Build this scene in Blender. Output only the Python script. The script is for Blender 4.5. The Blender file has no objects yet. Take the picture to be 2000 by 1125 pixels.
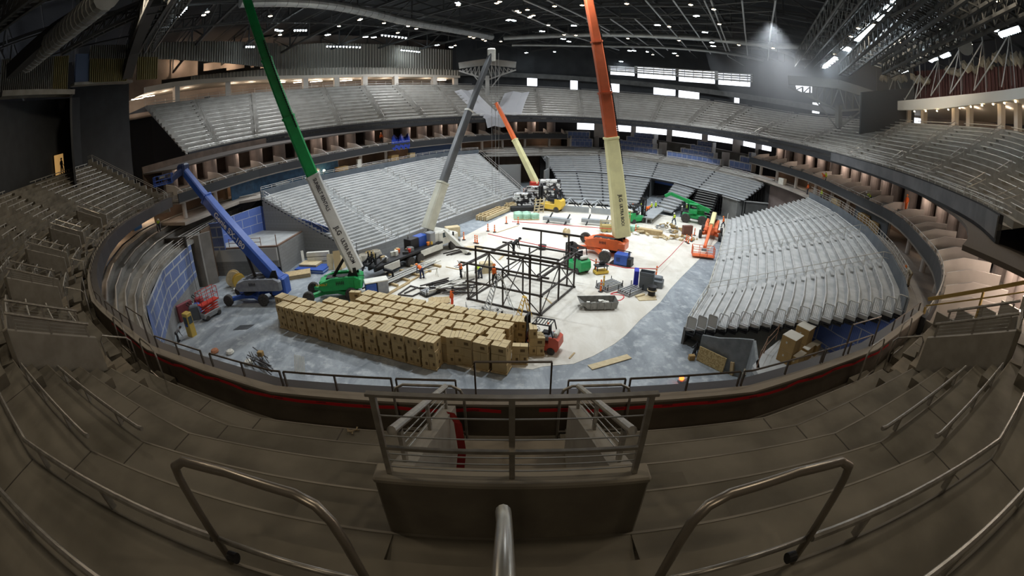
import bpy, bmesh, math, random
from math import sin, cos, tan, pi, radians, degrees, hypot, atan2, sqrt
from mathutils import Vector, Matrix

random.seed(11)
scene = bpy.context.scene
COL = scene.collection

# ------------------------------------------------------------------ camera
EYE = 17.0                       # metres above the event floor
FPX = 870.0                      # fisheye focal length in pixels of a 2000 px wide picture
PITCH = radians(-22.6)
cam_data = bpy.data.cameras.new('camera')
cam_data.type = 'PANO'
cam_data.panorama_type = 'FISHEYE_EQUISOLID'
cam_data.sensor_width = 36.0
cam_data.sensor_fit = 'HORIZONTAL'
cam_data.fisheye_lens = FPX * 36.0 / 2000.0
cam_data.fisheye_fov = radians(220)
cam_data.clip_start = 0.05
cam_data.clip_end = 600
cam = bpy.data.objects.new('camera', cam_data)
COL.objects.link(cam)
cam.location = (0, 0, EYE)
cam.rotation_euler = (radians(90) + PITCH, 0, 0)
scene.camera = cam

# ------------------------------------------------------------------ world and exposure
world = bpy.data.worlds.new('daylight'); scene.world = world
world.use_nodes = True
wb = world.node_tree.nodes['Background']
wb.inputs[0].default_value = (0.86, 0.90, 1.0, 1)
wb.inputs[1].default_value = 2.2
vs = scene.view_settings
vs.view_transform = 'Standard'; vs.look = 'None'; vs.gamma = 1.0; vs.use_curve_mapping = False
vs.exposure = 0.18
scene.cycles.use_denoising = True
scene.cycles.use_adaptive_sampling = True
scene.cycles.adaptive_threshold = 0.035
scene.cycles.max_bounces = 4
scene.cycles.diffuse_bounces = 3
scene.cycles.glossy_bounces = 2
scene.cycles.transmission_bounces = 3
scene.cycles.volume_bounces = 0
scene.cycles.sample_clamp_indirect = 4.0
scene.cycles.caustics_reflective = False
scene.cycles.caustics_refractive = False

# ------------------------------------------------------------------ the hall's big work lights (high bays under the roof)
ROOF_Z = 39.0
def high_bay(x, y, power, angle=100, z=None, tgt=None, color=(0.90, 0.96, 1.0), size=0.6):
    l = bpy.data.lights.new('high_bay_light', 'SPOT')
    l.energy = power; l.spot_size = radians(angle); l.spot_blend = 0.6; l.shadow_soft_size = size; l.color = color
    o = bpy.data.objects.new('high_bay_light', l); COL.objects.link(o)
    o.location = (x, y, z or ROOF_Z - 6.0)
    t = Vector(tgt or (x, y, 0)) - o.location
    o.rotation_euler = t.to_track_quat('-Z', 'Y').to_euler()
    return o
HIGH_BAYS = [(-16, 44), (-2, 62), (12, 80), (4, 34), (16, 50), (28, 68), (-8, 78), (30, 84), (-20, 60), (34, 52)]
LIGHT_K = 0.80
for hx, hy in HIGH_BAYS:
    high_bay(hx, hy, 15000 * LIGHT_K, 104)

# lamps spread over the stands: (x, y, power, colour)
CW, WW = (0.92, 0.96, 1.0), (1.0, 0.84, 0.62)
HALL = [(-38, 66, 9000, CW), (-18, 92, 9000, CW), (10, 100, 6500, CW), (34, 94, 5000, CW), (48, 70, 3800, CW), (40, 36, 3600, WW), (24, 14, 2600, WW), (-32, 26, 3600, WW), (-12, 6, 1500, WW), (8, 4, 1500, WW), (6, 48, 5000, CW)]
BEHIND = (0, -9, 24, 620)       # warm concourse light behind the camera's tier

# ------------------------------------------------------------------ pixel maths (equisolid fisheye) used to survey the place
_cp, _sp = cos(PITCH), sin(PITCH)
def ray(px, py):
    X = px - 1000.0; Y = 562.5 - py; r = hypot(X, Y) + 1e-9
    th = 2 * math.asin(min(0.999, r / (2 * FPX)))
    a, b, c = X / r * sin(th), Y / r * sin(th), cos(th)
    return Vector((a, -_sp * b + _cp * c, _cp * b + _sp * c))
def at(px, py, z=0.0):
    d = ray(px, py); t = (z - EYE) / d.z
    return Vector((d.x * t, d.y * t, z))
def rise(px, py, p):
    """height of the sight line through the pixel over plan point p"""
    d = ray(px, py); return EYE + d.z / hypot(d.x, d.y) * hypot(p[0], p[1])
def far(px, py, dist):
    """point on the sight line at a horizontal distance"""
    d = ray(px, py); t = dist / hypot(d.x, d.y)
    return Vector((d.x * t, d.y * t, EYE + d.z * t))
def el_table(pts):
    t = []
    for p in pts:
        d = ray(*p); t.append((atan2(d.x, d.y), d.z / hypot(d.x, d.y)))
    return sorted(t)
def el_at(tab, az):
    if az <= tab[0][0]: return tab[0][1]
    for (a0, e0), (a1, e1) in zip(tab, tab[1:]):
        if az <= a1:
            k = (az - a0) / max(1e-9, a1 - a0); return e0 + (e1 - e0) * k
    return tab[-1][1]
def z_by(tab, p):
    return EYE + el_at(tab, atan2(p[0], p[1])) * hypot(p[0], p[1])

# ------------------------------------------------------------------ materials
MATS = {}
def mat(name, col, rough=0.7, metal=0.0, col2=None, scale=2.0, detail=4.0, bump=0.0, emit=None, estr=0.0, lo=0.35, hi=0.65, trans=None, coords='Object'):
    if name in MATS: return MATS[name]
    m = bpy.data.materials.new(name); m.use_nodes = True
    nt = m.node_tree; b = nt.nodes['Principled BSDF']
    b.inputs['Base Color'].default_value = (*col, 1)
    b.inputs['Roughness'].default_value = rough
    b.inputs['Metallic'].default_value = metal
    if col2 or bump:
        tc = nt.nodes.new('ShaderNodeTexCoord'); n = nt.nodes.new('ShaderNodeTexNoise')
        n.inputs['Scale'].default_value = scale; n.inputs['Detail'].default_value = detail
        nt.links.new(tc.outputs[coords], n.inputs['Vector'])
        if col2:
            r = nt.nodes.new('ShaderNodeValToRGB')
            r.color_ramp.elements[0].position = lo; r.color_ramp.elements[1].position = hi
            r.color_ramp.elements[0].color = (*col, 1); r.color_ramp.elements[1].color = (*col2, 1)
            nt.links.new(n.outputs['Fac'], r.inputs['Fac']); nt.links.new(r.outputs['Color'], b.inputs['Base Color'])
        if bump:
            bp = nt.nodes.new('ShaderNodeBump'); bp.inputs['Strength'].default_value = bump
            nt.links.new(n.outputs['Fac'], bp.inputs['Height']); nt.links.new(bp.outputs['Normal'], b.inputs['Normal'])
    if emit:
        b.inputs['Emission Color'].default_value = (*emit, 1); b.inputs['Emission Strength'].default_value = estr
    if trans is not None:
        b.inputs['Alpha'].default_value = trans
    MATS[name] = m
    return m

def grid_mat(name, base, line, sx, sy, w=0.06, rough=0.7, base2=None, stripe=None, axis='XZ'):
    """sheet material board: rectangular joints in `line` over `base`, optional fine vertical print"""
    if name in MATS: return MATS[name]
    m = bpy.data.materials.new(name); m.use_nodes = True
    nt = m.node_tree; b = nt.nodes['Principled BSDF']; b.inputs['Roughness'].default_value = rough
    tc = nt.nodes.new('ShaderNodeTexCoord')
    br = nt.nodes.new('ShaderNodeTexBrick')
    br.inputs['Color1'].default_value = (*base, 1); br.inputs['Color2'].default_value = (*(base2 or base), 1)
    br.inputs['Mortar'].default_value = (*line, 1)
    br.inputs['Scale'].default_value = 1.0; br.inputs['Mortar Size'].default_value = w
    br.inputs['Mortar Smooth'].default_value = 0.0
    br.inputs['Brick Width'].default_value = sx; br.inputs['Row Height'].default_value = sy
    nt.links.new(tc.outputs['UV'], br.inputs['Vector'])
    out = br.outputs['Color']
    if stripe:
        wv = nt.nodes.new('ShaderNodeTexWave'); wv.inputs['Scale'].default_value = stripe[1]; wv.bands_direction = 'X'
        nt.links.new(tc.outputs['UV'], wv.inputs['Vector'])
        cr = nt.nodes.new('ShaderNodeValToRGB'); cr.color_ramp.elements[0].position = 0.86; cr.color_ramp.elements[1].position = 0.9
        nt.links.new(wv.outputs['Fac'], cr.inputs['Fac'])
        mx = nt.nodes.new('ShaderNodeMix'); mx.data_type = 'RGBA'
        nt.links.new(cr.outputs['Color'], mx.inputs[0]); nt.links.new(out, mx.inputs[6]); mx.inputs[7].default_value = (*stripe[0], 1)
        out = mx.outputs[2]
    nt.links.new(out, b.inputs['Base Color'])
    MATS[name] = m
    return m

concrete = mat('concrete', (0.30, 0.295, 0.28), 0.85, col2=(0.22, 0.215, 0.20), scale=0.6, bump=0.05)
concrete_pale = mat('pale_concrete', (0.50, 0.505, 0.50), 0.8, col2=(0.36, 0.37, 0.37), scale=0.8)
concrete_brown = mat('precast_concrete', (0.185, 0.168, 0.135), 0.85, col2=(0.105, 0.094, 0.073), scale=0.8, detail=12, bump=0.08, lo=.38, hi=.64)  # dark brown tone carries the near tier's dim warm light in the colour
concrete_mid = mat('seating_concrete', (0.30, 0.29, 0.265), 0.85, col2=(0.22, 0.21, 0.19), scale=0.7)
black_steel = mat('black_steel', (0.018, 0.018, 0.02), 0.5, 0.3)
dark_paint = mat('dark_paint', (0.030, 0.032, 0.036), 0.8)
navy_paint = mat('navy_paint', (0.045, 0.052, 0.070), 0.8)
slate_paint = mat('slate_paint', (0.10, 0.12, 0.145), 0.7, col2=(0.14, 0.16, 0.18), scale=0.7)
galv = mat('galvanised_steel', (0.55, 0.56, 0.56), 0.38, 0.75, col2=(0.42, 0.43, 0.43), scale=5)
rail_steel = mat('rail_steel', (0.42, 0.40, 0.37), 0.38, 0.7, col2=(0.30, 0.285, 0.26), scale=9)
nosing = mat('bare_metal_rail', (0.66, 0.67, 0.67), 0.4, 0.5)
rail_dull = mat('dull_rail', (0.50, 0.49, 0.46), 0.45, 0.5)
white_paint = mat('white_paint', (0.72, 0.70, 0.66), 0.6)
plaster = mat('pale_plaster', (0.66, 0.62, 0.58), 0.8, col2=(0.56, 0.52, 0.49), scale=0.5)
drum_plaster = mat('rough_plaster', (0.36, 0.31, 0.29), 0.9, col2=(0.27, 0.23, 0.215), scale=0.7)
wood = mat('timber', (0.52, 0.40, 0.22), 0.8, col2=(0.42, 0.31, 0.16), scale=3)
plywood = mat('plywood', (0.62, 0.52, 0.33), 0.8, col2=(0.52, 0.42, 0.25), scale=2)
osb = mat('strand_board', (0.50, 0.39, 0.19), 0.85, col2=(0.30, 0.22, 0.09), scale=9, lo=0.42, hi=0.58)
card = mat('cardboard', (0.47, 0.335, 0.155), 0.85, col2=(0.40, 0.285, 0.13), scale=1.5)
card_top = mat('cardboard_lid', (0.62, 0.50, 0.29), 0.85, col2=(0.54, 0.43, 0.24), scale=1.0)
tape_m = mat('packing_tape', (0.30, 0.22, 0.12), 0.5)
rubber = mat('tyre_rubber', (0.035, 0.033, 0.032), 0.85, col2=(0.07, 0.065, 0.06), scale=6)
wheel_rim = mat('wheel_rim', (0.50, 0.49, 0.46), 0.5, 0.2)
orange = mat('orange_paint', (0.82, 0.17, 0.045), 0.4, col2=(0.72, 0.15, 0.05), scale=2)
cream = mat('cream_paint', (0.78, 0.74, 0.40), 0.45, col2=(0.70, 0.66, 0.36), scale=1)
green = mat('green_paint', (0.012, 0.36, 0.095), 0.4, col2=(0.01, 0.30, 0.08), scale=2)
blue = mat('blue_paint', (0.018, 0.075, 0.36), 0.42, col2=(0.03, 0.095, 0.40), scale=1.2)
yellow = mat('yellow_paint', (0.75, 0.50, 0.06), 0.45)
red = mat('red_paint', (0.60, 0.05, 0.03), 0.5)
red_truck = mat('forklift_red', (0.62, 0.10, 0.055), 0.45)
off_white = mat('off_white_paint', (0.74, 0.73, 0.66), 0.5, col2=(0.62, 0.61, 0.55), scale=2)
grey_paint = mat('grey_paint', (0.28, 0.29, 0.30), 0.5)
glass = mat('cab_glass', (0.05, 0.07, 0.08), 0.08, 0.0)
chrome = mat('chrome', (0.7, 0.7, 0.7), 0.2, 0.9)
grey_cover = mat('grey_cover', (0.30, 0.32, 0.35), 0.6, col2=(0.22, 0.24, 0.28), scale=2)
skin = mat('skin', (0.45, 0.27, 0.18), 0.7)
hivis_y = mat('lime_vest', (0.62, 0.85, 0.06), 0.8)
hivis_o = mat('orange_vest', (0.95, 0.18, 0.03), 0.8)
denim = mat('dark_denim', (0.035, 0.045, 0.07), 0.9)
red_cloth = mat('red_overalls', (0.75, 0.08, 0.03), 0.9)
helmet_w = mat('white_helmet', (0.8, 0.8, 0.78), 0.4)
helmet_o = mat('orange_helmet', (0.9, 0.25, 0.04), 0.4)
green_pack = mat('pale_green_wrap', (0.42, 0.66, 0.50), 0.5, col2=(0.32, 0.55, 0.42), scale=2)
blue_tarp = mat('blue_tarpaulin', (0.02, 0.06, 0.42), 0.5, col2=(0.01, 0.03, 0.25), scale=3)
text_dark = mat('dark_lettering', (0.02, 0.02, 0.03), 0.5)
text_white = mat('white_lettering', (0.82, 0.82, 0.8), 0.5)
warm_lamp = mat('warm_lamp', (1, 0.8, 0.6), 0.5, emit=(1.0, 0.72, 0.42), estr=40)
cool_lamp = mat('cool_lamp', (0.9, 0.95, 1), 0.5, emit=(0.80, 0.92, 1.0), estr=45)
tube_lamp = mat('tube_lamp', (1, 0.95, 0.9), 0.5, emit=(1.0, 0.86, 0.70), estr=14)
blue_board = grid_mat('blue_membrane', (0.12, 0.20, 0.58), (0.55, 0.58, 0.62), 2.4, 1.2, 0.035, base2=(0.095, 0.17, 0.52), stripe=((0.20, 0.28, 0.62), 2.2))
blue_board_fine = grid_mat('blue_wall_board', (0.085, 0.135, 0.34), (0.50, 0.52, 0.52), 2.6, 1.3, 0.09, base2=(0.10, 0.16, 0.38), stripe=((0.36, 0.40, 0.48), 1.6))
cmu = grid_mat('block_masonry', (0.27, 0.27, 0.265), (0.20, 0.20, 0.195), 0.8, 0.4, 0.02, base2=(0.235, 0.235, 0.23))
stud_wall = None

# ------------------------------------------------------------------ object helpers
def props(o, label=None, cat=None, group=None, kind=None):
    if label: o['label'] = label
    if cat: o['category'] = cat
    if group: o['group'] = group
    if kind: o['kind'] = kind
    return o
def empty(name, loc=(0, 0, 0), rz=0.0, label=None, cat=None, group=None, kind=None):
    o = bpy.data.objects.new(name, None); COL.objects.link(o)
    o.location = loc; o.rotation_euler = (0, 0, rz); o.empty_display_size = 0.3
    return props(o, label, cat, group, kind)

class MB:
    def __init__(self): self.v = []; self.f = []; self.m = []; self.uv = []
    def add(self, vs_, fs, mi=0, uvs=None):
        b = len(self.v); self.v += [tuple(p) for p in vs_]
        for k, f in enumerate(fs):
            self.f.append(tuple(b + i for i in f)); self.m.append(mi)
            self.uv.append(uvs[k] if uvs else None)
        return self
    def box(self, c, s, rz=0.0, M=None, mi=0):
        x, y, z = s[0] / 2, s[1] / 2, s[2] / 2
        pts = [Vector((sx * x, sy * y, sz * z)) for sz in (-1, 1) for sy in (-1, 1) for sx in (-1, 1)]
        if M is None: M = Matrix.Rotation(rz, 3, 'Z')
        c = Vector(c)
        self.add([M @ p + c for p in pts], [(0, 2, 3, 1), (4, 5, 7, 6), (0, 1, 5, 4), (2, 6, 7, 3), (0, 4, 6, 2), (1, 3, 7, 5)], mi)
        return self
    def cham(self, c, s, b=0.04, rz=0.0, mi=0, top=None):
        """box with chamfered vertical and top edges; top=(sx,sy) scales the top"""
        x, y, z = s[0] / 2, s[1] / 2, s[2] / 2; tx, ty = top or (1, 1)
        def ring(hx, hy, zz, k): return [(hx - k, -hy, zz), (hx, -hy + k, zz), (hx, hy - k, zz), (hx - k, hy, zz), (-hx + k, hy, zz), (-hx, hy - k, zz), (-hx, -hy + k, zz), (-hx + k, -hy, zz)]
        rings = [ring(x, y, -z, b), ring(x * tx, y * ty, z - b, b), ring(x * tx - b, y * ty - b, z, b * 0.6)]
        M = Matrix.Rotation(rz, 3, 'Z'); c = Vector(c)
        vs_ = [M @ Vector(p) + c for r in rings for p in r]
        fs = [tuple(range(7, -1, -1)), tuple(range(16, 24))]
        for a in (0, 8):
            for i in range(8): fs.append((a + i, a + (i + 1) % 8, a + 8 + (i + 1) % 8, a + 8 + i))
        return self.add(vs_, fs, mi)
    def prism(self, poly, z0, z1, mi=0, plane='XY', off=(0, 0, 0)):
        """poly extruded: plane XY -> along z, plane XZ -> along y (z0,z1 are y)"""
        n = len(poly); o = Vector(off)
        def P(a, b, h): return Vector((a, b, h)) + o if plane == 'XY' else Vector((a, h, b)) + o
        vs_ = [P(a, b, z0) for a, b in poly] + [P(a, b, z1) for a, b in poly]
        fs = [tuple(range(n)), tuple(range(2 * n - 1, n - 1, -1))] + [(i, i + n, (i + 1) % n + n, (i + 1) % n) for i in range(n)]
        return self.add(vs_, fs, mi)
    def tube(self, path, r, n=8, mi=0, closed=False, r2=None):
        pts = [Vector(p) for p in path]; m = len(pts)
        rings = []
        up0 = None
        for i, p in enumerate(pts):
            if closed: t = pts[(i + 1) % m] - pts[i - 1]
            else: t = (pts[min(i + 1, m - 1)] - pts[max(i - 1, 0)])
            t = t.normalized() if t.length > 1e-9 else Vector((0, 0, 1))
            if up0 is None:
                up0 = Vector((0, 0, 1)) if abs(t.z) < 0.9 else Vector((1, 0, 0))
            a = t.cross(up0)
            if a.length < 1e-4: a = t.cross(Vector((0, 1, 0)))
            a.normalize(); b = a.cross(t).normalized(); up0 = b
            rr = r if r2 is None else r + (r2 - r) * i / max(1, m - 1)
            if not closed and 0 < i < m - 1:
                d1 = (pts[i] - pts[i - 1]).normalized(); d2 = (pts[i + 1] - pts[i]).normalized()
                rr_ = rr / max(0.5, sqrt(max(0.0, (1 + d1.dot(d2)) / 2)))
            else: rr_ = rr
            ph = pi / n if n == 4 else 0
            rings.append([p + (a * cos(2 * pi * k / n + ph) + b * sin(2 * pi * k / n + ph)) * rr_ for k in range(n)])
        vs_ = [q for rg in rings for q in rg]; fs = []
        for i in range(m if closed else m - 1):
            j = (i + 1) % m
            for k in range(n): fs.append((i * n + k, i * n + (k + 1) % n, j * n + (k + 1) % n, j * n + k))
        if not closed: fs += [tuple(range(n - 1, -1, -1)), tuple((m - 1) * n + k for k in range(n))]
        return self.add(vs_, fs, mi)
    def bar(self, a, b, w, h=None, mi=0):
        """rectangular bar from a to b, w wide (horizontal), h high"""
        a, b = Vector(a), Vector(b); h = h or w; t = (b - a)
        if t.length < 1e-6: return self
        t.normalize(); up = Vector((0, 0, 1)) if abs(t.z) < 0.98 else Vector((0, 1, 0))
        s = t.cross(up).normalized() * (w / 2); u = s.cross(t).normalized() * (h / 2)
        vs_ = [p + q for p in (a, b) for q in (-s - u, s - u, s + u, -s + u)]
        return self.add(vs_, [(0, 3, 2, 1), (4, 5, 6, 7), (0, 1, 5, 4), (1, 2, 6, 5), (2, 3, 7, 6), (3, 0, 4, 7)], mi)
    def cyl(self, c, r, h, n=16, axis='Z', mi=0, r2=None):
        c = Vector(c); r2 = r if r2 is None else r2
        def P(k, z, rr):
            x, y = rr * cos(2 * pi * k / n), rr * sin(2 * pi * k / n)
            return c + (Vector((x, y, z)) if axis == 'Z' else Vector((x, z, -y)) if axis == 'Y' else Vector((z, x, y)))
        vs_ = [P(k, -h / 2, r) for k in range(n)] + [P(k, h / 2, r2) for k in range(n)]
        return self.add(vs_, [tuple(range(n - 1, -1, -1)), tuple(range(n, 2 * n))] + [(k, (k + 1) % n, (k + 1) % n + n, k + n) for k in range(n)], mi)
    def lathe(self, prof, c=(0, 0, 0), n=20, axis='Z', mi=0):
        c = Vector(c)
        def P(k, rr, z):
            x, y = rr * cos(2 * pi * k / n), rr * sin(2 * pi * k / n)
            return c + (Vector((x, y, z)) if axis == 'Z' else Vector((x, z, -y)) if axis == 'Y' else Vector((z, x, y)))
        vs_ = [P(k, rr, z) for rr, z in prof for k in range(n)]; fs = []
        for i in range(len(prof) - 1):
            for k in range(n): fs.append((i * n + k, i * n + (k + 1) % n, (i + 1) * n + (k + 1) % n, (i + 1) * n + k))
        if prof[0][0] > 1e-4: fs.append(tuple(range(n - 1, -1, -1)))
        if prof[-1][0] > 1e-4: fs.append(tuple((len(prof) - 1) * n + k for k in range(n)))
        return self.add(vs_, fs, mi)
    def sheet(self, p0, p1, z0, z1, th=0.0, mi=0, u0=0.0):
        """vertical wall panel between plan points; z0, z1 scalars or pairs; UV in metres"""
        za0, za1 = z0 if isinstance(z0, tuple) else (z0, z0)
        zb0, zb1 = z1 if isinstance(z1, tuple) else (z1, z1)
        a = Vector((p0[0], p0[1], 0)); b = Vector((p1[0], p1[1], 0)); L = (b - a).length
        pts = [(a.x, a.y, za0), (b.x, b.y, za1), (b.x, b.y, zb1), (a.x, a.y, zb0)]
        uv = [(u0, za0), (u0 + L, za1), (u0 + L, zb1), (u0, zb0)]
        if th:
            t = (b - a).normalized(); n_ = Vector((-t.y, t.x, 0)) * th
            q = [(p[0] + n_.x, p[1] + n_.y, p[2]) for p in pts]
            self.add(pts + q, [(0, 1, 2, 3), (7, 6, 5, 4), (0, 4, 5, 1), (1, 5, 6, 2), (2, 6, 7, 3), (3, 7, 4, 0)], mi,
                     [uv, [uv[3], uv[2], uv[1], uv[0]]] + [[uv[0]] * 4] * 4)
        else:
            self.add(pts, [(0, 1, 2, 3)], mi, [uv])
        return self
    def build(self, name, mats, parent=None, loc=None, smooth=False, rot=None):
        me = bpy.data.meshes.new(name); me.from_pydata(self.v, [], self.f); 
        if not isinstance(mats, (list, tuple)): mats = [mats]
        for m_ in mats: me.materials.append(m_)
        if len(mats) > 1: me.polygons.foreach_set('material_index', self.m)
        if any(u is not None for u in self.uv):
            ul = me.uv_layers.new(name='UVMap')
            for p, u in zip(me.polygons, self.uv):
                if u:
                    for li, c in zip(p.loop_indices, u): ul.data[li].uv = c
        if smooth: me.polygons.foreach_set('use_smooth', [True] * len(me.polygons))
        me.update()
        o = bpy.data.objects.new(name, me); COL.objects.link(o)
        if parent: o.parent = parent
        if loc is not None: o.location = loc
        if rot is not None: o.rotation_euler = rot
        return o

def struct(mb, name, mats, parent=None, **k):
    o = mb.build(name, mats, parent, **k)
    o['kind'] = 'structure'
    return o
def thing(mb, name, mats, label, cat, group=None, **k):
    return props(mb.build(name, mats, **k), label, cat, group)
def dup(root, loc, rz, label=None, group=None, scale=None):
    r = root.copy(); COL.objects.link(r); r.location = loc; r.rotation_euler = (0, 0, rz)
    if label: r['label'] = label
    if group: r['group'] = group
    if scale: r.scale = (scale,) * 3
    for ch in list(root.children):
        c = ch.copy(); COL.objects.link(c); c.parent = r
        for g in ch.children:
            d = g.copy(); COL.objects.link(d); d.parent = c
    return r
def text(s, size, m, parent, loc, rot, name='lettering', ext=0.01, align='CENTER', label=None, bold=0.0, shear=0.0, sx=1.0):
    cu = bpy.data.curves.new(name, 'FONT'); cu.body = s; cu.size = size; cu.extrude = ext; cu.align_x = align; cu.align_y = 'CENTER'
    cu.offset = bold; cu.shear = shear
    cu.materials.append(m)
    tmp = bpy.data.objects.new(name, cu)
    me = bpy.data.meshes.new_from_object(tmp); bpy.data.objects.remove(tmp); bpy.data.curves.remove(cu)
    me.name = name
    o = bpy.data.objects.new(name, me); COL.objects.link(o)
    if parent: o.parent = parent
    o.location = loc
    o.scale = (sx, 1, 1)
    if isinstance(rot, Matrix): o.rotation_euler = rot.to_euler()
    else: o.rotation_euler = rot
    if label: o['label'] = label
    return o

# plan curves ------------------------------------------------------
def dense(pts, step=2.0):
    out = []
    for a, b in zip(pts, pts[1:]):
        a = Vector(a[:2]); b = Vector(b[:2]); n = max(1, int((b - a).length / step))
        for i in range(n): out.append(a.lerp(b, i / n))
    out.append(Vector(pts[-1][:2])); return out
def spline(pts, n=6):
    P = [Vector(p) for p in pts]; out = []
    for i in range(len(P) - 1):
        p0 = P[max(i - 1, 0)]; p1 = P[i]; p2 = P[i + 1]; p3 = P[min(i + 2, len(P) - 1)]
        for k in range(n):
            t = k / n
            out.append(0.5 * ((2 * p1) + (p2 - p0) * t + (2 * p0 - 5 * p1 + 4 * p2 - p3) * t * t + (-p0 + 3 * p1 - 3 * p2 + p3) * t ** 3))
    out.append(P[-1]); return out
def normals(C, side=1):
    """unit normals at the vertices (mitre scaled); side=+1 is left of travel"""
    N = []
    for i in range(len(C)):
        t1 = (C[i] - C[i - 1]).normalized() if i else None
        t2 = (C[i + 1] - C[i]).normalized() if i < len(C) - 1 else None
        t1 = t1 or t2; t2 = t2 or t1
        n1 = Vector((-t1.y, t1.x)); n2 = Vector((-t2.y, t2.x)); n = (n1 + n2).normalized()
        N.append(n * side / max(0.6, n.dot(n1)))
    return N
def offset(C, d, side=1):
    return [c + n * d for c, n in zip(C, normals(C, side))]

# =================================================================== THE PLACE: floor
def poly_floor(name, pts, z, m, kind='structure', th=0.02):
    mb = MB(); mb.prism([(p[0], p[1]) for p in pts], z - th, z)
    return props(mb.build(name, m), kind=kind)

def floor_mat(name, c1, c2, c3, s1, s2, stretch=0.0, rough=0.55):
    m = bpy.data.materials.new(name); m.use_nodes = True; nt = m.node_tree; b = nt.nodes['Principled BSDF']; b.inputs['Roughness'].default_value = rough
    tc = nt.nodes.new('ShaderNodeTexCoord'); mp = nt.nodes.new('ShaderNodeMapping'); mp.inputs['Rotation'].default_value = (0, 0, stretch); mp.inputs['Scale'].default_value = (1, 0.45, 1)
    nt.links.new(tc.outputs['Object'], mp.inputs['Vector'])
    n1 = nt.nodes.new('ShaderNodeTexNoise'); n1.inputs['Scale'].default_value = s1; n1.inputs['Detail'].default_value = 12; n1.inputs['Roughness'].default_value = 0.72; n1.inputs['Distortion'].default_value = 0.8
    n2 = nt.nodes.new('ShaderNodeTexNoise'); n2.inputs['Scale'].default_value = s2; n2.inputs['Detail'].default_value = 10; n2.inputs['Roughness'].default_value = 0.65
    nt.links.new(mp.outputs['Vector'], n1.inputs['Vector']); nt.links.new(tc.outputs['Object'], n2.inputs['Vector'])
    r1 = nt.nodes.new('ShaderNodeValToRGB'); r1.color_ramp.elements[0].position = 0.38; r1.color_ramp.elements[1].position = 0.62
    r1.color_ramp.elements[0].color = (*c1, 1); r1.color_ramp.elements[1].color = (*c2, 1); nt.links.new(n1.outputs['Fac'], r1.inputs['Fac'])
    r2 = nt.nodes.new('ShaderNodeValToRGB'); r2.color_ramp.elements[0].position = 0.52; r2.color_ramp.elements[1].position = 0.75
    r2.color_ramp.elements[0].color = (0, 0, 0, 1); r2.color_ramp.elements[1].color = (1, 1, 1, 1); nt.links.new(n2.outputs['Fac'], r2.inputs['Fac'])
    mx = nt.nodes.new('ShaderNodeMix'); mx.data_type = 'RGBA'; nt.links.new(r2.outputs['Color'], mx.inputs[0]); nt.links.new(r1.outputs['Color'], mx.inputs[6]); mx.inputs[7].default_value = (*c3, 1)
    nt.links.new(mx.outputs[2], b.inputs['Base Color']); return m
floor_grey = floor_mat('slab_concrete', (0.165, 0.19, 0.215), (0.33, 0.365, 0.395), (0.52, 0.55, 0.57), 0.35, 0.9, 0.6)
floor_paper = floor_mat('floor_protection', (0.60, 0.57, 0.50), (0.70, 0.68, 0.62), (0.48, 0.43, 0.35), 0.5, 0.22, 1.0, 0.8)
mb = MB(); mb.box((10, 60, -0.25), (170, 170, 0.5)); struct(mb, 'floor', floor_grey)
PAPER = [at(*p) for p in [(690, 575), (742, 548), (800, 517), (850, 489), (905, 462), (960, 434), (1012, 407), (1100, 398), (1180, 404), (1260, 415), (1385, 433),
                          (1440, 424), (1424, 447), (1395, 478), (1362, 510), (1330, 542), (1308, 566), (1290, 590), (1272, 606), (1250, 625), (1238, 638), (1222, 655), (1200, 672),
                          (1160, 695), (1120, 711), (1082, 714), (1060, 716), (1040, 722), (985, 716), (960, 712), (935, 728), (895, 716), (840, 690), (780, 660), (712, 622)]]
poly_floor('floor_covering_paper', PAPER, 0.02, floor_paper)
# darker scuffed strip beside the right-hand stand
strip = mat('rubber_scuffed_slab', (0.11, 0.135, 0.17), 0.5, col2=(0.24, 0.28, 0.33), scale=0.35, detail=9)

# =================================================================== surveyed plan curves
Z_DECK, Z_PAR = 11.15, 11.9
K_PX = [(370, 315), (430, 300), (500, 286), (585, 272), (669, 260), (755, 251), (838, 244), (905, 240), (970, 238), (1035, 237.5), (1101, 239), (1203, 244), (1304, 253), (1405, 267), (1450, 275), (1500, 285), (1560, 299), (1624, 317), (1700, 343), (1769, 369), (1830, 398), (1880, 425), (1915, 448), (1943, 477)]
Z_UF0, Z_UF1 = 15.05, 16.15           # upper fascia bottom and top
K = [Vector(p[:2]) for p in spline([at(*p, Z_UF0).to_2d() for p in K_PX], 3)]
# relax small survey noise
for _ in range(4): K = [K[0]] + [(K[i - 1] + 2 * K[i] + K[i + 1]) / 4 for i in range(1, len(K) - 1)] + [K[-1]]
UP_BACK = el_table([(255, 212), (340, 200), (420, 190), (500, 182), (611, 172), (700, 168), (800, 166), (895, 166), (1000, 169), (1100, 174), (1203, 181), (1290, 187), (1371, 194), (1440, 205), (1500, 215), (1560, 225), (1630, 233), (1700, 234), (1804, 245), (1900, 251), (2000, 258)])
def near_index(C, az): return min(range(len(C)), key=lambda i: abs(atan2(C[i][0], C[i][1]) - az))
def az_px(px, py): d = ray(px, py); return atan2(d.x, d.y)

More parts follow.
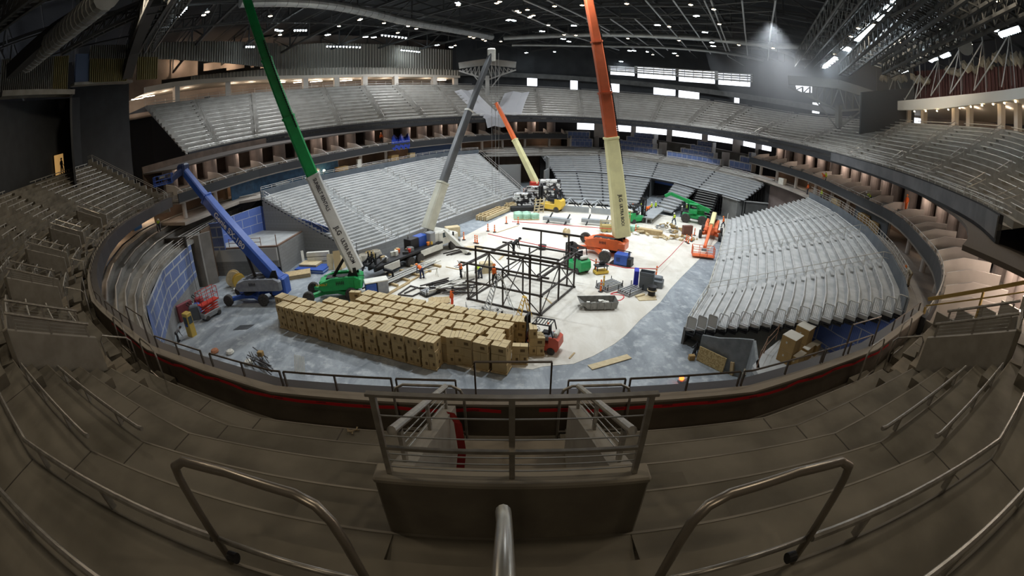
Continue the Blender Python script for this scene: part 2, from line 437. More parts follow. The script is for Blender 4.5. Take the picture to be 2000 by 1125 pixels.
def stepped(E, Z, i0, i1, N, mb, thick=0.35, close=(True, True), bottom=True, nose=0.0):
    """E[i][k] front edge of tread k; Z[i][k] tread height; one mesh of treads, risers, soffit and end faces"""
    idx = list(range(i0, i1 + 1))
    def V3(p, z): return (p[0], p[1], z)
    for a, b in zip(idx, idx[1:]):
        for k in range(N):
            p, q, r, s = V3(E[a][k], Z[a][k]), V3(E[b][k], Z[b][k]), V3(E[b][k + 1], Z[b][k]), V3(E[a][k + 1], Z[a][k])
            mb.add([p, q, r, s], [(0, 1, 2, 3)])
            if nose:   # slightly proud nosing in a lighter tone along the tread edge
                d1 = (Vector(E[a][k + 1]) - Vector(E[a][k])).normalized() * nose; d2 = (Vector(E[b][k + 1]) - Vector(E[b][k])).normalized() * nose
                mb.add([V3(E[a][k], Z[a][k] + .006), V3(E[b][k], Z[b][k] + .006), V3(Vector(E[b][k]) + d2, Z[b][k] + .006), V3(Vector(E[a][k]) + d1, Z[a][k] + .006)], [(0, 1, 2, 3)], 1)
            zl = Z[a][k - 1] if k else Z[a][0] - thick; zr = Z[b][k - 1] if k else Z[b][0] - thick
            mb.add([V3(E[a][k], zl), V3(E[b][k], zr), q, p], [(0, 1, 2, 3)])
        if bottom:
            mb.add([V3(E[a][0], Z[a][0] - thick), V3(E[a][N], Z[a][N - 1] - thick), V3(E[b][N], Z[b][N - 1] - thick), V3(E[b][0], Z[b][0] - thick)], [(0, 1, 2, 3)])
            mb.add([V3(E[a][N], Z[a][N - 1] - thick), V3(E[a][N], Z[a][N - 1]), V3(E[b][N], Z[b][N - 1]), V3(E[b][N], Z[b][N - 1] - thick)], [(0, 1, 2, 3)])
    for flag, a in zip(close, (i0, i1)):
        if not flag: continue
        for k in range(N):
            zb0 = Z[a][0] - thick + (Z[a][N - 1] - Z[a][0]) * k / N; zb1 = Z[a][0] - thick + (Z[a][N - 1] - Z[a][0]) * (k + 1) / N
            mb.add([V3(E[a][k], zb0), V3(E[a][k + 1], zb1), V3(E[a][k + 1], Z[a][k]), V3(E[a][k], Z[a][k])], [(0, 1, 2, 3)])
    return mb
def row_path(E, Z, k, i0, i1, h, trim0, trim1, inset=0.0):
    P = [Vector((E[i][k][0], E[i][k][1], Z[i][k] + h)) for i in range(i0, i1 + 1)]
    if len(P) < 2: return None
    L = sum((b - a).length for a, b in zip(P, P[1:]))
    if L < trim0 + trim1 + 0.8: return None
    def cut(P, t):
        while len(P) > 1 and (P[1] - P[0]).length < t: t -= (P[1] - P[0]).length; P = P[1:]
        P = list(P); P[0] = P[0] + (P[1] - P[0]).normalized() * t; return P
    P = cut(P, trim0); P = cut(P[::-1], trim1)[::-1]
    return P
def rails_for(sec, E, Z, i0, i1, N, r, h, m, trim=0.6, ks=None, skip=0, n=6, brackets=0.0):
    for k in (ks or range(1, N)):
        P = row_path(E, Z, k, i0, i1, h, trim, trim)
        if P is None: continue
        mb = MB(); mb.tube(P, r, n)
        if brackets:
            L = 0.3
            for a, b in zip(P, P[1:]):
                s = (b - a).length
                while L < s:
                    p = a.lerp(b, L / s); mb.bar(p, p - Vector((0, 0, h)), 0.06); L += brackets
                L -= s
        o = mb.build('seat_rail', m, sec)

def aisle_things(E, Z, i, N, w, label, every=3, m=None, rail_m=None, hrail=True, step_m=None, name='aisle_steps', side=1, k0=0, rr=0.03, lab2=None, grp=None):
    """half steps up one aisle and separate handrail loops standing on them"""
    mb = MB(); j = min(i + 1, len(E) - 1); jj = i if j != i else i - 1
    for k in range(k0, N - 1):
        p = Vector(E[i][k + 1]); t = (Vector(E[j][k + 1]) - Vector(E[jj][k + 1])).normalized()
        g = (Vector(E[i][k]) - p); d = g.length; g = g.normalized()
        z0, z1 = Z[i][k], Z[i][k + 1]
        c = p + g * (d * 0.22)
        ang = atan2(t.y, t.x)
        mb.box((c.x, c.y, (z0 + (z0 + z1) / 2) / 2), (w, d * 0.45, (z1 - z0) / 2 + 0.0), ang)
    struct(mb, name, step_m or concrete_mid)
    if hrail:
        for k in range(1 + k0, N - 2, every):
            a, b = Vector(E[i][k]), Vector(E[i][min(k + 2, N - 1)])
            za, zb = Z[i][k], Z[i][min(k + 2, N - 1)]
            h = 0.9; mb = MB()
            mb.tube([(a.x, a.y, za), (a.x, a.y, za + h * 0.9), (a.lerp(b, 0.08).x, a.lerp(b, 0.08).y, za + h), (a.lerp(b, 0.92).x, a.lerp(b, 0.92).y, zb + h), (b.x, b.y, zb + h * 0.9), (b.x, b.y, zb)], rr, 6)
            c = a.lerp(b, 0.5); mb.tube([(a.x, a.y, za + h * .5), (b.x, b.y, zb + h * .5)], rr * .8, 5)
            thing(mb, 'aisle_handrail', rail_m or rail_steel, lab2, 'handrail', grp)

# =================================================================== UPPER BOWL
NU = 14
KN = normals(K, 1)
E_U = [[K[i] + KN[i] * (0.95 * k) for k in range(NU + 1)] for i in range(len(K))]
ZB_U = [z_by(UP_BACK, E_U[i][NU]) for i in range(len(K))]
for _ in range(3): ZB_U = [ZB_U[0]] + [(ZB_U[i - 1] + 2 * ZB_U[i] + ZB_U[i + 1]) / 4 for i in range(1, len(K) - 1)] + [ZB_U[-1]]
Z_U = [[Z_UF1 - 0.1 + (ZB_U[i] - Z_UF1 + 0.1) * k / (NU - 1) for k in range(NU)] for i in range(len(K))]
U_CUTS_PX = [(430, 285), (495, 272), (590, 258), (669, 250), (757, 240), (824, 236), (900, 232), (966, 231), (1062, 233), (1131, 234), (1200, 240), (1270, 246), (1341, 254), (1402, 266), (1470, 276), (1550, 295), (1636, 320), (1720, 348), (1790, 378), (1860, 412), (1915, 445)]
cuts = [0] + sorted({near_index(K, az_px(*p)) for p in U_CUTS_PX} - {0, len(K) - 1}) + [len(K) - 1]
PLACE_U = ['beside the big dark side wall', 'in the upper tier on the left long side', 'in the upper tier above the hanging blue tarpaulin', 'in the upper tier at the far corner', 'in the upper tier below the bright windows', 'in the upper tier under the haze', 'in the upper tier on the right long side', 'in the upper tier nearest on the right']
for n_, (a, b) in enumerate(zip(cuts, cuts[1:])):
    mb = stepped(E_U, Z_U, a, b, NU, MB())
    s = struct(mb, 'seating_tier', concrete_mid)
    rails_for(s, E_U, Z_U, a, b, NU, 0.055 if b < len(K) - 6 else 0.04, 0.27, rail_dull, trim=0.75)
for n_, a in enumerate(cuts[1:-1]):
    aisle_things(E_U, Z_U, a, NU, 1.1, None, every=3, lab2='metal handrail loop on an aisle of the upper tier', grp='handrails up the aisles of the upper tier')
# upper fascia
mb = MB()
for i in range(len(K) - 1):
    mb.sheet(K[i], K[i + 1], Z_UF0, Z_UF1 + 0.35, 0.25)
struct(mb, 'fascia_upper', mat('dark_fascia', (0.022, 0.023, 0.027), 0.7))
mb = MB(); i_r = near_index(K, az_px(1628, 309))
for i in range(i_r, len(K) - 1):
    o0, o1 = K[i] - KN[i] * 0.12, K[i + 1] - KN[i + 1] * 0.12
    mb.sheet(o0, o1, Z_UF0 + 0.25, Z_UF1 + 0.25, 0.1)
struct(mb, 'fascia_panel', mat('primed_steel_fascia', (0.16, 0.165, 0.175), 0.5, 0.2, col2=(0.10, 0.105, 0.115), scale=0.5))
# guard rail on the upper fascia
def guard(C, z, h, m, name, label, group=None, post=2.4, r=0.03, rails=(1.0, 0.5), ztab=None):
    mb = MB(); L = 0.0
    def zz(i): return z if not ztab else ztab[i]
    for f in rails: mb.tube([(C[i][0], C[i][1], zz(i) + h * f) for i in range(len(C))], r, 5)
    for i in range(len(C) - 1):
        a = Vector(C[i][:2]); b = Vector(C[i + 1][:2]); s = (b - a).length
        while L < s:
            p = a.lerp(b, L / s); mb.bar((p.x, p.y, zz(i)), (p.x, p.y, zz(i) + h), r * 1.8); L += post
        L -= s
    return thing(mb, name, m, label, 'guard rail', group)
KO = offset(K, 0.12, 1)
guard(KO, Z_UF1 + 0.35, 0.55, rail_dull, 'guard_rail', 'thin metal guard rail along the front edge of the upper seating tier', post=1.6)

# =================================================================== SUITE LEVEL (between parapet and upper fascia)
SL = [at(*p, Z_PAR).to_2d() for p in [(348, 379), (420, 356), (500, 331), (598, 310), (670, 297), (736, 285), (805, 277), (875, 270), (940, 265.5), (1000, 262), (1060, 261), (1108, 262)]]
SR = [at(*p, Z_PAR).to_2d() for p in [(1464, 306), (1500, 316), (1550, 330), (1600, 347), (1665, 377), (1705, 395), (1745, 415), (1778, 441), (1803, 469), (1822, 489), (1833, 509), (1839, 533), (1836, 557), (1822, 590), (1800, 618)]]
def relax(C, n=3):
    for _ in range(n): C = [C[0]] + [(C[i - 1] + 2 * C[i] + C[i + 1]) / 4 for i in range(1, len(C) - 1)] + [C[-1]]
    return C
SL = [Vector(p[:2]) for p in relax(spline(SL, 2), 2)]; SR = [Vector(p[:2]) for p in relax(spline(SR, 2), 1)]
suite_floor = mat('suite_slab', (0.34, 0.32, 0.30), 0.8, col2=(0.24, 0.225, 0.21), scale=0.7)
suite_back = mat('suite_back_wall', (0.16, 0.115, 0.09), 0.9, col2=(0.10, 0.075, 0.06), scale=0.6)
def slab_ring(C, N_, o0, o1, z0, z1, th, m, name):
    mb = MB()
    for i in range(len(C) - 1):
        a, b = C[i] + N_[i] * o0, C[i + 1] + N_[i + 1] * o0; c, d = C[i + 1] + N_[i + 1] * o1, C[i] + N_[i] * o1
        v = [(a.x, a.y, z0), (b.x, b.y, z0), (c.x, c.y, z1), (d.x, d.y, z1)]
        mb.add(v + [(p[0], p[1], p[2] - th) for p in v], [(0, 1, 2, 3), (7, 6, 5, 4), (0, 4, 5, 1), (1, 5, 6, 2), (2, 6, 7, 3), (3, 7, 4, 0)])
    return struct(mb, name, m)
def suites(C, tag, divider_every, warm, dcol, seed):
    rnd = random.Random(seed)
    N_ = normals(C, 1)
    mb = MB()
    for i in range(len(C) - 1): mb.sheet(C[i], C[i + 1], Z_PAR - 1.15, Z_PAR, 0.2)
    struct(mb, 'fascia_suite', mat('suite_fascia', (0.03, 0.033, 0.038), 0.6))
    slab_ring(C, N_, 0.2, 1.5, 11.2, 11.2, 0.3, suite_floor, 'suite_floor')
    slab_ring(C, N_, 1.5, 2.7, 11.65, 11.65, 0.75, suite_floor, 'suite_floor')
    slab_ring(C, N_, 2.7, 9.5, 12.1, 12.1, 1.2, suite_floor, 'suite_floor')
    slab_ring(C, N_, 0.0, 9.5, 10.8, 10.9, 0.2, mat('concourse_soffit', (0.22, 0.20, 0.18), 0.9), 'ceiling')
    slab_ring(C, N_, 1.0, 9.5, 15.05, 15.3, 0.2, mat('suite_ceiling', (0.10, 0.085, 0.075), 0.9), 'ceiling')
    mb = MB()
    for i in range(len(C) - 1): mb.sheet(C[i] + N_[i] * 9.3, C[i + 1] + N_[i + 1] * 9.3, 11.8, 16.2, 0.2)
    struct(mb, 'wall_suite_back', suite_back)
    # guard rail + balustrade
    guard(offset(C, 0.12, 1), Z_PAR, 0.32, rail_dull, 'guard_rail', 'low metal guard rail along the front parapet of the suites ' + tag, post=1.5, rails=(1.0,))
    # dividing walls, drums, lamps
    L = divider_every * 0.5; n = 0; dm = MB()
    for i in range(len(C) - 1):
        s = (C[i + 1] - C[i]).length
        while L < s:
            t = L / s; p = C[i].lerp(C[i + 1], t); nn = N_[i].lerp(N_[i + 1], t).normalized(); tt = Vector((nn.y, -nn.x))
            if n % 2 == 0:
                # white stepped dividing wall
                w = MB(); a = p + nn * 0.5; e = p + nn * 5.2
                prof = [(0.4, 11.2), (0.4, 12.0), (2.0, 12.75), (4.4, 13.15), (4.4, 11.2)]
                hw = 0.09
                vs_ = []
                for sgn in (-1, 1):
                    for (o_, z_) in prof: q = p + nn * o_ + tt * hw * sgn; vs_.append((q.x, q.y, z_))
                w.add(vs_, [(0, 1, 2, 3, 4), (9, 8, 7, 6, 5)] + [(k_, k_ + 5, (k_ + 1) % 5 + 5, (k_ + 1) % 5) for k_ in range(5)])
                struct(w, 'wall_suite_divider', plaster)
            else:
                w = MB(); q = p + nn * 6.3
                w.cyl((q.x, q.y, 13.6), dcol, 3.1, 18)
                struct(w, 'column', drum_plaster, smooth=False)
                if rnd.random() < warm:
                    ll = bpy.data.lights.new('suite_lamp', 'POINT'); ll.energy = (50 if 'left' in tag else 85 if p.y > 28 else 170) * (0.35 + 1.4 * rnd.random() ** 2); ll.color = (1.0, 0.80, 0.65); ll.shadow_soft_size = 0.25
                    lo = bpy.data.objects.new('suite_lamp', ll); COL.objects.link(lo); g = p + nn * 4.6 + tt * 1.2; lo.location = (g.x, g.y, 14.6)
            n += 1; L += divider_every
        L -= s
suites(SL, 'on the left long side', 2.1, 0.65, 1.15, 3)
suites(SR, 'on the right long side', 1.75, 0.75, 1.0, 5)

# seats pedestals and small stair boxes on suite balconies: one stepped tread strip per bay
def bay_steps(C, every, o0, m):
    N_ = normals(C, 1); L = every
    for i in range(len(C) - 1):
        s = (C[i + 1] - C[i]).length
        while L < s:
            t = L / s; p = C[i].lerp(C[i + 1], t); nn = N_[i].lerp(N_[i + 1], t).normalized(); tt = Vector((nn.y, -nn.x)); ang = atan2(nn.y, nn.x)
            mb = MB()
            for k in range(4):
                q = p + nn * (0.55 + k * 0.55)
                mb.box((q.x, q.y, 11.25 + 0.11 + k * 0.24), (0.28, 1.2, 0.22), ang)
            struct(mb, 'balcony_steps', m); L += every
        L -= s
bay_steps(SR, 7.0, 0.4, concrete_mid)
bay_steps(SL, 8.4, 0.4, concrete_mid)

# =================================================================== LOWER CONCOURSE behind the lower bowl
def concourse(C, tag, seed, o=7.5, zf=8.35):
    N_ = normals(C, 1); rnd = random.Random(seed)
    slab_ring(C, N_, -0.6, 10.0, zf, zf, 0.4, mat('concourse_floor', (0.42, 0.37, 0.32), 0.7, col2=(0.30, 0.27, 0.24), scale=0.4), 'floor_concourse')
    mb = MB()
    for i in range(len(C) - 1): mb.sheet(C[i] + N_[i] * o, C[i + 1] + N_[i + 1] * o, zf, 11.0, 0.2)
    struct(mb, 'wall_concourse', mat('concourse_wall', (0.30, 0.21, 0.15), 0.9, col2=(0.16, 0.12, 0.09), scale=0.25))
    L = 2.0; n = 0
    for i in range(len(C) - 1):
        s = (C[i + 1] - C[i]).length
        while L < s:
            p = C[i].lerp(C[i + 1], L / s); nn = N_[i]; q = p + nn * 2.0
            mb = MB(); mb.cyl((q.x, q.y, zf + 1.2), 0.32, 2.5, 12); struct(mb, 'column', plaster)
            if n % 2 == 0:
                ll = bpy.data.lights.new('concourse_lamp', 'POINT'); ll.energy = 60 * (0.4 + rnd.random()); ll.color = (1.0, 0.76, 0.58); ll.shadow_soft_size = 0.3
                lo = bpy.data.objects.new('concourse_lamp', ll); COL.objects.link(lo); g = p + nn * 4.2; lo.location = (g.x, g.y, zf + 2.1)
            L += 6.3; n += 1
        L -= s
concourse(SL, 'left', 7)
concourse(SR, 'right', 8)

# blue membrane panels on parts of the concourse back line (left) and at right
def panel_px(p0, p1, dist_z, z0, z1, m, name='wall_panel', back=0.0, th=0.12):
    a, b = at(*p0, dist_z), at(*p1, dist_z)
    mb = MB(); mb.sheet(a, b, z0, z1, th); return struct(mb, name, m)
wrap = mat('blue_plastic_sheet', (0.02, 0.075, 0.16), 0.3, col2=(0.035, 0.12, 0.24), scale=1.4)
SLN = normals(SL, 1); SRN = normals(SR, 1)
def ring_sheet(C, N_, i0, i1, o, z0, z1, m, name):
    mb = MB()
    for i in range(i0, i1): mb.sheet(C[i] + N_[i] * o, C[i + 1] + N_[i + 1] * o, z0, z1, 0.1, u0=i * 2.0)
    return struct(mb, name, m)
ring_sheet(SL, SLN, 3, 8, 1.6, 8.35, 10.8, wrap, 'wall_plastic_sheet')
ring_sheet(SL, SLN, 12, 15, 1.6, 8.35, 10.8, mat('navy_sheet', (0.03, 0.07, 0.17), 0.4), 'wall_plastic_sheet')
ring_sheet(SR, SRN, 19, 24, 1.2, 8.35, 10.8, wrap, 'wall_plastic_sheet')
ring_sheet(SR, SRN, 8, 11, 1.2, 8.35, 10.8, slate_paint, 'wall_panel')

# =================================================================== LOWER BOWL
Z_L0, Z_L1 = 1.5, 8.3
def bowl_interp(F, B, N, zf, zb, n_sub=5, smooth=True, zmid=None):
    """F, B: plan stations; returns E, Z and station indices"""
    if smooth: f = spline(F, n_sub); b = spline(B, n_sub)
    else:
        f, b = [], []
        for i in range(len(F) - 1):
            for k in range(n_sub): f.append(Vector(F[i]).lerp(Vector(F[i + 1]), k / n_sub)); b.append(Vector(B[i]).lerp(Vector(B[i + 1]), k / n_sub))
        f.append(Vector(F[-1])); b.append(Vector(B[-1]))
    E = [[f[i].lerp(b[i], k / N) for k in range(N + 1)] for i in range(len(f))]
    Z = [[zf + (zb - zf) * k / (N - 1) for k in range(N)] for _ in f]
    return E, Z, [i * n_sub for i in range(len(F))]
NL = 26
LF = [at(*p, Z_L0).to_2d() for p in [(697, 489), (772, 466), (900, 418), (985, 389), (1024, 378)]]
LB = [at(*p, Z_L1).to_2d() for p in [(511, 386), (616, 357), (741, 331), (851, 309), (935, 301)]]
E_L, Z_L, SI = bowl_interp(LF, LB, NL, Z_L0, Z_L1)
for a, b in zip(SI, SI[1:]):
    s = struct(stepped(E_L, Z_L, a, b, NL, MB(), 0.3, close=(a == 0, b == SI[-1])), 'seating_tier', concrete_pale)
    rails_for(s, E_L, Z_L, a, b, NL, 0.06, 0.12, nosing, trim=0.65, ks=range(1, NL))
for a in SI[1:-1]:
    aisle_things(E_L, Z_L, a, NL, 1.2, None, every=4, step_m=concrete_pale, lab2='metal handrail loop on an aisle of the lower left stand', grp='handrails on the aisles of the lower left stand')
# dado wall under the front of the stand, end wall, back wall
mb = MB()
for i in range(len(E_L) - 1): mb.sheet(E_L[i][0], E_L[i + 1][0], 0.0, Z_L0, -0.2)
for k in range(NL): mb.sheet(E_L[0][k], E_L[0][k + 1], 0.0, Z_L0 + (Z_L1 - Z_L0) * k / NL - 0.25)
struct(mb, 'wall_stand_front', cmu)
mb = MB()
for i in range(len(E_L) - 1): mb.sheet(E_L[i][NL], E_L[i + 1][NL], 7.9, 9.25, 0.2)
struct(mb, 'wall_stand_back', slate_paint)
guard([p[0] for p in E_L], Z_L0, 0.95, rail_dull, 'guard_rail', 'long guard rail along the front row of the lower left stand', post=2.2, rails=(1.0, 0.55))
guard([p[NL] for p in E_L], 9.25, 0.5, rail_dull, 'guard_rail', 'guard rail behind the top row of the lower left stand', post=2.0)
guard([E_L[0][k] for k in range(NL + 1)], 0, 0.9, rail_dull, 'guard_rail', 'sloping guard rail down the near end of the lower left stand', post=1.7, ztab=[Z_L[0][min(k, NL - 1)] for k in range(NL + 1)])
guard([E_L[-1][k] for k in range(NL + 1)], 0, 0.9, rail_dull, 'guard_rail', 'sloping guard rail down the far end of the lower left stand', post=1.7, ztab=[Z_L[-1][min(k, NL - 1)] for k in range(NL + 1)])

NR = 19
RF = [at(*p, Z_L0).to_2d() for p in [(1340, 640), (1362, 603), (1382, 572), (1403, 505), (1416, 452), (1421, 427)]]
RB = [at(*p, Z_L1).to_2d() for p in [(1768, 612), (1762, 568), (1738, 517), (1692, 459), (1638, 418), (1582, 388)]]
E_R, Z_R, SI = bowl_interp(RF, RB, NR, Z_L0, Z_L1, 3, smooth=False)
for a, b in ((SI[0], SI[2]), (SI[2], SI[3]), (SI[3], SI[4]), (SI[4], SI[5])):
    s = struct(stepped(E_R, Z_R, a, b, NR, MB(), 0.3, close=(a == 0, b == SI[-1])), 'seating_tier', concrete_pale)
    rails_for(s, E_R, Z_R, a, b, NR, 0.06, 0.16, nosing, trim=0.7 if a else 0.5, ks=range(1, NR), brackets=1.1)
for a in SI[2:-1]:
    aisle_things(E_R, Z_R, a, NR, 1.3, None, every=50, step_m=concrete_pale, hrail=False)
for a, lb in ((SI[2], 'long temporary handrail up the near aisle of the lower right stand'), (SI[3], 'temporary handrail up the middle aisle of the lower right stand')):
    mb = MB()
    P = [(E_R[a][k].x, E_R[a][k].y, Z_R[a][min(k, NR - 1)] + 1.0) for k in range(0, NR + 1)]
    mb.tube(P, 0.035, 5); mb.tube([(x, y, z - 0.5) for x, y, z in P], 0.025, 5)
    for k in range(0, NR + 1, 2): mb.bar((P[k][0], P[k][1], P[k][2] - 1.0), P[k], 0.05)
    thing(mb, 'aisle_handrail', rail_dull, lb, 'handrail')
mb = MB()
for i in range(len(E_R) - 1): mb.sheet(E_R[i][0], E_R[i + 1][0], 0.0, Z_L0, 0.2)
struct(mb, 'wall_stand_front', cmu)
mb = MB()
for i in range(len(E_R) - 1): mb.sheet(E_R[i][NR], E_R[i + 1][NR], 7.9, 9.3, 0.25)
struct(mb, 'wall_stand_back', slate_paint)
RBACK = [p[NR] for p in E_R]
guard(RBACK[3:], 9.3, 0.9, rail_dull, 'guard_rail', 'guard rail on the low wall behind the lower right stand', post=1.2, rails=(1.0, 0.6, 0.3))
guard([p[0] for p in E_R], Z_L0, 0.95, off_white, 'guard_rail', 'guard rail along the front row of the lower right stand', post=2.0, rails=(1.0, 0.5))
# railing panels stepping up the near end of the right stand: one stanchion panel for every row
RP = []
for k in range(NR):
    a, b = Vector(E_R[0][k]), Vector(E_R[0][k + 1]); z = Z_R[0][k]
    o = empty('railing_panel', (a.x, a.y, z), atan2((b - a).y, (b - a).x), 'pale metal railing panel with upright bars, end of a row of the lower right stand' if k > 2 else 'solid pale railing panel at the front rows of the lower right stand', 'railing', 'railing panels down the near end of the lower right stand' if k > 2 else 'solid railing panels at the foot of the lower right stand')
    w = (b - a).length
    fr = MB(); fr.tube([(0.05, 0, -0.3), (0.05, 0, 0.98), (0.13, 0, 1.06), (w - 0.13, 0, 1.06), (w - 0.05, 0, 0.98), (w - 0.05, 0, -0.25)], 0.03, 6); fr.bar((0.05, 0, 0.12), (w - 0.05, 0, 0.12), 0.04)
    fr.build('frame', galv, o)
    if k > 2:
        br = MB()
        for q in range(1, 7): br.bar((w * q / 7, 0, 0.12), (w * q / 7, 0, 1.04), 0.022)
        br.build('bars', galv, o)
    else:
        br = MB(); br.box((w / 2, 0, 0.55), (w * 0.94, 0.03, 0.95)); br.build('infill_panel', mat('pale_panel', (0.5, 0.5, 0.47), 0.7), o)
# raking steel under the near end of the right stand, row by row brackets
mb = MB()
for k in range(NR):
    a, b = E_R[0][k], E_R[0][k + 1]; z = Z_R[0][k] - 0.3
    mb.bar((a.x, a.y, z), (b.x, b.y, z), 0.12, 0.12); mb.bar((b.x, b.y, z), (b.x, b.y, z + (Z_L1 - Z_L0) / NR), 0.1, 0.1)
    g = a.lerp(b, 0.5); mb.box((g.x, g.y, z - 0.18), (0.7, 0.12, 0.14), atan2((b - a).y, (b - a).x))
struct(mb, 'beam_raking', black_steel)

# =================================================================== MIDDLE TIER at the near end (the camera stands on one of its aisles)
M_PX = [(330, 386), (306, 397), (285, 408), (261, 421), (240, 434), (218, 452), (200, 472), (187, 494), (179, 518), (176, 540), (178, 560), (186, 586)]
M = [at(*p, Z_PAR).to_2d() for p in M_PX] + [Vector(p) for p in [(-15.6, 10.0), (-10.2, 7.85), (-5.0, 6.75), (5.0, 6.75), (10.2, 7.85), (15.6, 9.9)]]
M = [Vector(p[:2]) for p in M]
M = [M[0]] + [(M[i - 1] + 4 * M[i] + M[i + 1]) / 6 for i in range(1, 11)] + M[11:]
# arc length, zero at x=0 on the near straight
def arc(C):
    s = [0.0]
    for a, b in zip(C, C[1:]): s.append(s[-1] + (b - a).length)
    return s
_s = arc(M); _s0 = _s[14] + 5.0; MS = [v - _s0 for v in _s]
def on_curve(C, S, s):
    for i in range(len(C) - 1):
        if s <= S[i + 1] or i == len(C) - 2:
            t = (s - S[i]) / (S[i + 1] - S[i]); return C[i].lerp(C[i + 1], t), (C[i + 1] - C[i]).normalized()
VOMS = [0.0, 10.9, -10.9, -19.4, -26.9, -34.6, -42.4]
AISLES_EXTRA = [-51.0]
stat = set(round(v, 4) for v in MS)
for v in VOMS:
    for e in (-2.0, -0.93, 0.93, 2.0): stat.add(round(v + e, 4))
for v in AISLES_EXTRA: stat.add(v)
stat = sorted(s for s in stat if MS[0] - 1e-3 <= s <= MS[-1] + 1e-3)
MP = [on_curve(M, MS, s)[0] for s in stat]
# outward directions: mitred at the real kinks
_MN = normals(M, -1)
def m_norm(s):
    for i in range(len(M) - 1):
        if s <= MS[i + 1] + 1e-6 or i == len(M) - 2:
            t = max(0, min(1, (s - MS[i]) / (MS[i + 1] - MS[i])))
            n = _MN[i].lerp(_MN[i + 1], t); d = (M[i + 1] - M[i]).normalized(); n1 = Vector((d.y, -d.x))
            return n / n.dot(n1)
MNN = [m_norm(s) for s in stat]
NM = 15
def row_off(k): return 0.2 if k == 0 else 0.77 + 0.94 * (k - 1)
def row_z(k): return Z_DECK + 0.53 * k
E_M = [[MP[i] + MNN[i] * row_off(k) for k in range(NM + 1)] for i in range(len(MP))]
Z_M = [[row_z(k) for k in range(NM)] for _ in MP]
def st(s): return min(range(len(stat)), key=lambda i: abs(stat[i] - s))
def in_vom(s):
    return any(abs(s - v) < 0.92 for v in VOMS)
nose_m = mat('pale_nosing', (0.26, 0.235, 0.195), 0.6, col2=(0.15, 0.135, 0.11), scale=0.7)  # thin edge strip, lighter than the treads
def stepped_part(E, Z, i0, i1, k0, k1, mb, thick=0.3):
    E2 = [e[k0:k1 + 1] for e in E]; Z2 = [z[k0:k1] for z in Z]
    return stepped(E2, Z2, i0, i1, k1 - k0, mb, thick, close=(True, True), nose=0.028)
edges = sorted({0, len(stat) - 1} | {st(v + e) for v in VOMS for e in (-0.93, 0.93)})
for a, b in zip(edges, edges[1:]):
    mid = (stat[a] + stat[b]) / 2
    if in_vom(mid):
        mb = MB(); stepped_part(E_M, Z_M, a, b, 5, NM, mb); stepped_part(E_M, Z_M, a, b, 0, 1, mb)
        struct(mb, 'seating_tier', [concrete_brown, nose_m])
    else:
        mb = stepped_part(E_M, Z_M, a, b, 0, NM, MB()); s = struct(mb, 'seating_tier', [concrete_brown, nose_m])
        near = abs(mid) < 12
        for k in range(4 if near else 2, NM):
            # rails stop at the side aisles and, low down on the near block, at the joint in the plan
            tr = 0.95 if (near and k >= 6) else 1.15
            lo, hi = stat[a] + tr, stat[b] - tr
            if near and k < 6:
                if mid < 0: hi = -4.9
                else: lo = 4.9
            if hi - lo < 1: continue
            ids = [i for i in range(a, b + 1) if lo < stat[i] < hi]
            P = []
            for sv in [lo] + [stat[i] for i in ids] + [hi]:
                p = on_curve(M, MS, sv)[0] + m_norm(sv) * (row_off(k) - 0.02); P.append(Vector((p.x, p.y, row_z(k) + 0.24)))
            mb = MB(); mb.tube(P, 0.036 if near else 0.045, 8)
            for p, q in zip(P, P[1:]):
                L = 0.5
                while L < (q - p).length:
                    c = p.lerp(q, L / (q - p).length); mb.bar(c, c - Vector((0, 0, 0.24)), 0.045, 0.07); L += 1.5
            mb.build('seat_rail', rail_steel if near else rail_dull, s)
# half steps of the aisles on both sides of every vomitory and above it
def half_steps(s0, s1, ka, kb, name='aisle_steps'):
    mb = MB()
    for k in range(ka, kb):
        P = []
        for sv in (s0, s1):
            for o in (row_off(k + 1) - 0.47, row_off(k + 1) + 0.001): P.append(on_curve(M, MS, sv)[0] + m_norm(sv) * o)
        z0, z1 = row_z(k) - 0.02, row_z(k) + 0.265
        v = [(P[i].x, P[i].y, z) for z in (z0, z1) for i in (0, 2, 3, 1)]
        mb.add(v, [(3, 2, 1, 0), (4, 5, 6, 7), (0, 1, 5, 4), (1, 2, 6, 5), (2, 3, 7, 6), (3, 0, 4, 7)])
    struct(mb, name, concrete_brown)

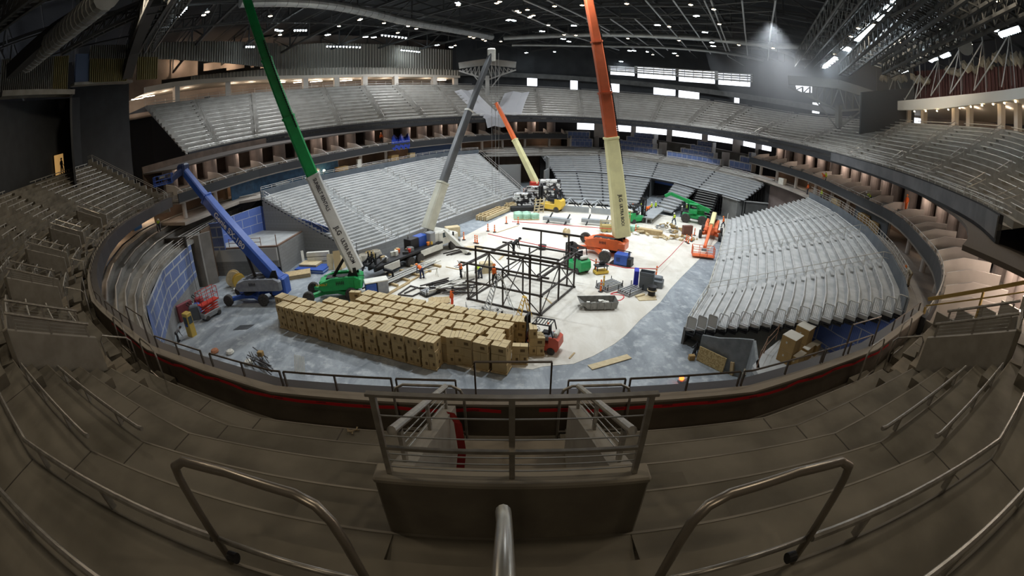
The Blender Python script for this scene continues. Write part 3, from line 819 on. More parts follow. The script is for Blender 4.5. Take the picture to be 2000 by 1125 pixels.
V_LABEL = {0.0: 'in the middle foreground', 10.9: 'beside the timber guard', -10.9: 'nearest on the left', -19.4: 'second along the left tier', -26.9: 'third along the left tier', -34.6: 'fourth along the left tier', -42.4: 'farthest along the left tier'}
def vomitory(s):
    p, t = on_curve(M, MS, s); n = Vector((t.y, -t.x)); ang = atan2(t.y, t.x)
    lab = V_LABEL[s]
    def W(x, o, z): q = p + t * x + n * o; return Vector((q.x, q.y, z))
    Mx = Matrix.Rotation(ang, 3, 'Z')
    mb = MB()
    # landing and the two steps down to the cross deck
    q = W(0, 3.0, 0); mb.box((q.x, q.y, row_z(2) - 0.15), (1.86, 3.0, 0.3), ang)
    q = W(0, 1.25, 0); mb.box((q.x, q.y, row_z(1) - 0.15), (1.3, 0.75, 0.3), ang)
    struct(mb, 'floor_vomitory', mat('plywood_deck', (0.24, 0.205, 0.155), 0.8, col2=(0.17, 0.145, 0.11), scale=1.6))
    # parapet walls: two raking side walls and the tall back wall
    for sg in (-1, 1):
        mb = MB(); prof = [(1.75, row_z(1) - 0.2), (1.75, row_z(2) + 0.9), (4.40, 14.46), (4.40, 12.0)]
        vs_ = [W(x, o, z) for x in (0.80 * sg, 1.0 * sg) for o, z in prof]
        mb.add(vs_, [(0, 1, 2, 3), (7, 6, 5, 4)] + [(i, i + 4, (i + 1) % 4 + 4, (i + 1) % 4) for i in range(4)])
        struct(mb, 'wall_vomitory_side', mat('fair_faced_concrete', (0.30, 0.285, 0.255), 0.8, col2=(0.24, 0.225, 0.20), scale=2.5))
    mb = MB(); q = W(0, 4.45, 0)
    mb.cham((q.x, q.y, 14.04), (2.1, 0.16, 0.92), 0.02, ang); struct(mb, 'wall_vomitory_back', mat('dark_formed_concrete', (0.15, 0.135, 0.105), 0.85, col2=(0.115, 0.10, 0.08), scale=3))
    mb = MB(); q = W(0, 4.44, 0); mb.cham((q.x, q.y, 14.50), (2.12, 0.19, 0.045), 0.015, ang); struct(mb, 'trim_coping', mat('coping_concrete', (0.24, 0.22, 0.185), 0.8))
    # guard frame on the back wall
    o = empty('guard_railing', (p + n * 4.45).to_3d() + Vector((0, 0, 14.52)), ang, 'wired steel guard frame, stair opening ' + lab, 'guard rail')
    for x in (-0.93, 0.0, 0.93):
        f = MB(); f.bar((x, 0, 0), (x, 0, 0.76), 0.042, 0.042); f.build('post', rail_steel, o)
    f = MB(); f.bar((-0.98, 0, 0.76), (0.98, 0, 0.76), 0.045, 0.022); f.build('top_rail', rail_steel, o)
    f = MB(); f.bar((-0.9, -0.03, 0.30), (0.9, -0.03, 0.30), 0.028, 0.028); f.build('middle_rail', rail_steel, o)
    for z in (0.06, 0.13, 0.20, 0.38, 0.57):
        w = MB(); w.tube([(-0.93, 0.01, z), (0.93, 0.01, z)], 0.006, 4); w.build('wire', galv, o)
    # raking side rails
    for sg, nm in ((-1, 'left'), (1, 'right')):
        b = W(0.9 * sg, 4.35, 14.5); o = empty('side_rail', b, ang, f'sloping side rail, {nm} wall, stair opening ' + lab, 'handrail')
        def Lc(of, dz): # local point on the wall top at outward distance of
            zz = (row_z(2) + 0.9) + (14.46 - row_z(2) - 0.9) * (of - 1.75) / 2.65
            return Vector((0, -(of - 4.35), zz + dz - 14.5))
        f = MB(); f.tube([Lc(4.3, 0.42), Lc(1.85, 0.36)], 0.038, 10); f.build('top_rail', rail_steel, o)
        for of in (4.1, 3.05, 1.95):
            f = MB(); f.bar(Lc(of, 0), Lc(of, 0.36), 0.035, 0.07); f.build('post', rail_steel, o)
        for dz in (0.10, 0.19, 0.28):
            f = MB(); f.tube([Lc(4.1, dz), Lc(1.95, dz)], 0.006, 4); f.build('wire', galv, o)
    # two hoop rails flanking the steps at the front, and the divider hoop
    for sg, nm in ((-1, 'left'), (1, 'right')):
        x0, x1 = 0.85, 2.14
        b = W((x0 + x1) / 2 * sg, 0.42, Z_DECK); o = empty('hoop_rail', b, ang, f'bent hoop rail {nm} of stair opening ' + lab, 'handrail')
        hw = (x1 - x0) / 2; f = MB()
        f.tube([(-hw, 0, 0), (-hw, 0, 1.12), (-hw + 0.06, 0, 1.28), (-hw + 0.2, 0, 1.36), (hw - 0.2, 0, 1.36), (hw - 0.06, 0, 1.28), (hw, 0, 1.12), (hw, 0, 0)], 0.026, 8)
        f.build('hoop', rail_steel, o); f = MB(); f.tube([(-hw, 0, 0.3), (hw, 0, 0.3)], 0.02, 6); f.build('lower_rail', rail_steel, o)
        f = MB(); q = W((x0 + x1) / 2 * sg, 0.66, row_z(1) - 0.2)
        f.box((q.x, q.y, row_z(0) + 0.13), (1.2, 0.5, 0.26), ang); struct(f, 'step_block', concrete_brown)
    mb = MB()
    o = empty('centre_rail', W(0, 0.5, Z_DECK), ang, 'middle hoop rail of stair opening ' + lab, 'handrail')
    f = MB(); f.tube([(0, 0, 0), (0, 0, 1.05), (0, -0.12, 1.2), (0, -0.9, 1.62), (0, -1.0, 1.5), (0, -1.0, 0.6)], 0.026, 8); f.build('hoop', rail_steel, o)
    for a, b in ((s - 2.0, s - 1.0), (s + 1.0, s + 2.0)): half_steps(a, b, 0, 8 if s else 6)
    half_steps(s - 1.0 if s else s - 1.0, s + 1.0, 5, NM - 1)
for s_ in VOMS: vomitory(s_)

# parapet with its steel ledge and rails
mb = MB(); led = MB()
MPO = [MP[i] for i in range(len(MP))]
for i in range(len(MP) - 1):
    mb.sheet(MP[i] + MNN[i] * 0.2, MP[i + 1] + MNN[i + 1] * 0.2, Z_DECK - 0.4, Z_PAR, 0.2)
    a, b = MP[i] - MNN[i] * 0.02, MP[i + 1] - MNN[i + 1] * 0.02; c, d = MP[i + 1] - MNN[i + 1] * 0.42, MP[i] - MNN[i] * 0.42
    led.add([(a.x, a.y, 11.93), (b.x, b.y, 11.93), (c.x, c.y, 11.86), (d.x, d.y, 11.86), (a.x, a.y, 10.75), (b.x, b.y, 10.75), (c.x, c.y, 10.75), (d.x, d.y, 10.75)], [(0, 1, 2, 3), (3, 2, 6, 7), (7, 6, 5, 4), (0, 4, 5, 1)])
struct(mb, 'wall_parapet', mat('parapet_face', (0.15, 0.125, 0.095), 0.8, col2=(0.11, 0.092, 0.072), scale=1.5))
struct(led, 'fascia_parapet', mat('parapet_ledge', (0.05, 0.046, 0.05), 0.45))
cap = MB()
for i in range(len(MP) - 1):
    a, b = MP[i] + MNN[i] * -0.03, MP[i + 1] + MNN[i + 1] * -0.03; c, d = MP[i + 1] + MNN[i + 1] * 0.21, MP[i] + MNN[i] * 0.21
    cap.add([(a.x, a.y, 11.95), (b.x, b.y, 11.95), (c.x, c.y, 11.95), (d.x, d.y, 11.95), (d.x, d.y, 11.9), (c.x, c.y, 11.9)], [(0, 1, 2, 3), (3, 2, 5, 4)])
struct(cap, 'trim_parapet', mat('parapet_coping', (0.30, 0.27, 0.23), 0.7))
def m_at(s, o, z): p = on_curve(M, MS, s)[0] + m_norm(s) * o; return Vector((p.x, p.y, z))
rail_dark = mat('dark_bronze_rail', (0.10, 0.082, 0.068), 0.4, 0.4)
def par_rail(sa, sb, h, label, n_post):
    o = empty('parapet_rail', m_at((sa + sb) / 2, 0.0, 11.95), 0, label, 'guard rail'); L = m_at((sa + sb) / 2, 0, 11.95)
    sv = [sa] + [x for x in stat if sa < x < sb] + [sb]
    f = MB(); f.tube([m_at(x, -0.05, 11.95 + h) - L for x in sv], 0.022, 6); f.build('top_rail', rail_dark, o)
    for k in range(n_post + 1):
        x = sa + (sb - sa) * k / n_post; q = m_at(x, -0.05, 11.95) - L; f = MB(); f.bar(q, q + Vector((0, 0, h)), 0.03, 0.05); f.build('post', rail_dark, o)
par_rail(-0.68, 0.72, 0.78, 'tall square guard frame on the parapet in the middle of the foreground', 1)
for j, (a, b, n_) in enumerate([(-2.2, -1.05, 1), (-4.7, -2.3, 2), (-7.2, -4.8, 2), (-10.0, -7.6, 2), (-16, -12.4, 3), (-22, -17, 4), (-30, -23, 6), (-38, -31, 6), (-47, -39, 7), (-55, -48, 7)]):
    par_rail(a, b, 0.36, ['short low parapet rail just left of the tall middle frame', 'low dark parapet rail second left of the tall middle frame', 'low dark parapet rail third left of the tall middle frame', 'low dark parapet rail above the row of pipes on the floor', 'low parapet rail beside the first stair opening on the left', 'low parapet rail above the foot of the blue panelled wall', 'low parapet rail at the tight bend of the tier on the left', 'low parapet rail past the bend on the left, above the warm lit concourse', 'low parapet rail along the far left end of the middle tier', 'last low parapet rail of the middle tier, next to the blue lift basket'][j], n_)
for j, (a, b, n_) in enumerate([(1.05, 2.15, 1), (2.25, 4.7, 2), (4.8, 7.6, 2), (7.7, 10.2, 2), (12.3, 15.9, 3)]):
    par_rail(a, b, 0.36, ['short low parapet rail just right of the tall middle frame', 'low dark parapet rail over the red beacon lamp', 'low dark parapet rail in front of the strand board sheet', 'low dark parapet rail in front of the cartons on the platform', 'low dark parapet rail in front of the blue wall on the right'][j], n_)
par_rail(-12.3, -10.6, 0.85, 'tall square guard frame on the parapet near the yellow cabinet', 1)
par_rail(8.7, 10.4, 0.9, 'tall square guard frame on the parapet before the blue wall', 1)
# red barrier tape along the parapet, with its black lettering
red_tape = mat('red_tape', (0.62, 0.02, 0.03), 0.5)
def tape(sa, sb, label):
    mb = MB(); n = int((sb - sa) / 0.5); P = []
    for k in range(n + 1):
        x = sa + (sb - sa) * k / n; P.append((m_at(x, 0.225, 0), 11.86 + 0.02 * sin(k * 1.7) - 0.02 * (k % 3)))
    for (a, za), (b, zb) in zip(P, P[1:]): mb.sheet(a, b, (za - 0.075, zb - 0.075), (za, zb), 0.004)
    o = thing(mb, 'barrier_tape', red_tape, label, 'tape')
    for k in range(1, n, 2):
        x = sa + (sb - sa) * k / n; p = m_at(x, 0.235, 11.825); t = on_curve(M, MS, x)[1]
        text('DANGER', 0.055, text_dark, o, p, (radians(90), 0, atan2(t.y, t.x)), ext=0.001)
tape(-14.5, -0.2, 'red danger barrier tape along the parapet, left half of the foreground')
tape(0.5, 11.5, 'red danger barrier tape along the parapet, right half of the foreground')

# big aisle rails close to the camera
def big_hoop(sg, label):
    o = empty('aisle_handrail', (2.06 * sg, 1.28, row_z(6)), 0, label, 'handrail')
    def P(x, y, z): return Vector((x * sg - 2.06 * sg, y - 1.28, z - row_z(6)))
    zt = EYE - 1.72
    f = MB(); f.tube([P(2.02, 1.27, row_z(6)), P(2.08, 1.34, zt - 0.12), P(2.07, 1.35, zt - 0.03), P(1.98, 1.37, zt + 0.02), P(1.6, 1.37, zt + 0.03), P(1.12, 1.33, zt + 0.02), P(1.0, 1.31, zt - 0.02), P(0.93, 1.29, zt - 0.12), P(0.90, 1.28, zt - 0.3), P(0.84, 1.24, row_z(6))], 0.031, 12)
    f.build('hoop', mat('near_rail_steel', (0.30, 0.27, 0.235), 0.33, 0.75), o, smooth=True)
    f = MB(); f.tube([P(2.05, 1.30, row_z(6) + 0.26), P(0.86, 1.25, row_z(6) + 0.26)], 0.024, 10); f.build('lower_rail', rail_steel, o, smooth=True)
    f = MB(); f.cyl(P(1.9, 1.23, row_z(6) + 0.17), 0.045, 0.07, 12, axis='X'); f.build('end_cap', black_steel, o)
big_hoop(-1, 'thick bent tube aisle rail in the left foreground')
big_hoop(1, 'thick bent tube aisle rail in the right foreground')
o = empty('aisle_handrail', (-0.03, 1.0, row_z(6)), 0, 'tube handrail seen end-on at the bottom middle of the picture', 'handrail')
f = MB(); f.tube([(0, 0.0, 0.0), (0, 0.02, 1.36), (0, -0.02, 1.43), (0.005, -0.1, 1.47), (0.012, -0.62, 1.78), (0.012, -0.7, 1.72), (0.012, -0.72, 0.6)], 0.027, 12); f.build('tube', mat('pale_rail_steel', (0.5, 0.5, 0.47), 0.3, 0.8), o, smooth=True)

# timber guard at the right-hand end of the tier
RE = E_M[-1]
mb = MB()
for h, w in ((1.0, 0.14), (0.55, 0.05)):
    mb.bar((RE[0].x, RE[0].y, Z_PAR + h * 0.6), (RE[9].x, RE[9].y, row_z(9) + h), 0.06, w)
for k in (0, 3, 6, 9): mb.bar((RE[k].x, RE[k].y, row_z(k)), (RE[k].x, RE[k].y, row_z(k) + 1.02), 0.1, 0.1)
thing(mb, 'timber_guard', mat('yellowed_timber', (0.36, 0.25, 0.075), 0.8), 'yellowish timber guard rail on posts at the right end of the middle tier', 'guard rail')
mb = MB()
for k in range(NM): mb.sheet(RE[k], RE[k + 1], 9.5, row_z(k) + 0.55, 0.18)
struct(mb, 'wall_tier_end', concrete_mid)
# left end parapet
LE = E_M[0]
mb = MB()
for k in range(NM): mb.sheet(LE[k], LE[k + 1], 10.2, row_z(k) + 0.75, -0.18)
struct(mb, 'wall_tier_end', concrete_mid)
guard([LE[k] for k in range(NM + 1)], 0, 0.45, rail_dull, 'guard_rail', 'sloping guard rail down the far left end of the middle tier', post=1.6, ztab=[row_z(min(k, NM - 1)) + 0.75 for k in range(NM + 1)])
for v in AISLES_EXTRA: half_steps(v - 0.6, v + 0.6, 0, NM - 1)
# underside of the tier above the lower concourse
mb = MB()
for i in range(0, len(MP) - 1):
    a, b = MP[i], MP[i + 1]; c, d = MP[i + 1] + MNN[i + 1] * 12, MP[i] + MNN[i] * 12
    mb.add([(a.x, a.y, 10.75), (b.x, b.y, 10.75), (c.x, c.y, 10.75), (d.x, d.y, 10.75)], [(0, 1, 2, 3)])
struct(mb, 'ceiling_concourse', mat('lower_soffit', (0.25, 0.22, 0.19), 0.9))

# dark sealed joints between the precast tread units
mb = MB()
for sv, ks in ((-4.97, range(0, 9)), (4.97, range(0, 9)), (-6.6, (1, 3)), (6.7, (1, 2, 4)), (-8.2, (2, 5)), (8.3, (0, 3)), (-3.1, (1,)), (3.2, (0,)), (13.2, range(1, 8)), (-13.4, range(1, 8))):
    for k in ks:
        a = on_curve(M, MS, sv)[0] + m_norm(sv) * (row_off(k) + 0.03); b = on_curve(M, MS, sv)[0] + m_norm(sv) * (row_off(k + 1) - 0.01)
        mb.bar((a.x, a.y, row_z(k) + 0.002), (b.x, b.y, row_z(k) + 0.002), 0.022, 0.008)
struct(mb, 'trim_joint', mat('joint_sealant', (0.06, 0.052, 0.042), 0.8))

# =================================================================== LOWER RING on the near left, blue panelled wall, block room
RZ0, RZ1, NB = 6.2, 8.3, 5
BI = [at(*p, RZ0).to_2d() for p in [(304, 668), (285, 630), (279, 594), (292, 555), (312, 523), (338, 496), (365, 474), (400, 452), (440, 430), (480, 412), (515, 396)]]
BO = [at(*p, RZ1 + 0.1).to_2d() for p in [(208, 660), (192, 610), (190, 560), (205, 515), (235, 478), (272, 450), (310, 430), (355, 413), (405, 400), (455, 389), (505, 380)]]
BI, BO = relax([Vector(p[:2]) for p in BI], 1), relax([Vector(p[:2]) for p in BO], 1)
E_B = [[BI[i].lerp(BO[i], k / NB) for k in range(NB + 1)] for i in range(len(BI))]
Z_B = [[RZ0 + (RZ1 - RZ0) * k / (NB - 1) for k in range(NB)] for _ in BI]
for a, b in ((0, 3), (3, 10)):
    s = struct(stepped(E_B, Z_B, a, b, NB, MB(), 0.5), 'seating_tier', concrete_mid)
    rails_for(s, E_B, Z_B, a, b, NB, 0.07, 0.2, rail_dull, trim=0.8)
guard([e[0] for e in E_B], RZ0, 0.9, rail_dull, 'guard_rail', 'guard rail on top of the blue panelled wall on the left', post=1.6, rails=(1.0, 0.7, 0.4))
# blue panelled wall standing on the floor: three straight facets
BWb = [at(387, 575), at(341, 622), at(318, 664)]
BWt = [BI[6], BI[4], BI[2], BI[0]]
mb = MB(); lo = MB(); u = 0.0
for a, b in zip(BWt, BWt[1:]):
    mb.sheet(a, b, 1.9, RZ0 - 0.3, 0.25, u0=u); lo.sheet(a, b, 0.0, 1.9, 0.25, u0=u); u += (b - a).length
struct(mb, 'wall_blue_panels', blue_board_fine)
struct(lo, 'wall_block_base', cmu)
# concourse floor and warm back wall behind the lower ring (left)
mb = MB(); wl = MB()
cen = Vector((0.0, 40.0))
BO2 = [p + (p - cen).normalized() * 9 for p in BO]
for i in range(len(BO) - 1):
    mb.add([(BO[i].x, BO[i].y, RZ1 + 0.12), (BO[i + 1].x, BO[i + 1].y, RZ1 + 0.12), (BO2[i + 1].x, BO2[i + 1].y, RZ1 + 0.12), (BO2[i].x, BO2[i].y, RZ1 + 0.12)], [(0, 1, 2, 3)])
    q0 = BO[i] + (BO[i] - cen).normalized() * 5.5; q1 = BO[i + 1] + (BO[i + 1] - cen).normalized() * 5.5
    if i not in (8,): wl.sheet(q0, q1, RZ1, 10.9, 0.2)
struct(mb, 'floor_concourse', mat('concourse_floor', (0.42, 0.37, 0.32)))
struct(wl, 'wall_concourse', mat('warm_drywall', (0.42, 0.31, 0.20), 0.9, col2=(0.30, 0.20, 0.12), scale=0.3))
for i, w in ((2, 1.0), (4, 1.2), (6, 1.6), (8, 2.2)):
    q = BO[i] + (BO[i] - cen).normalized() * 3.2
    ll = bpy.data.lights.new('concourse_lamp', 'POINT'); ll.energy = 190 * w; ll.color = (1.0, 0.74, 0.50); ll.shadow_soft_size = 0.25
    lo_ = bpy.data.objects.new('concourse_lamp', ll); COL.objects.link(lo_); lo_.location = (q.x, q.y, 10.4)
for i in (1, 3, 5, 7, 9):
    q = BO[i] + (BO[i] - cen).normalized() * 1.9
    mb = MB(); mb.box((q.x, q.y, 9.6), (0.7, 0.5, 2.4), atan2(q.y - 40, q.x)); struct(mb, 'column', mat('wrapped_column', (0.45, 0.33, 0.22), 0.85))
for i in (3, 5):
    a = BO[i] + (BO[i] - cen).normalized() * 1.2; b = BO[i + 1] + (BO[i + 1] - cen).normalized() * 1.2; b = a.lerp(b, 0.35)
    mb = MB(); mb.sheet(a, b, RZ1 + 0.1, 10.75, 0.05); struct(mb, 'wall_blue_sheet', mat('blue_poly_sheet', (0.02, 0.16, 0.42), 0.35, col2=(0.015, 0.10, 0.30), scale=1.5))

# service tunnel between the blue wall and the block room
tn = MB()
t0, t1, t2 = at(387, 575), at(412, 556), at(437, 540)
dirx = (Vector((t0.x, t0.y)) - Vector((0, 40))).normalized()
def back(p, d): return Vector((p.x + dirx.x * d, p.y + dirx.y * d, 0))
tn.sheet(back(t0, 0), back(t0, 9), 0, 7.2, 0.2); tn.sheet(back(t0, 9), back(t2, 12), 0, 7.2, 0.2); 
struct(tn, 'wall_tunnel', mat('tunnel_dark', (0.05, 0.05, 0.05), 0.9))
tn = MB(); a = at(410, 558); tn.sheet(back(a, 0), back(a, 7), 0, 6.6, 0.35); tn.sheet((a.x - 0.2, a.y), (a.x + 0.9, a.y + 1.1), 0, 6.6, 0.35)
struct(tn, 'wall_tunnel', mat('tunnel_concrete', (0.26, 0.245, 0.225), 0.85, col2=(0.18, 0.17, 0.155), scale=0.5))
tn = MB(); a, b = at(414, 556), at(437, 541); tn.sheet((a.x - 0.5, a.y + 0.4), (b.x - 1.2, b.y + 1.2), 0, 6.8, 0.2); struct(tn, 'wall_tunnel', mat('brown_formwork', (0.13, 0.085, 0.055), 0.9))

# block room with roof deck
ZD = 3.6
c1 = at(552, 536); c0 = at(437, 541); c2 = at(589, 516)
cm = at(538, 481, ZD); cl = at(451, 482, ZD); cr = at(589, 452, ZD); cb = at(515, 450, ZD)
mid = Vector(((c1.x + cm.x) / 2, (c1.y + cm.y) / 2)); lft = Vector(((c0.x + cl.x) / 2 - 2, (c0.y + cl.y) / 2)); rgt = Vector((cr.x, cr.y))
mb = MB(); mb.sheet(lft, mid, 0, 1.9, -0.25); mb.sheet(mid, rgt, 0, ZD - 0.1, -0.25); mb.sheet(rgt, rgt + Vector((0.5, 6)), 0, ZD - 0.1, -0.25)
struct(mb, 'wall_block_room', cmu)
mb = MB(); mb.sheet(lft, mid, 1.9, ZD - 0.12, -0.27)
struct(mb, 'wall_board_band', mat('white_board', (0.50, 0.50, 0.48), 0.8))
mb = MB()
Lv = (mid - lft); nn = Vector((Lv.y, -Lv.x)).normalized()
for k in range(22):
    t = 0.03 + k * 0.043
    if k % 7 == 5: continue
    p = lft + Lv * t + nn * 0.03; mb.box((p.x, p.y, 2.6), (0.26, 0.03, 0.75), atan2(Lv.y, Lv.x))
struct(mb, 'trim_blue_strip', mat('blue_strip', (0.07, 0.11, 0.32), 0.7))
# taller panelled pier at the left of the room
p0 = lft; p1 = lft.lerp(mid, 0.22)
mb = MB(); mb.sheet(p0, p1, ZD - 0.12, rise(440, 428, p0), -0.25); struct(mb, 'wall_blue_panels', blue_board_fine)
mb = MB(); th = [(lft.x, lft.y), (mid.x, mid.y), (rgt.x, rgt.y), (cb.x + 3, cb.y + 4), (lft.x - 1, lft.y + 6)]
mb.prism(th, ZD - 0.14, ZD); struct(mb, 'floor_roof_deck', mat('roof_deck', (0.44, 0.46, 0.46), 0.8, col2=(0.34, 0.35, 0.35), scale=0.6))
mb = MB(); mb.bar((mid.x, mid.y, ZD + 0.02), (rgt.x, rgt.y, ZD + 0.02), 0.3, 0.16); mb.bar((lft.x, lft.y, ZD + 0.02), (mid.x, mid.y, ZD + 0.02), 0.3, 0.16); struct(mb, 'trim_deck_edge', mat('rusty_edge', (0.22, 0.14, 0.10), 0.7))
cbv = Vector((cb.x, cb.y))
mb = MB(); mb.sheet((lft.x + 0.2, lft.y + 2.0), cbv, ZD, (rise(427, 435, lft), rise(511, 402, cbv)), 0.2); struct(mb, 'wall_blue_panels', blue_board)
mb = MB(); mb.sheet(cbv, (E_L[0][3].x, E_L[0][3].y), ZD, (rise(511, 402, cbv), 3.7), 0.2, u0=7); struct(mb, 'wall_blue_panels', mat('deep_blue_board', (0.03, 0.055, 0.16), 0.7, col2=(0.05, 0.085, 0.24), scale=1.2))
for k, (px, py) in enumerate([(465, 505), (483, 508), (512, 515)]):
    mb = MB(); t = 0.30 + 0.17 * k; p = lft.lerp(mid, t) + nn * 0.02; mb.box((p.x, p.y, 0.95), (0.55, 0.06, 1.15), atan2(Lv.y, Lv.x)); o = struct(mb, 'window_1' if not k else f'window_{k + 1}', black_steel)
mb = MB()
e0, e1 = (mid.lerp(lft, 0.3)), mid
for hh in (0.5, 1.0): mb.tube([(lft.lerp(mid, .25).x, lft.lerp(mid, .25).y + 0.4, ZD + hh), (lft.lerp(mid, .75).x, lft.lerp(mid, .75).y + 0.4, ZD + hh)], 0.04, 6)
for t in (0.25, 0.5, 0.75): q = lft.lerp(mid, t); mb.bar((q.x, q.y + 0.4, ZD), (q.x, q.y + 0.4, ZD + 1.1), 0.06)
q = mid; mb.bar((q.x - 0.3, q.y + 0.5, ZD), (q.x - 0.3, q.y + 0.5, ZD + 1.3), 0.08)
thing(mb, 'guard_rail', mat('rusty_rail', (0.25, 0.15, 0.10), 0.7), 'rusty temporary rail along the roof deck of the block room', 'guard rail')

# =================================================================== FAR STAND (sections of metal risers) and the concrete ring behind it
metal_tier = mat('metal_riser', (0.42, 0.44, 0.455), 0.45, 0.35, col2=(0.34, 0.355, 0.37), scale=1.2)
FT = [at(*p, 7.4).to_2d() for p in [(1056, 302), (1110, 301), (1169, 302), (1230, 307), (1287, 315), (1345, 324), (1399, 335), (1450, 347), (1497, 359)]]
FM = [at(*p, 4.3).to_2d() for p in [(1080, 334), (1125, 334), (1175, 337), (1222, 341), (1272, 347), (1318, 356), (1362, 368), (1410, 379), (1452, 391)]]
def block(Fr, Bk, zf, zb, N, names, m, cutidx=None, rail=0.07):
    E = [[Vector(a).lerp(Vector(b), k / N) for k in range(N + 1)] for a, b in zip(Fr, Bk)]
    Z = [[zf + (zb - zf) * k / (N - 1) for k in range(N)] for _ in Fr]
    cut_ = cutidx or [0, len(Fr) - 1]
    for a, b in zip(cut_, cut_[1:]):
        s = struct(stepped(E, Z, a, b, N, MB(), 0.25), names, m)
        rails_for(s, E, Z, a, b, N, rail, 0.06, nosing, trim=0.25, n=4)
        # dark gap strips of the aisle joints
        for e in (a, b):
            mb = MB()
            for k in range(1, N): q = E[e][k]; mb.box((q.x, q.y, Z[e][k] - 0.05), (0.3, 0.3, 0.14))
            mb.build('joint_brackets', black_steel, s)
    return E, Z
E_FU, Z_FU = block(FM, FT, 4.3, 7.4, 9, 'seating_tier', metal_tier, [0, 2, 4, 6, 8])
FD = [at(*p, 0.6).to_2d() for p in [(1107, 393), (1140, 395), (1178, 397), (1212, 399), (1243, 402)]]
E_F1, Z_F1 = block(FD, [FM[0], FM[1], FM[2], FM[3], FM[4]], 0.6, 4.05, 11, 'seating_tier', metal_tier, [0, 1, 2, 3, 4])
F2d = [at(*p, 0.8).to_2d() for p in [(1281, 407), (1312, 414)]]
block(F2d, [at(*p, 4.0).to_2d() for p in [(1318, 357), (1360, 370)]], 0.8, 4.0, 10, 'seating_tier', metal_tier)
F3d = [at(*p, 2.0).to_2d() for p in [(1345, 405), (1388, 414)]]
F3t = [at(*p, 4.0).to_2d() for p in [(1362, 371), (1404, 380)]]
block(F3d, F3t, 0.7, 4.0, 11, 'seating_tier', black_steel, rail=0.06)
# black beam under the upper block
mb = MB()
for a, b in zip(FM, FM[1:]): mb.bar((a[0], a[1], 4.05), (b[0], b[1], 4.05), 0.35, 0.4)
struct(mb, 'beam', black_steel)
# raking supports seen at the ends
def rakers(E, Z, i, N, zf):
    for k in range(0, N, 1):
        q = E[i][k]; mb = MB(); mb.bar((q[0], q[1], zf), (q[0], q[1], Z[i][k] - 0.2), 0.12); o = struct(mb, 'beam_post', black_steel)
rakers(E_F1, Z_F1, 0, 11, 0); rakers(E_F1, Z_F1, -1, 11, 0); rakers(E_FU, Z_FU, -1, 9, 0)
# portal between the two lower blocks
a, b = Vector(FM[4]), Vector(FM[5]); out = (Vector(FT[4]) - Vector(FM[4])).normalized()
mb = MB(); mb.sheet(a + out * 4, b + out * 4 + (b - a) * .3, 0, 4.0, 0.2); struct(mb, 'wall_portal_back', dark_paint)
mb = MB(); mb.sheet(a, a + out * 5, 0, 4.0, 0.3); struct(mb, 'wall_portal_side', mat('portal_grey', (0.16, 0.17, 0.175), 0.8))
mb = MB(); q0, q1 = a + out * 2 + (b - a) * .1, b + out * 2; mb.bar((q0.x, q0.y, 3.4), (q1.x, q1.y, 3.4), 0.2, 0.7); struct(mb, 'trim_portal_header', mat('blue_header', (0.06, 0.12, 0.38), 0.6))
# concrete ring rows
RI = [at(*p, 7.5).to_2d() for p in [(935, 304), (1000, 303), (1056, 302), (1110, 301), (1169, 302), (1230, 307), (1287, 315), (1345, 324), (1399, 335), (1450, 347), (1500, 359), (1545, 372), (1580, 387)]]
RO = [at(*p, 8.45).to_2d() for p in [(930, 291.5), (1000, 288.5), (1056, 287), (1115, 287), (1180, 291.5), (1245, 298.5), (1304, 306), (1355, 315), (1410, 326), (1465, 340), (1520, 356), (1568, 372), (1612, 392)]]
RI, RO = [Vector(p[:2]) for p in RI], [Vector(p[:2]) for p in RO]
E_G = [[RI[i].lerp(RO[i], k / 5) for k in range(6)] for i in range(len(RI))]
Z_G = [[7.5 + 0.95 * k / 4 for k in range(5)] for _ in RI]
for a, b in ((0, 2), (2, 4), (4, 6), (6, 8), (8, 10), (10, 12)):
    s = struct(stepped(E_G, Z_G, a, b, 5, MB(), 0.3), 'seating_tier', concrete_mid)
    rails_for(s, E_G, Z_G, a, b, 5, 0.07, 0.25, rail_dull, trim=0.5)
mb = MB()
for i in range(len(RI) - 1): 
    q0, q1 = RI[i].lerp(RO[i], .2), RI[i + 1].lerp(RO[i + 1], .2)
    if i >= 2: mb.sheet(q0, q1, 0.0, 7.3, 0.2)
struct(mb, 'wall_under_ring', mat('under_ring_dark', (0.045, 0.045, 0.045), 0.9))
# opening between the left and the far stand
mb = MB(); a, b = RI[0].lerp(RO[0], .5), RI[2].lerp(RO[2], .5); mb.sheet(a + Vector((0, 3)), b + Vector((0, 3)), 0, 8.0, 0.2); struct(mb, 'wall_corner_back', mat('corner_brown', (0.20, 0.13, 0.09), 0.9, col2=(0.10, 0.07, 0.05), scale=0.3))
mb = MB(); p = at(996, 350); q = E_L[-1][NL - 4]; e = at(1000, 362, 0)
mb.sheet((E_L[-1][14].x, E_L[-1][14].y), (E_L[-1][14].x + 4.5, E_L[-1][14].y + 1.5), 0, 6.4, 0.3); struct(mb, 'wall_corner_grey', mat('corner_grey', (0.22, 0.23, 0.23), 0.85))
mb = MB(); a = E_F1[0][9]; mb.sheet((a.x - 1.4, a.y + 2), (a.x - 2.6, a.y - 2.0), 0, 5.0, 0.3); mb.sheet((a.x - 1.6, a.y + 6), (a.x - 1.4, a.y + 1.5), 0, 7.4, 0.3); struct(mb, 'wall_corner_pier', mat('corner_grey', (0.22, 0.23, 0.23)))
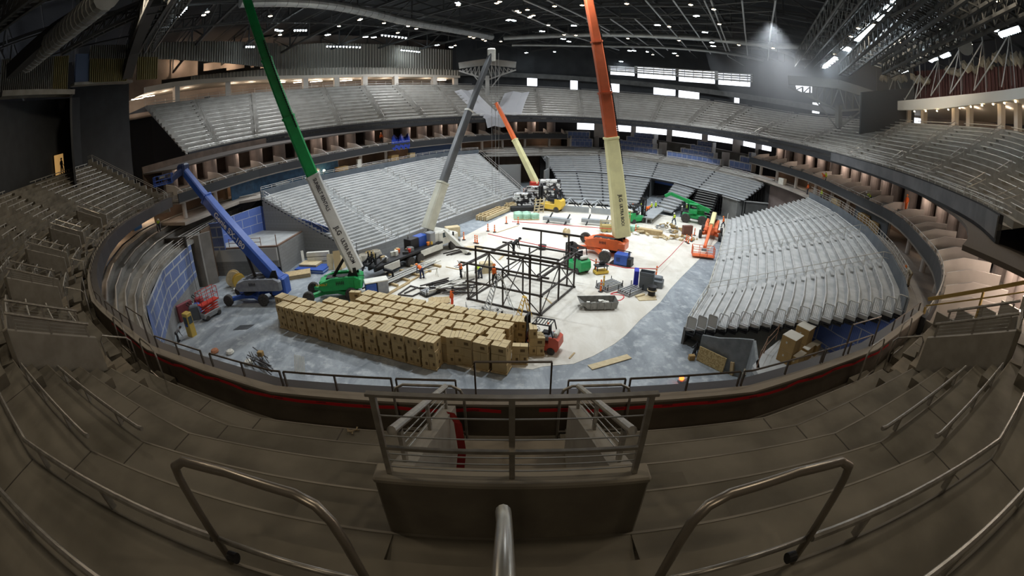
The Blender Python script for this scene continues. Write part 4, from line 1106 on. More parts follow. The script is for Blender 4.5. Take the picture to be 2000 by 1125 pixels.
# right-hand corner walls
w0 = FT[8]; mb = MB(); w1 = RI[11]
mb.sheet(RI[10].lerp(RO[10], 0.02), RI[12], 0, 7.5, 0.2); struct(mb, 'wall_corner_pink', mat('corner_pink', (0.25, 0.20, 0.185), 0.85, col2=(0.20, 0.155, 0.14), scale=0.3))
a, b, c = at(1405, 440), at(1415, 430), at(1520, 417)
a2 = at(1412, 383, 4.0); b2 = at(1441, 392, 4.0); c2 = at(1500, 398, 4.0)
mb = MB(); mb.sheet(a2, b2, 0, 4.0, 0.25); mb.sheet(b2, c2, 0, 4.0, 0.25); struct(mb, 'wall_corner_block', mat('corner_concrete', (0.20, 0.205, 0.20), 0.85, col2=(0.12, 0.12, 0.115), scale=0.35))
mb = MB(); mb.bar((a2.x, a2.y, 4.05), (b2.x, b2.y, 4.05), 0.5, 0.15); mb.bar((b2.x, b2.y, 4.05), (c2.x, c2.y, 4.05), 0.5, 0.15); struct(mb, 'trim_corner', concrete_pale)
for k in range(6):
    q = at(1384 + k * 5, 415 + k * 1.5); mb = MB(); mb.bar((q.x, q.y, 0), (q.x, q.y, 3.9), 0.14); struct(mb, 'beam_post', black_steel)
for k in range(5):
    q0, q1 = at(1396, 419), at(1414, 424); mb = MB(); mb.bar((q0.x, q0.y, 0.8 + k * 0.7), (q1.x, q1.y, 0.8 + k * 0.7), 0.08); struct(mb, 'beam_brace', black_steel)

# =================================================================== FAR END CLUB TERRACES: blue fronted boxes in three steps
club_blue = grid_mat('club_blue_board', (0.16, 0.23, 0.50), (0.62, 0.62, 0.62), 1.3, 1.25, 0.05, base2=(0.13, 0.20, 0.44), stripe=((0.24, 0.32, 0.56), 2.0))
def club(px0, py0, px1, py1, steps):
    a, b = at(px0, py0, 8.5), at(px1, py1, 8.5); a2, b2 = Vector((a.x, a.y)), Vector((b.x, b.y))
    t = (b2 - a2).normalized(); n = Vector((-t.y, t.x)); n = n if n.dot(a2) > 0 else -n
    z = 8.5
    for k, (dz, dep, trim) in enumerate(steps):
        p, q = a2 + n * (k * 2.4) + t * trim, b2 + n * (k * 2.4) - t * trim
        L = (q - p).length; c = p.lerp(q, 0.5) + n * (dep / 2); ang = atan2(t.y, t.x)
        mb = MB(); mb.sheet(p, q, z, z + dz, 0.08); mb2 = MB()
        struct(mb, 'wall_club_front', club_blue)
        mb2.box((c.x, c.y, z + dz - 0.16), (L, dep, 0.12), ang); mb2.box((p.x + (q - p).x / 2, p.y + (q - p).y / 2, z + dz + 0.03), (L, 0.22, 0.07), ang)
        for e in (p, q): mb2.box((e.x + n.x * dep / 2, e.y + n.y * dep / 2, z + dz / 2), (0.3, dep, dz + 0.1), ang)
        struct(mb2, 'terrace_step', mat('club_white', (0.62, 0.61, 0.58), 0.8))
        z += dz * 0.82
ST = [(1.35, 2.4, 0.0), (1.3, 2.4, 2.5), (1.3, 2.4, 4.0), (1.3, 2.4, 4.8)]
club(1114, 286.5, 1157, 287.5, [(2.2, 2.4, 0.0), (2.2, 2.4, 0.0)])
club(1180, 289, 1284, 302, ST)
club(1303, 306, 1406, 323, ST)
club(1424, 326, 1466, 335, [(1.6, 2.4, 0.0), (1.5, 2.4, 1.5), (1.3, 2.4, 2.5)])
mb = MB()
CF = [at(*p, 8.45) for p in [(1108, 286), (1180, 289), (1284, 302), (1406, 323), (1475, 338)]]
for a, b in zip(CF, CF[1:]):
    da, db = Vector((a.x, a.y)).normalized() * 14, Vector((b.x, b.y)).normalized() * 14
    mb.add([(a.x, a.y, 8.45), (b.x, b.y, 8.45), (b.x + db.x, b.y + db.y, 8.45), (a.x + da.x, a.y + da.y, 8.45)], [(0, 1, 2, 3)])
    mb.add([(a.x + da.x * .7, a.y + da.y * .7, 11.6), (b.x + db.x * .7, b.y + db.y * .7, 11.6), (b.x + db.x, b.y + db.y, 11.6), (a.x + da.x, a.y + da.y, 11.6)], [(0, 1, 2, 3)])
    mb.add([(a.x + da.x * .7, a.y + da.y * .7, 11.6), (b.x + db.x * .7, b.y + db.y * .7, 11.6), (b.x + db.x * .7, b.y + db.y * .7, 8.45), (a.x + da.x * .7, a.y + da.y * .7, 8.45)], [(0, 1, 2, 3)])
struct(mb, 'floor_club', concrete_mid)
for p in [(1112, 262, 1114, 286), (1160, 268, 1168, 286), (1287, 287, 1302, 300), (1410, 303, 1424, 322), (1464, 312, 1476, 334)]:
    a = at(p[0], p[3] + 1, 8.45); b = at(p[2], p[3] + 2, 8.45); mb = MB()
    n = Vector((a.x, a.y)).normalized() * 2
    mb.sheet((a.x + n.x, a.y + n.y), (b.x + n.x, b.y + n.y), 8.45, 11.4, 0.3); struct(mb, 'wall_club_pier', plaster)

# =================================================================== OUTER SHELL, UPPER CONCOURSE, ROOF
BK = [e[NU] for e in E_U]                                # back edge of the upper bowl
BN = KN
def zb(i): return Z_U[i][NU - 1]
i_c = near_index(BK, az_px(905, 170))                    # left of here: warm lit concourse behind the upper tier
i_d = near_index(BK, az_px(1632, 240))                   # right of here: right-hand concourse under the white balcony
wall_dark = mat('hall_wall', (0.055, 0.060, 0.066), 0.85, col2=(0.040, 0.044, 0.050), scale=0.4)
# --- helper: wall along a curve with rectangular openings given by picture corners (survey of the real openings)
def holed(C, i0, i1, zlo, zhi, holes, m, name, th=0.25, step=0.8):
    P = dense(C[i0:i1 + 1], step); H = []
    for (x0, y0, x1, y1) in holes:
        az0, az1 = az_px(x0, (y0 + y1) / 2), az_px(x1, (y0 + y1) / 2)
        pm = min(P, key=lambda p: abs(atan2(p.x, p.y) - (az0 + az1) / 2))
        H.append((az0, az1, rise((x0 + x1) / 2, y1, pm), rise((x0 + x1) / 2, y0, pm)))
    mb = MB()
    for a, b in zip(P, P[1:]):
        azm = atan2((a.x + b.x) / 2, (a.y + b.y) / 2); cutz = sorted([(lo_, hi_) for z0_, z1_, lo_, hi_ in H if z0_ <= azm <= z1_])
        z = zlo(azm) if callable(zlo) else zlo; top = zhi
        for lo_, hi_ in cutz:
            if lo_ > z: mb.sheet(a, b, z, lo_, th)
            z = max(z, hi_)
        if z < top: mb.sheet(a, b, z, top, th)
    return struct(mb, name, m)
TOPZ = ROOF_Z + 1.5
B1 = [BK[i] + BN[i] * 2.2 for i in range(len(BK))]
def zfun(C, f):
    tab = sorted((atan2(C[i].x, C[i].y), f(i)) for i in range(len(C)))
    return lambda az: el_at(tab, az)
holes_up = [(1029, 152, 1048, 168), (1115, 155, 1128, 175), (1195, 160, 1210, 180), (1276, 168, 1317, 186), (1323, 171, 1368, 192), (1432, 182, 1446, 201), (1583, 200, 1598, 221),
            (1193, 130, 1240, 147), (1246, 132, 1318, 154), (1324, 137, 1394, 161), (1402, 143, 1464, 167), (1554, 159, 1584, 180)]
holed(B1, i_c, i_d, zfun(B1, lambda i: zb(i) - 1.2), TOPZ, holes_up, wall_dark, 'wall_far')
# thin mullions and purlins seen against the daylight of the big upper windows
for (x0, y0, x1, y1) in holes_up[7:11]:
    az0, az1 = az_px(x0, y0), az_px(x1, y1); P = [p for p in dense(B1[i_c:i_d + 1], 0.8) if az0 - 0.01 < atan2(p.x, p.y) < az1 + 0.01]
    if len(P) < 2: continue
    zl, zh = rise((x0 + x1) / 2, y1, P[len(P) // 2]), rise((x0 + x1) / 2, y0, P[len(P) // 2])
    mb = MB()
    P = [p - p.normalized() * 0.3 for p in P]
    for f, r_ in ((0.42, .3), (0.62, 0.22), (0.80, 0.3), (0.97, 0.2)): mb.tube([(p.x, p.y, zl + (zh - zl) * f) for p in P], r_, 4)
    for q in range(0, len(P), 3): mb.bar((P[q].x, P[q].y, zl + (zh - zl) * .3), (P[q].x, P[q].y, zh), 0.16)
    struct(mb, 'window_frame', galv)
# ledge / balcony front above the lower openings
mb = MB(); B2 = [BK[i] + BN[i] * 1.0 for i in range(len(BK))]
led_t = el_table([(905, 138), (1000, 142), (1100, 147), (1193, 154), (1300, 164), (1400, 176), (1500, 190), (1632, 212)])
for i in range(i_c, i_d):
    za, zc = z_by(led_t, B2[i]), z_by(led_t, B2[i + 1]); mb.sheet(B2[i], B2[i + 1], (za - 1.3, zc - 1.3), (za, zc), 0.15)
    mb.sheet(B2[i], B2[i + 1], (za - 1.3, zc - 1.3), (za - 1.15, zc - 1.15), -0.2)
struct(mb, 'fascia_ledge', mat('ledge_grey', (0.16, 0.165, 0.165), 0.7, col2=(0.11, 0.115, 0.115), scale=0.7))
# --- left concourse
B3 = [BK[i] + BN[i] * 8.0 for i in range(len(BK))]
sof = el_table([(252, 189), (300, 178), (348, 169), (420, 161), (500, 156), (600, 153), (669, 151), (787, 150), (922, 153)])
sof_top = el_table([(252, 177), (348, 158), (500, 149), (600, 147), (669, 146), (787, 145), (922, 149)])
par_top = el_table([(252, 172), (348, 152), (420, 144), (500, 137), (585, 134), (669, 132), (787, 133), (922, 139)])
up_top = el_table([(252, 90), (400, 88), (540, 90), (635, 84), (770, 88), (855, 96), (960, 104)])
con = MB(); fl = MB(); cl_ = MB(); pr = MB()
corr = mat('corrugated_deck', (0.19, 0.18, 0.155), 0.6, 0.2)
for i in range(0, i_c):
    za, zc = z_by(sof, BK[i]), z_by(sof, BK[i + 1]); ta, tc = z_by(sof_top, BK[i]), z_by(sof_top, BK[i + 1]); pa, pc = z_by(par_top, BK[i]), z_by(par_top, BK[i + 1])
    con.sheet(BK[i], BK[i + 1], (za, zc), (ta, tc), 0.4)
    fl.add([(BK[i].x, BK[i].y, zb(i)), (BK[i + 1].x, BK[i + 1].y, zb(i + 1)), (B3[i + 1].x, B3[i + 1].y, zb(i + 1)), (B3[i].x, B3[i].y, zb(i))], [(0, 1, 2, 3)])
    cl_.add([(BK[i].x, BK[i].y, za), (BK[i + 1].x, BK[i + 1].y, zc), (B3[i + 1].x, B3[i + 1].y, zc), (B3[i].x, B3[i].y, za)], [(3, 2, 1, 0)])
struct(con, 'fascia_soffit', mat('cream_soffit', (0.55, 0.50, 0.43), 0.8)); struct(fl, 'floor_upper_concourse', concrete_mid); struct(cl_, 'ceiling_upper_concourse', mat('cream_soffit', (0.55, 0.50, 0.43)))
# corrugated parapet: fine vertical ribs
def ribbed(C, i0, i1, lo_t, hi_t, m, m2, name, pitch=0.6, d=0.12):
    P = dense(C[i0:i1 + 1], pitch); mb = MB(); rb = MB()
    for a, b in zip(P, P[1:]):
        lz = (lo_t(a), lo_t(b)); hz_ = (hi_t(a), hi_t(b)); mb.sheet(a, b, lz, hz_, 0.1)
        n = Vector(((b - a).y, -(b - a).x)).normalized() * d
        q = a - Vector((-n.x, -n.y)) if n.dot(a) < 0 else a - n
        rb.bar((q.x, q.y, lz[0]), (q.x, q.y, hz_[0]), 0.16, 0.08)
    s = struct(mb, name, m); o = rb.build('ribs', m2, s); o['kind'] = 'stuff'
    return s
rib_dark = mat('stud_backing', (0.20, 0.19, 0.165), 0.8); rib_light = mat('stud_face', (0.50, 0.47, 0.40), 0.6, 0.1)  # board behind the studs takes the darker of the two tones
B0 = [BK[i] + BN[i] * 0.1 for i in range(len(BK))]
ribbed(B0, 3, i_c, lambda p: z_by(sof_top, p), lambda p: z_by(par_top, p), corr, rib_light, 'wall_balustrade', 0.7)
# stud framed wall above, standing back from the balustrade
B5 = [BK[i] + BN[i] * 4.5 for i in range(len(BK))]
j0 = near_index(B5, az_px(540, 120))
ribbed(B5, j0, i_c, lambda p: z_by(par_top, p) - 1.5, lambda p: z_by(up_top, p), rib_dark, rib_light, 'wall_stud_framed', 0.62)
# left of it: rooms lit warm behind the balustrade
j1 = near_index(B5, az_px(305, 130)); j2 = near_index(B5, az_px(392, 125))
holed(B5, j1, j0, zfun(B5, lambda i: z_by(par_top, B5[i]) - 1.5), TOPZ - 4, [(307, 113, 388, 152), (396, 121, 440, 136), (444, 120, 478, 135), (487, 116, 498, 132), (510, 112, 534, 132)], mat('upper_wall', (0.10, 0.10, 0.095), 0.8), 'wall_upper_left', step=0.6)
for (x0, x1, e) in ((307, 388, 260), (396, 440, 240), (444, 478, 240), (487, 534, 260)):
    B6 = min(range(len(B5)), key=lambda i: abs(atan2(B5[i].x, B5[i].y) - az_px((x0 + x1) / 2, 125)))
    q = B5[B6] + BN[B6] * 3.0
    ll = bpy.data.lights.new('room_lamp', 'POINT'); ll.energy = e; ll.color = (1.0, 0.72, 0.5); ll.shadow_soft_size = 0.3
    lo_ = bpy.data.objects.new('room_lamp', ll); COL.objects.link(lo_); lo_.location = (q.x, q.y, rise((x0 + x1) / 2, 124, q))
B7 = [BK[i] + BN[i] * 9.5 for i in range(len(BK))]
mb = MB()
for i in range(0, i_c):
    mb.sheet(B7[i], B7[i + 1], zb(i) - 1, z_by(up_top, B7[i]) + 2, 0.2)
    za = z_by(par_top, BK[i]) - 1.2; zc = z_by(par_top, BK[i + 1]) - 1.2
struct(mb, 'wall_concourse_back', mat('concourse_back', (0.34, 0.29, 0.25), 0.85, col2=(0.24, 0.20, 0.18), scale=0.25))
# back wall of the lower part of the concourse: navy with pale lit doorways
for (x0, x1) in ((520, 592), (665, 705), (712, 738), (782, 812), (818, 842), (855, 880)):
    pass
mb = MB(); B8 = [BK[i] + BN[i] * 6.5 for i in range(len(BK))]
holed(B8, 0, i_c, zfun(B8, lambda i: zb(i) - 0.2), 25.5, [(400, 176, 412, 189), (463, 170, 478, 187), (503, 160, 596, 182), (666, 157, 738, 170), (784, 157, 843, 170), (858, 155, 880, 168)], navy_paint, 'wall_concourse_navy', step=0.6)
for px in (344, 445, 596, 657, 712, 772, 848, 889):
    i = min(range(len(BK)), key=lambda i: abs(atan2(BK[i].x, BK[i].y) - az_px(px, 160))); p = far(px, 165, (BK[i] + BN[i] * 0.6).length)
    mb = MB(); z1_ = z_by(sof, p) + 0.1; mb.box((p.x, p.y, (zb(i) - 0.2 + z1_) / 2), (1.1, 1.1, z1_ - zb(i) + 0.3), atan2(BN[i].y, BN[i].x)); struct(mb, 'column', mat('concourse_column', (0.52, 0.48, 0.43), 0.8))
for k, px in enumerate((262, 300, 345, 395, 445, 500, 545, 585, 622, 655, 690, 725, 760, 800, 838, 870)):
    i = min(range(len(BK)), key=lambda i: abs(atan2(BK[i].x, BK[i].y) - az_px(px, 160))); n = BN[i]; t = Vector((n.y, -n.x))
    q = BK[i] + n * 3.0; z1_ = z_by(sof, BK[i]) - 0.25
    ll = bpy.data.lights.new('concourse_tube', 'POINT'); ll.energy = 120; ll.color = (1.0, 0.80, 0.62); ll.shadow_soft_size = 0.4
    lo_ = bpy.data.objects.new('concourse_tube', ll); COL.objects.link(lo_); lo_.location = (q.x, q.y, z1_ - 0.5)
    if px in (262, 300, 545, 585, 622, 690, 870):
        mb = MB(); mb.box((0, 0, 0), (2.8, 0.22, 0.1)); thing(mb, 'tube_light', tube_lamp, 'bare fluorescent tube under the cream soffit of the upper left concourse', 'lamp', 'fluorescent tubes in the upper left concourse', loc=(q.x, q.y, z1_ - 0.15), rot=(0, 0, atan2(t.y, t.x)))
guard([BK[i] for i in range(0, i_c)], 0, 1.0, rail_dull, 'guard_rail', 'guard rail at the back of the upper left tier', post=2.5, ztab=[zb(i) for i in range(0, i_c)])

# --- big dark walls on the left, behind the middle tier and at the end of the upper tier
def wall_px(top, bot, d0, d1, m, name='wall_left', th=0.3, zb0=None):
    """vertical wall: top=(px,py) pairs, at horizontal distances d0, d1"""
    a = far(*top[0], d0); b = far(*top[1], d1)
    z0 = zb0 if zb0 is not None else far(*bot[0], d0).z
    mb = MB(); mb.sheet(a, b, z0, (a.z, b.z), th); return struct(mb, name, m), a, b
LT = E_M[0][NM]; d_c = LT.length
charcoal = mat('charcoal_wall', (0.036, 0.040, 0.046), 0.85, col2=(0.028, 0.031, 0.036), scale=0.6)
wall_px([(141, 163), (252, 158)], [(141, 330), (252, 330)], 66.0, 70.0, charcoal, zb0=10.0)
wall_px([(141, 190), (141, 163)], [(0, 0), (0, 0)], 55, 66.0, charcoal, zb0=10.0)
# long wall behind the top row of the middle tier
WB = [E_M[i][NM] + MNN[i] * 1.2 for i in range(len(E_M))]
wtop = el_table([(0, 195), (60, 190), (141, 186)])
mb = MB()
iw = [i for i in range(len(stat)) if stat[i] < -14]
for i, j in zip(iw, iw[1:]):
    mb.sheet(WB[i], WB[j], row_z(NM - 1) - 1, row_z(NM - 1) + 9.5, -0.3)
struct(mb, 'wall_left', charcoal)
# walkway floor at the back of the middle tier
mb = MB()
for i, j in zip(iw, iw[1:]):
    a, b, c, d = E_M[i][NM], E_M[j][NM], WB[j], WB[i]; z = row_z(NM - 1)
    mb.add([(a.x, a.y, z), (b.x, b.y, z), (c.x, c.y, z), (d.x, d.y, z)], [(0, 1, 2, 3)])
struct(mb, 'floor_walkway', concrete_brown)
# dark back wall under the upper tier's left end
e0 = K[0]; e1 = BK[0]
mb = MB(); mb.sheet(e0 + KN[0] * 6 + Vector((0.5, -0.5)), E_M[0][4] + Vector((-0.5, 1.5)), 10.5, 18.0, 0.2); mb.sheet(e0 + KN[0] * 5, e0 + KN[0] * 5 + Vector((6, 9)), 11, 18, 0.2)
# ribbed olive stud walls high on the left, above the dark walls
def ribbed_px(x0, y0b, y0t, x1, y1b, y1t, d0, d1, m, m2, name, n):
    a, b = far(x0, y0b, d0), far(x1, y1b, d1); at_, bt_ = far(x0, y0t, d0), far(x1, y1t, d1)
    mb = MB(); mb.sheet(a, b, (a.z, b.z), (at_.z, bt_.z), 0.2); s = struct(mb, name, m); rb = MB(); nn_ = -Vector((a.x + b.x, a.y + b.y, 0)).normalized() * 0.15
    for k in range(n + 1):
        t = k / n; q = a.lerp(b, t) + nn_; zt = at_.z + (bt_.z - at_.z) * t; rb.bar((q.x, q.y, q.z), (q.x, q.y, zt), 0.28, 0.12)
    o = rb.build('studs', m2, s); o['kind'] = 'stuff'
    return s
olive = mat('olive_board', (0.20, 0.165, 0.06), 0.85); olive2 = mat('olive_stud', (0.27, 0.225, 0.10), 0.7); greyst = mat('grey_stud', (0.20, 0.195, 0.18), 0.5, 0.3)
ribbed_px(0, 180, 118, 100, 180, 112, 52, 56, rib_dark, greyst, 'wall_stud_framed', 26)
ribbed_px(100, 180, 112, 130, 178, 110, 56, 58, olive, olive2, 'wall_stud_framed', 8)
ribbed_px(175, 161, 115, 246, 158, 115, 62, 66, olive, olive2, 'wall_stud_framed', 18)
ribbed_px(175, 116, 90, 250, 116, 88, 62, 66, rib_dark, greyst, 'wall_stud_framed', 18)
ribbed_px(268, 156, 112, 306, 154, 112, 68, 70, olive, olive2, 'wall_stud_framed', 9)
ribbed_px(250, 114, 88, 540, 134, 85, 72, 96, rib_dark, greyst, 'wall_stud_framed', 60)
wall_px([(150, 105), (175, 105)], [(150, 165), (175, 165)], 60.5, 62, mat('blue_grey_board', (0.10, 0.14, 0.24), 0.8), name='wall_panel')
mb = MB(); a, b = far(0, 186, 51), far(141, 182, 58); mb.bar(a, b, 1.2, 0.6); a, b = far(141, 166, 60), far(255, 160, 70); mb.bar(a, b, 1.0, 0.35); struct(mb, 'trim_ledge', concrete_mid)

# --- right-hand: white curved balcony with its concourse
wb_b = el_table([(1700, 216), (1760, 222), (1830, 221), (1900, 213), (1960, 207), (2060, 196)])
wb_t = el_table([(1700, 199), (1760, 197), (1830, 190), (1900, 183), (1960, 176), (2060, 160)])
B_R = [BK[i] + BN[i] * 0.4 for i in range(len(BK))]
# carry the back edge on beyond the frame
ext = BK[-1] + (BK[-1] - BK[-3]).normalized() * 22
i_w = near_index(BK, az_px(1704, 235))
RC = BK[i_w:] + [BK[-1].lerp(ext, .5), ext]
def zb_r(p): return z_by(UP_BACK, p)
mb = MB(); sf = MB(); f2 = MB(); bw = MB()
RNm = normals(RC, 1)
RC8 = [RC[i] + RNm[i] * 9.0 for i in range(len(RC))]; RCm = [RC[i] - RNm[i] * 1.5 for i in range(len(RC))]
for i in range(len(RC) - 1):
    a, b = RCm[i], RCm[i + 1]
    mb.sheet(a, b, (z_by(wb_b, a) + 0.5, z_by(wb_b, b) + 0.5), (z_by(wb_t, a), z_by(wb_t, b)), 0.3)
    c, d = RC[i] + RNm[i] * 1.0, RC[i + 1] + RNm[i + 1] * 1.0
    mb.add([(a.x, a.y, z_by(wb_b, a) + 0.5), (b.x, b.y, z_by(wb_b, b) + 0.5), (d.x, d.y, zb_r(d) + 2.9), (c.x, c.y, zb_r(c) + 2.9)], [(0, 1, 2, 3)])
    sf.add([(c.x, c.y, zb_r(c) + 2.9), (d.x, d.y, zb_r(d) + 2.9), (RC8[i + 1].x, RC8[i + 1].y, zb_r(d) + 2.9), (RC8[i].x, RC8[i].y, zb_r(c) + 2.9)], [(0, 1, 2, 3)])
    f2.add([(RC[i].x, RC[i].y, zb_r(c) - 0.3), (RC[i + 1].x, RC[i + 1].y, zb_r(d) - 0.3), (RC8[i + 1].x, RC8[i + 1].y, zb_r(d) - 0.3), (RC8[i].x, RC8[i].y, zb_r(c) - 0.3)], [(0, 1, 2, 3)])
struct(mb, 'balcony_front', mat('white_balcony', (0.60, 0.58, 0.53), 0.7)); struct(sf, 'ceiling_right_concourse', mat('cream_soffit', (0.55, 0.50, 0.43))); struct(f2, 'floor_right_concourse', concrete_mid)
holed(RC8, 0, len(RC8) - 1, 21.0, 27.0, [(1737, 226, 1750, 246), (1754, 228, 1802, 250)], mat('concourse_back', (0.34, 0.29, 0.25)), 'wall_right_concourse', step=0.5)
for k, px in enumerate((1745, 1775, 1812, 1850, 1900, 1945, 1990, 2040)):
    i = min(range(len(RC)), key=lambda i: abs(atan2(RC[i].x, RC[i].y) - az_px(px, 235))); n = RNm[i]
    q = RC[i] + n * 2.2; 
    mb = MB(); q2 = RC[i] + n * 0.8; mb.box((q2.x, q2.y, zb_r(q2) + 1.4), (0.8, 0.8, 3.1), atan2(n.y, n.x)); struct(mb, 'column', mat('concourse_column', (0.52, 0.48, 0.43)))
    ll = bpy.data.lights.new('concourse_tube', 'POINT'); ll.energy = 55; ll.color = (1.0, 0.80, 0.62); ll.shadow_soft_size = 0.3
    lo_ = bpy.data.objects.new('concourse_tube', ll); COL.objects.link(lo_); lo_.location = (q.x, q.y, zb_r(q) + 2.3)
    mb = MB(); t = Vector((n.y, -n.x)); q3 = RC[i] + n * 3 + t * 1.5; mb.box((0, 0, 0), (2.2, 0.2, 0.1)); thing(mb, 'tube_light', tube_lamp, 'bare fluorescent tube in the concourse under the white curved balcony', 'lamp', 'fluorescent tubes under the white balcony', loc=(q3.x, q3.y, zb_r(q3) + 2.75), rot=(0, 0, atan2(t.y, t.x)))
for k in range(13):
    px = 1742 + k * 22; az = az_px(px, 215); i = min(range(len(RCm)), key=lambda i: abs(atan2(RCm[i].x, RCm[i].y) - az)); q = far(px, 222, RCm[i].length + 1.2)
    mb = MB(); mb.cyl((0, 0, 0), 0.13, 0.12, 10, r2=0.09); thing(mb, 'downlight', warm_lamp, 'small round downlight along the underside of the white curved balcony', 'lamp', 'downlights under the white balcony edge', loc=(q.x, q.y, z_by(wb_b, q) + 0.3))
# red-brown stud wall behind the balcony
mb_lo = lambda p: z_by(wb_t, p) - 1.0
B9 = [RC[i] + RNm[i] * 3.0 for i in range(len(RC))]
redst = mat('maroon_board', (0.115, 0.045, 0.04), 0.85); redst2 = mat('maroon_stud', (0.20, 0.10, 0.085), 0.7)
ribbed(B9, 0, len(B9) - 1, mb_lo, lambda p: ROOF_Z - 6.5, redst, redst2, 'wall_maroon', 0.7)
# radial dark wall between the far and the right block of the upper tier
mb = MB(); i = near_index(K, az_px(1634, 300)); a = E_U[i][5]; b = B1[i]; mb.sheet(a, b, (20.0, zb(i)), (zb(i) + 2.5, zb(i) + 6), 0.4); mb.sheet(B1[i], BK[i_w] + BN[i_w] * 1.0, zb(i) - 1, ROOF_Z, 0.3); struct(mb, 'wall_radial', mat('radial_dark', (0.035, 0.038, 0.042), 0.85))

clubwin = el_table([(1108, 252), (1232, 258), (1302, 264), (1371, 273), (1432, 281), (1490, 293)])
# --- outer shell that closes the hall (daylight enters only through the openings above)
shell_m = mat('outer_shell', (0.05, 0.05, 0.055), 0.9)
O1 = [BK[i] + BN[i] * 10.5 for i in range(len(BK))]
mb = MB()
for i in range(0, i_c): mb.sheet(O1[i], O1[i + 1], -0.5, TOPZ, 0.3)
mb.sheet(O1[i_c], B1[i_c], 10, TOPZ, 0.3)
# far sector below the seating: open behind the club windows, closed elsewhere
for i in range(i_c, i_d):
    az = atan2(B1[i].x, B1[i].y)
    if az < az_px(1112, 250) or az > az_px(1478, 285): mb.sheet(B1[i], B1[i + 1], -0.5, zb(i), 0.3)
    else: mb.sheet(B1[i], B1[i + 1], -0.5, (z_by(clubwin, B1[i]), z_by(clubwin, B1[i + 1])), 0.3); mb.sheet(B1[i], B1[i + 1], 15.4, zb(i) - 1.0, 0.3)
O2 = [RC[i] + RNm[i] * 10.0 for i in range(len(RC))]
kR = next(i for i, p in enumerate(O2) if atan2(p.x, p.y) > az_px(1812, 240))
mb.sheet(B1[i_d], O2[0], -0.5, 21.0, 0.3); mb.sheet(B1[i_d], BK[i_w] + BN[i_w], 21, TOPZ, 0.3)
for i in range(len(O2) - 1):
    if i >= kR: mb.sheet(O2[i], O2[i + 1], -0.5, TOPZ, 0.3)
    else: mb.sheet(O2[i], O2[i + 1], -0.5, 21.0, 0.3); mb.sheet(O2[i], O2[i + 1], 26.5, TOPZ, 0.3)
back = [O2[-1], Vector((52, -28)), Vector((-75, -28)), Vector((-92, 12)), O1[0]]
for a, b in zip(back, back[1:]): mb.sheet(a, b, -0.5, TOPZ, 0.3)
struct(mb, 'wall_shell', shell_m)
# piers between the club windows
for x0, x1 in ((1160, 1190), (1232, 1242), (1302, 1313), (1371, 1383), (1432, 1453), (1477, 1490)):
    i = min(range(len(B1)), key=lambda i: abs(atan2(B1[i].x, B1[i].y) - az_px((x0 + x1) / 2, 260))); d = B1[i].length - 0.6
    a, b = far(x0, 260, d), far(x1, 262, d); mb = MB(); mb.sheet(a, b, 11.0, 16.0, 0.5); struct(mb, 'wall_window_pier', plaster)
# soffit under the far sector of the upper tier
mb = MB()
for i in range(i_c, i_d):
    a, b, c, d = K[i] + KN[i] * 1, K[i + 1] + KN[i + 1] * 1, B1[i + 1], B1[i]
    mb.add([(a.x, a.y, 15.15), (b.x, b.y, 15.15), (c.x, c.y, 15.3), (d.x, d.y, 15.3)], [(0, 1, 2, 3)])
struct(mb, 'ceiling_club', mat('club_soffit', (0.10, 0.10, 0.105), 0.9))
# roof deck
roof_m = mat('roof_deck_dark', (0.045, 0.048, 0.052), 0.9, col2=(0.030, 0.032, 0.036), scale=0.15)
mb = MB(); ring_pts = O1[:i_c + 1] + B1[i_c:i_d + 1] + O2 + back[1:-1]
cx_, cy_ = 5, 45
for a, b in zip(ring_pts, ring_pts[1:] + ring_pts[:1]): mb.add([(a.x * 1.02, a.y * 1.02, ROOF_Z + 0.8), (b.x * 1.02, b.y * 1.02, ROOF_Z + 0.8), (cx_, cy_, ROOF_Z + 5)], [(0, 1, 2)])
struct(mb, 'roof', roof_m)

# lower concourse floors reaching from the back of the lower stands to the suites' line
def fan(name, inner, outer, z, m):
    """floor strip between two plan curves, matched by fraction of length"""
    mb = MB(); n = 60
    def fr(C):
        S = arc([Vector(p[:2]) for p in C]); L = S[-1]
        def f(t):
            v = t * L
            for i in range(len(C) - 1):
                if v <= S[i + 1] + 1e-6: k = (v - S[i]) / max(1e-6, S[i + 1] - S[i]); return Vector(C[i][:2]).lerp(Vector(C[i + 1][:2]), k)
            return Vector(C[-1][:2])
        return f
    fi, fo = fr(inner), fr(outer)
    for k in range(n):
        a, b, c, d = fi(k / n), fi((k + 1) / n), fo((k + 1) / n), fo(k / n)
        v = [(p.x, p.y, z) for p in (a, b, c, d)]
        mb.add(v + [(p[0], p[1], z - 0.35) for p in v], [(0, 1, 2, 3), (7, 6, 5, 4), (0, 4, 5, 1), (2, 6, 7, 3)])
    return struct(mb, name, m)
cfl = mat('concourse_floor', (0.42, 0.37, 0.32))
fan('floor_concourse', list(reversed([RO[12]] + [Vector(p) for p in reversed(RBACK)])), list(reversed([p + n * 1.0 for p, n in list(zip(SR, SRN))[7:]])), 8.33, cfl)
fan('floor_concourse', [BO[7]] + [p[NL] for p in E_L] + [RO[0]], [p + n * 1.0 for p, n in list(zip(SL, SLN))[:20]], 8.32, cfl)

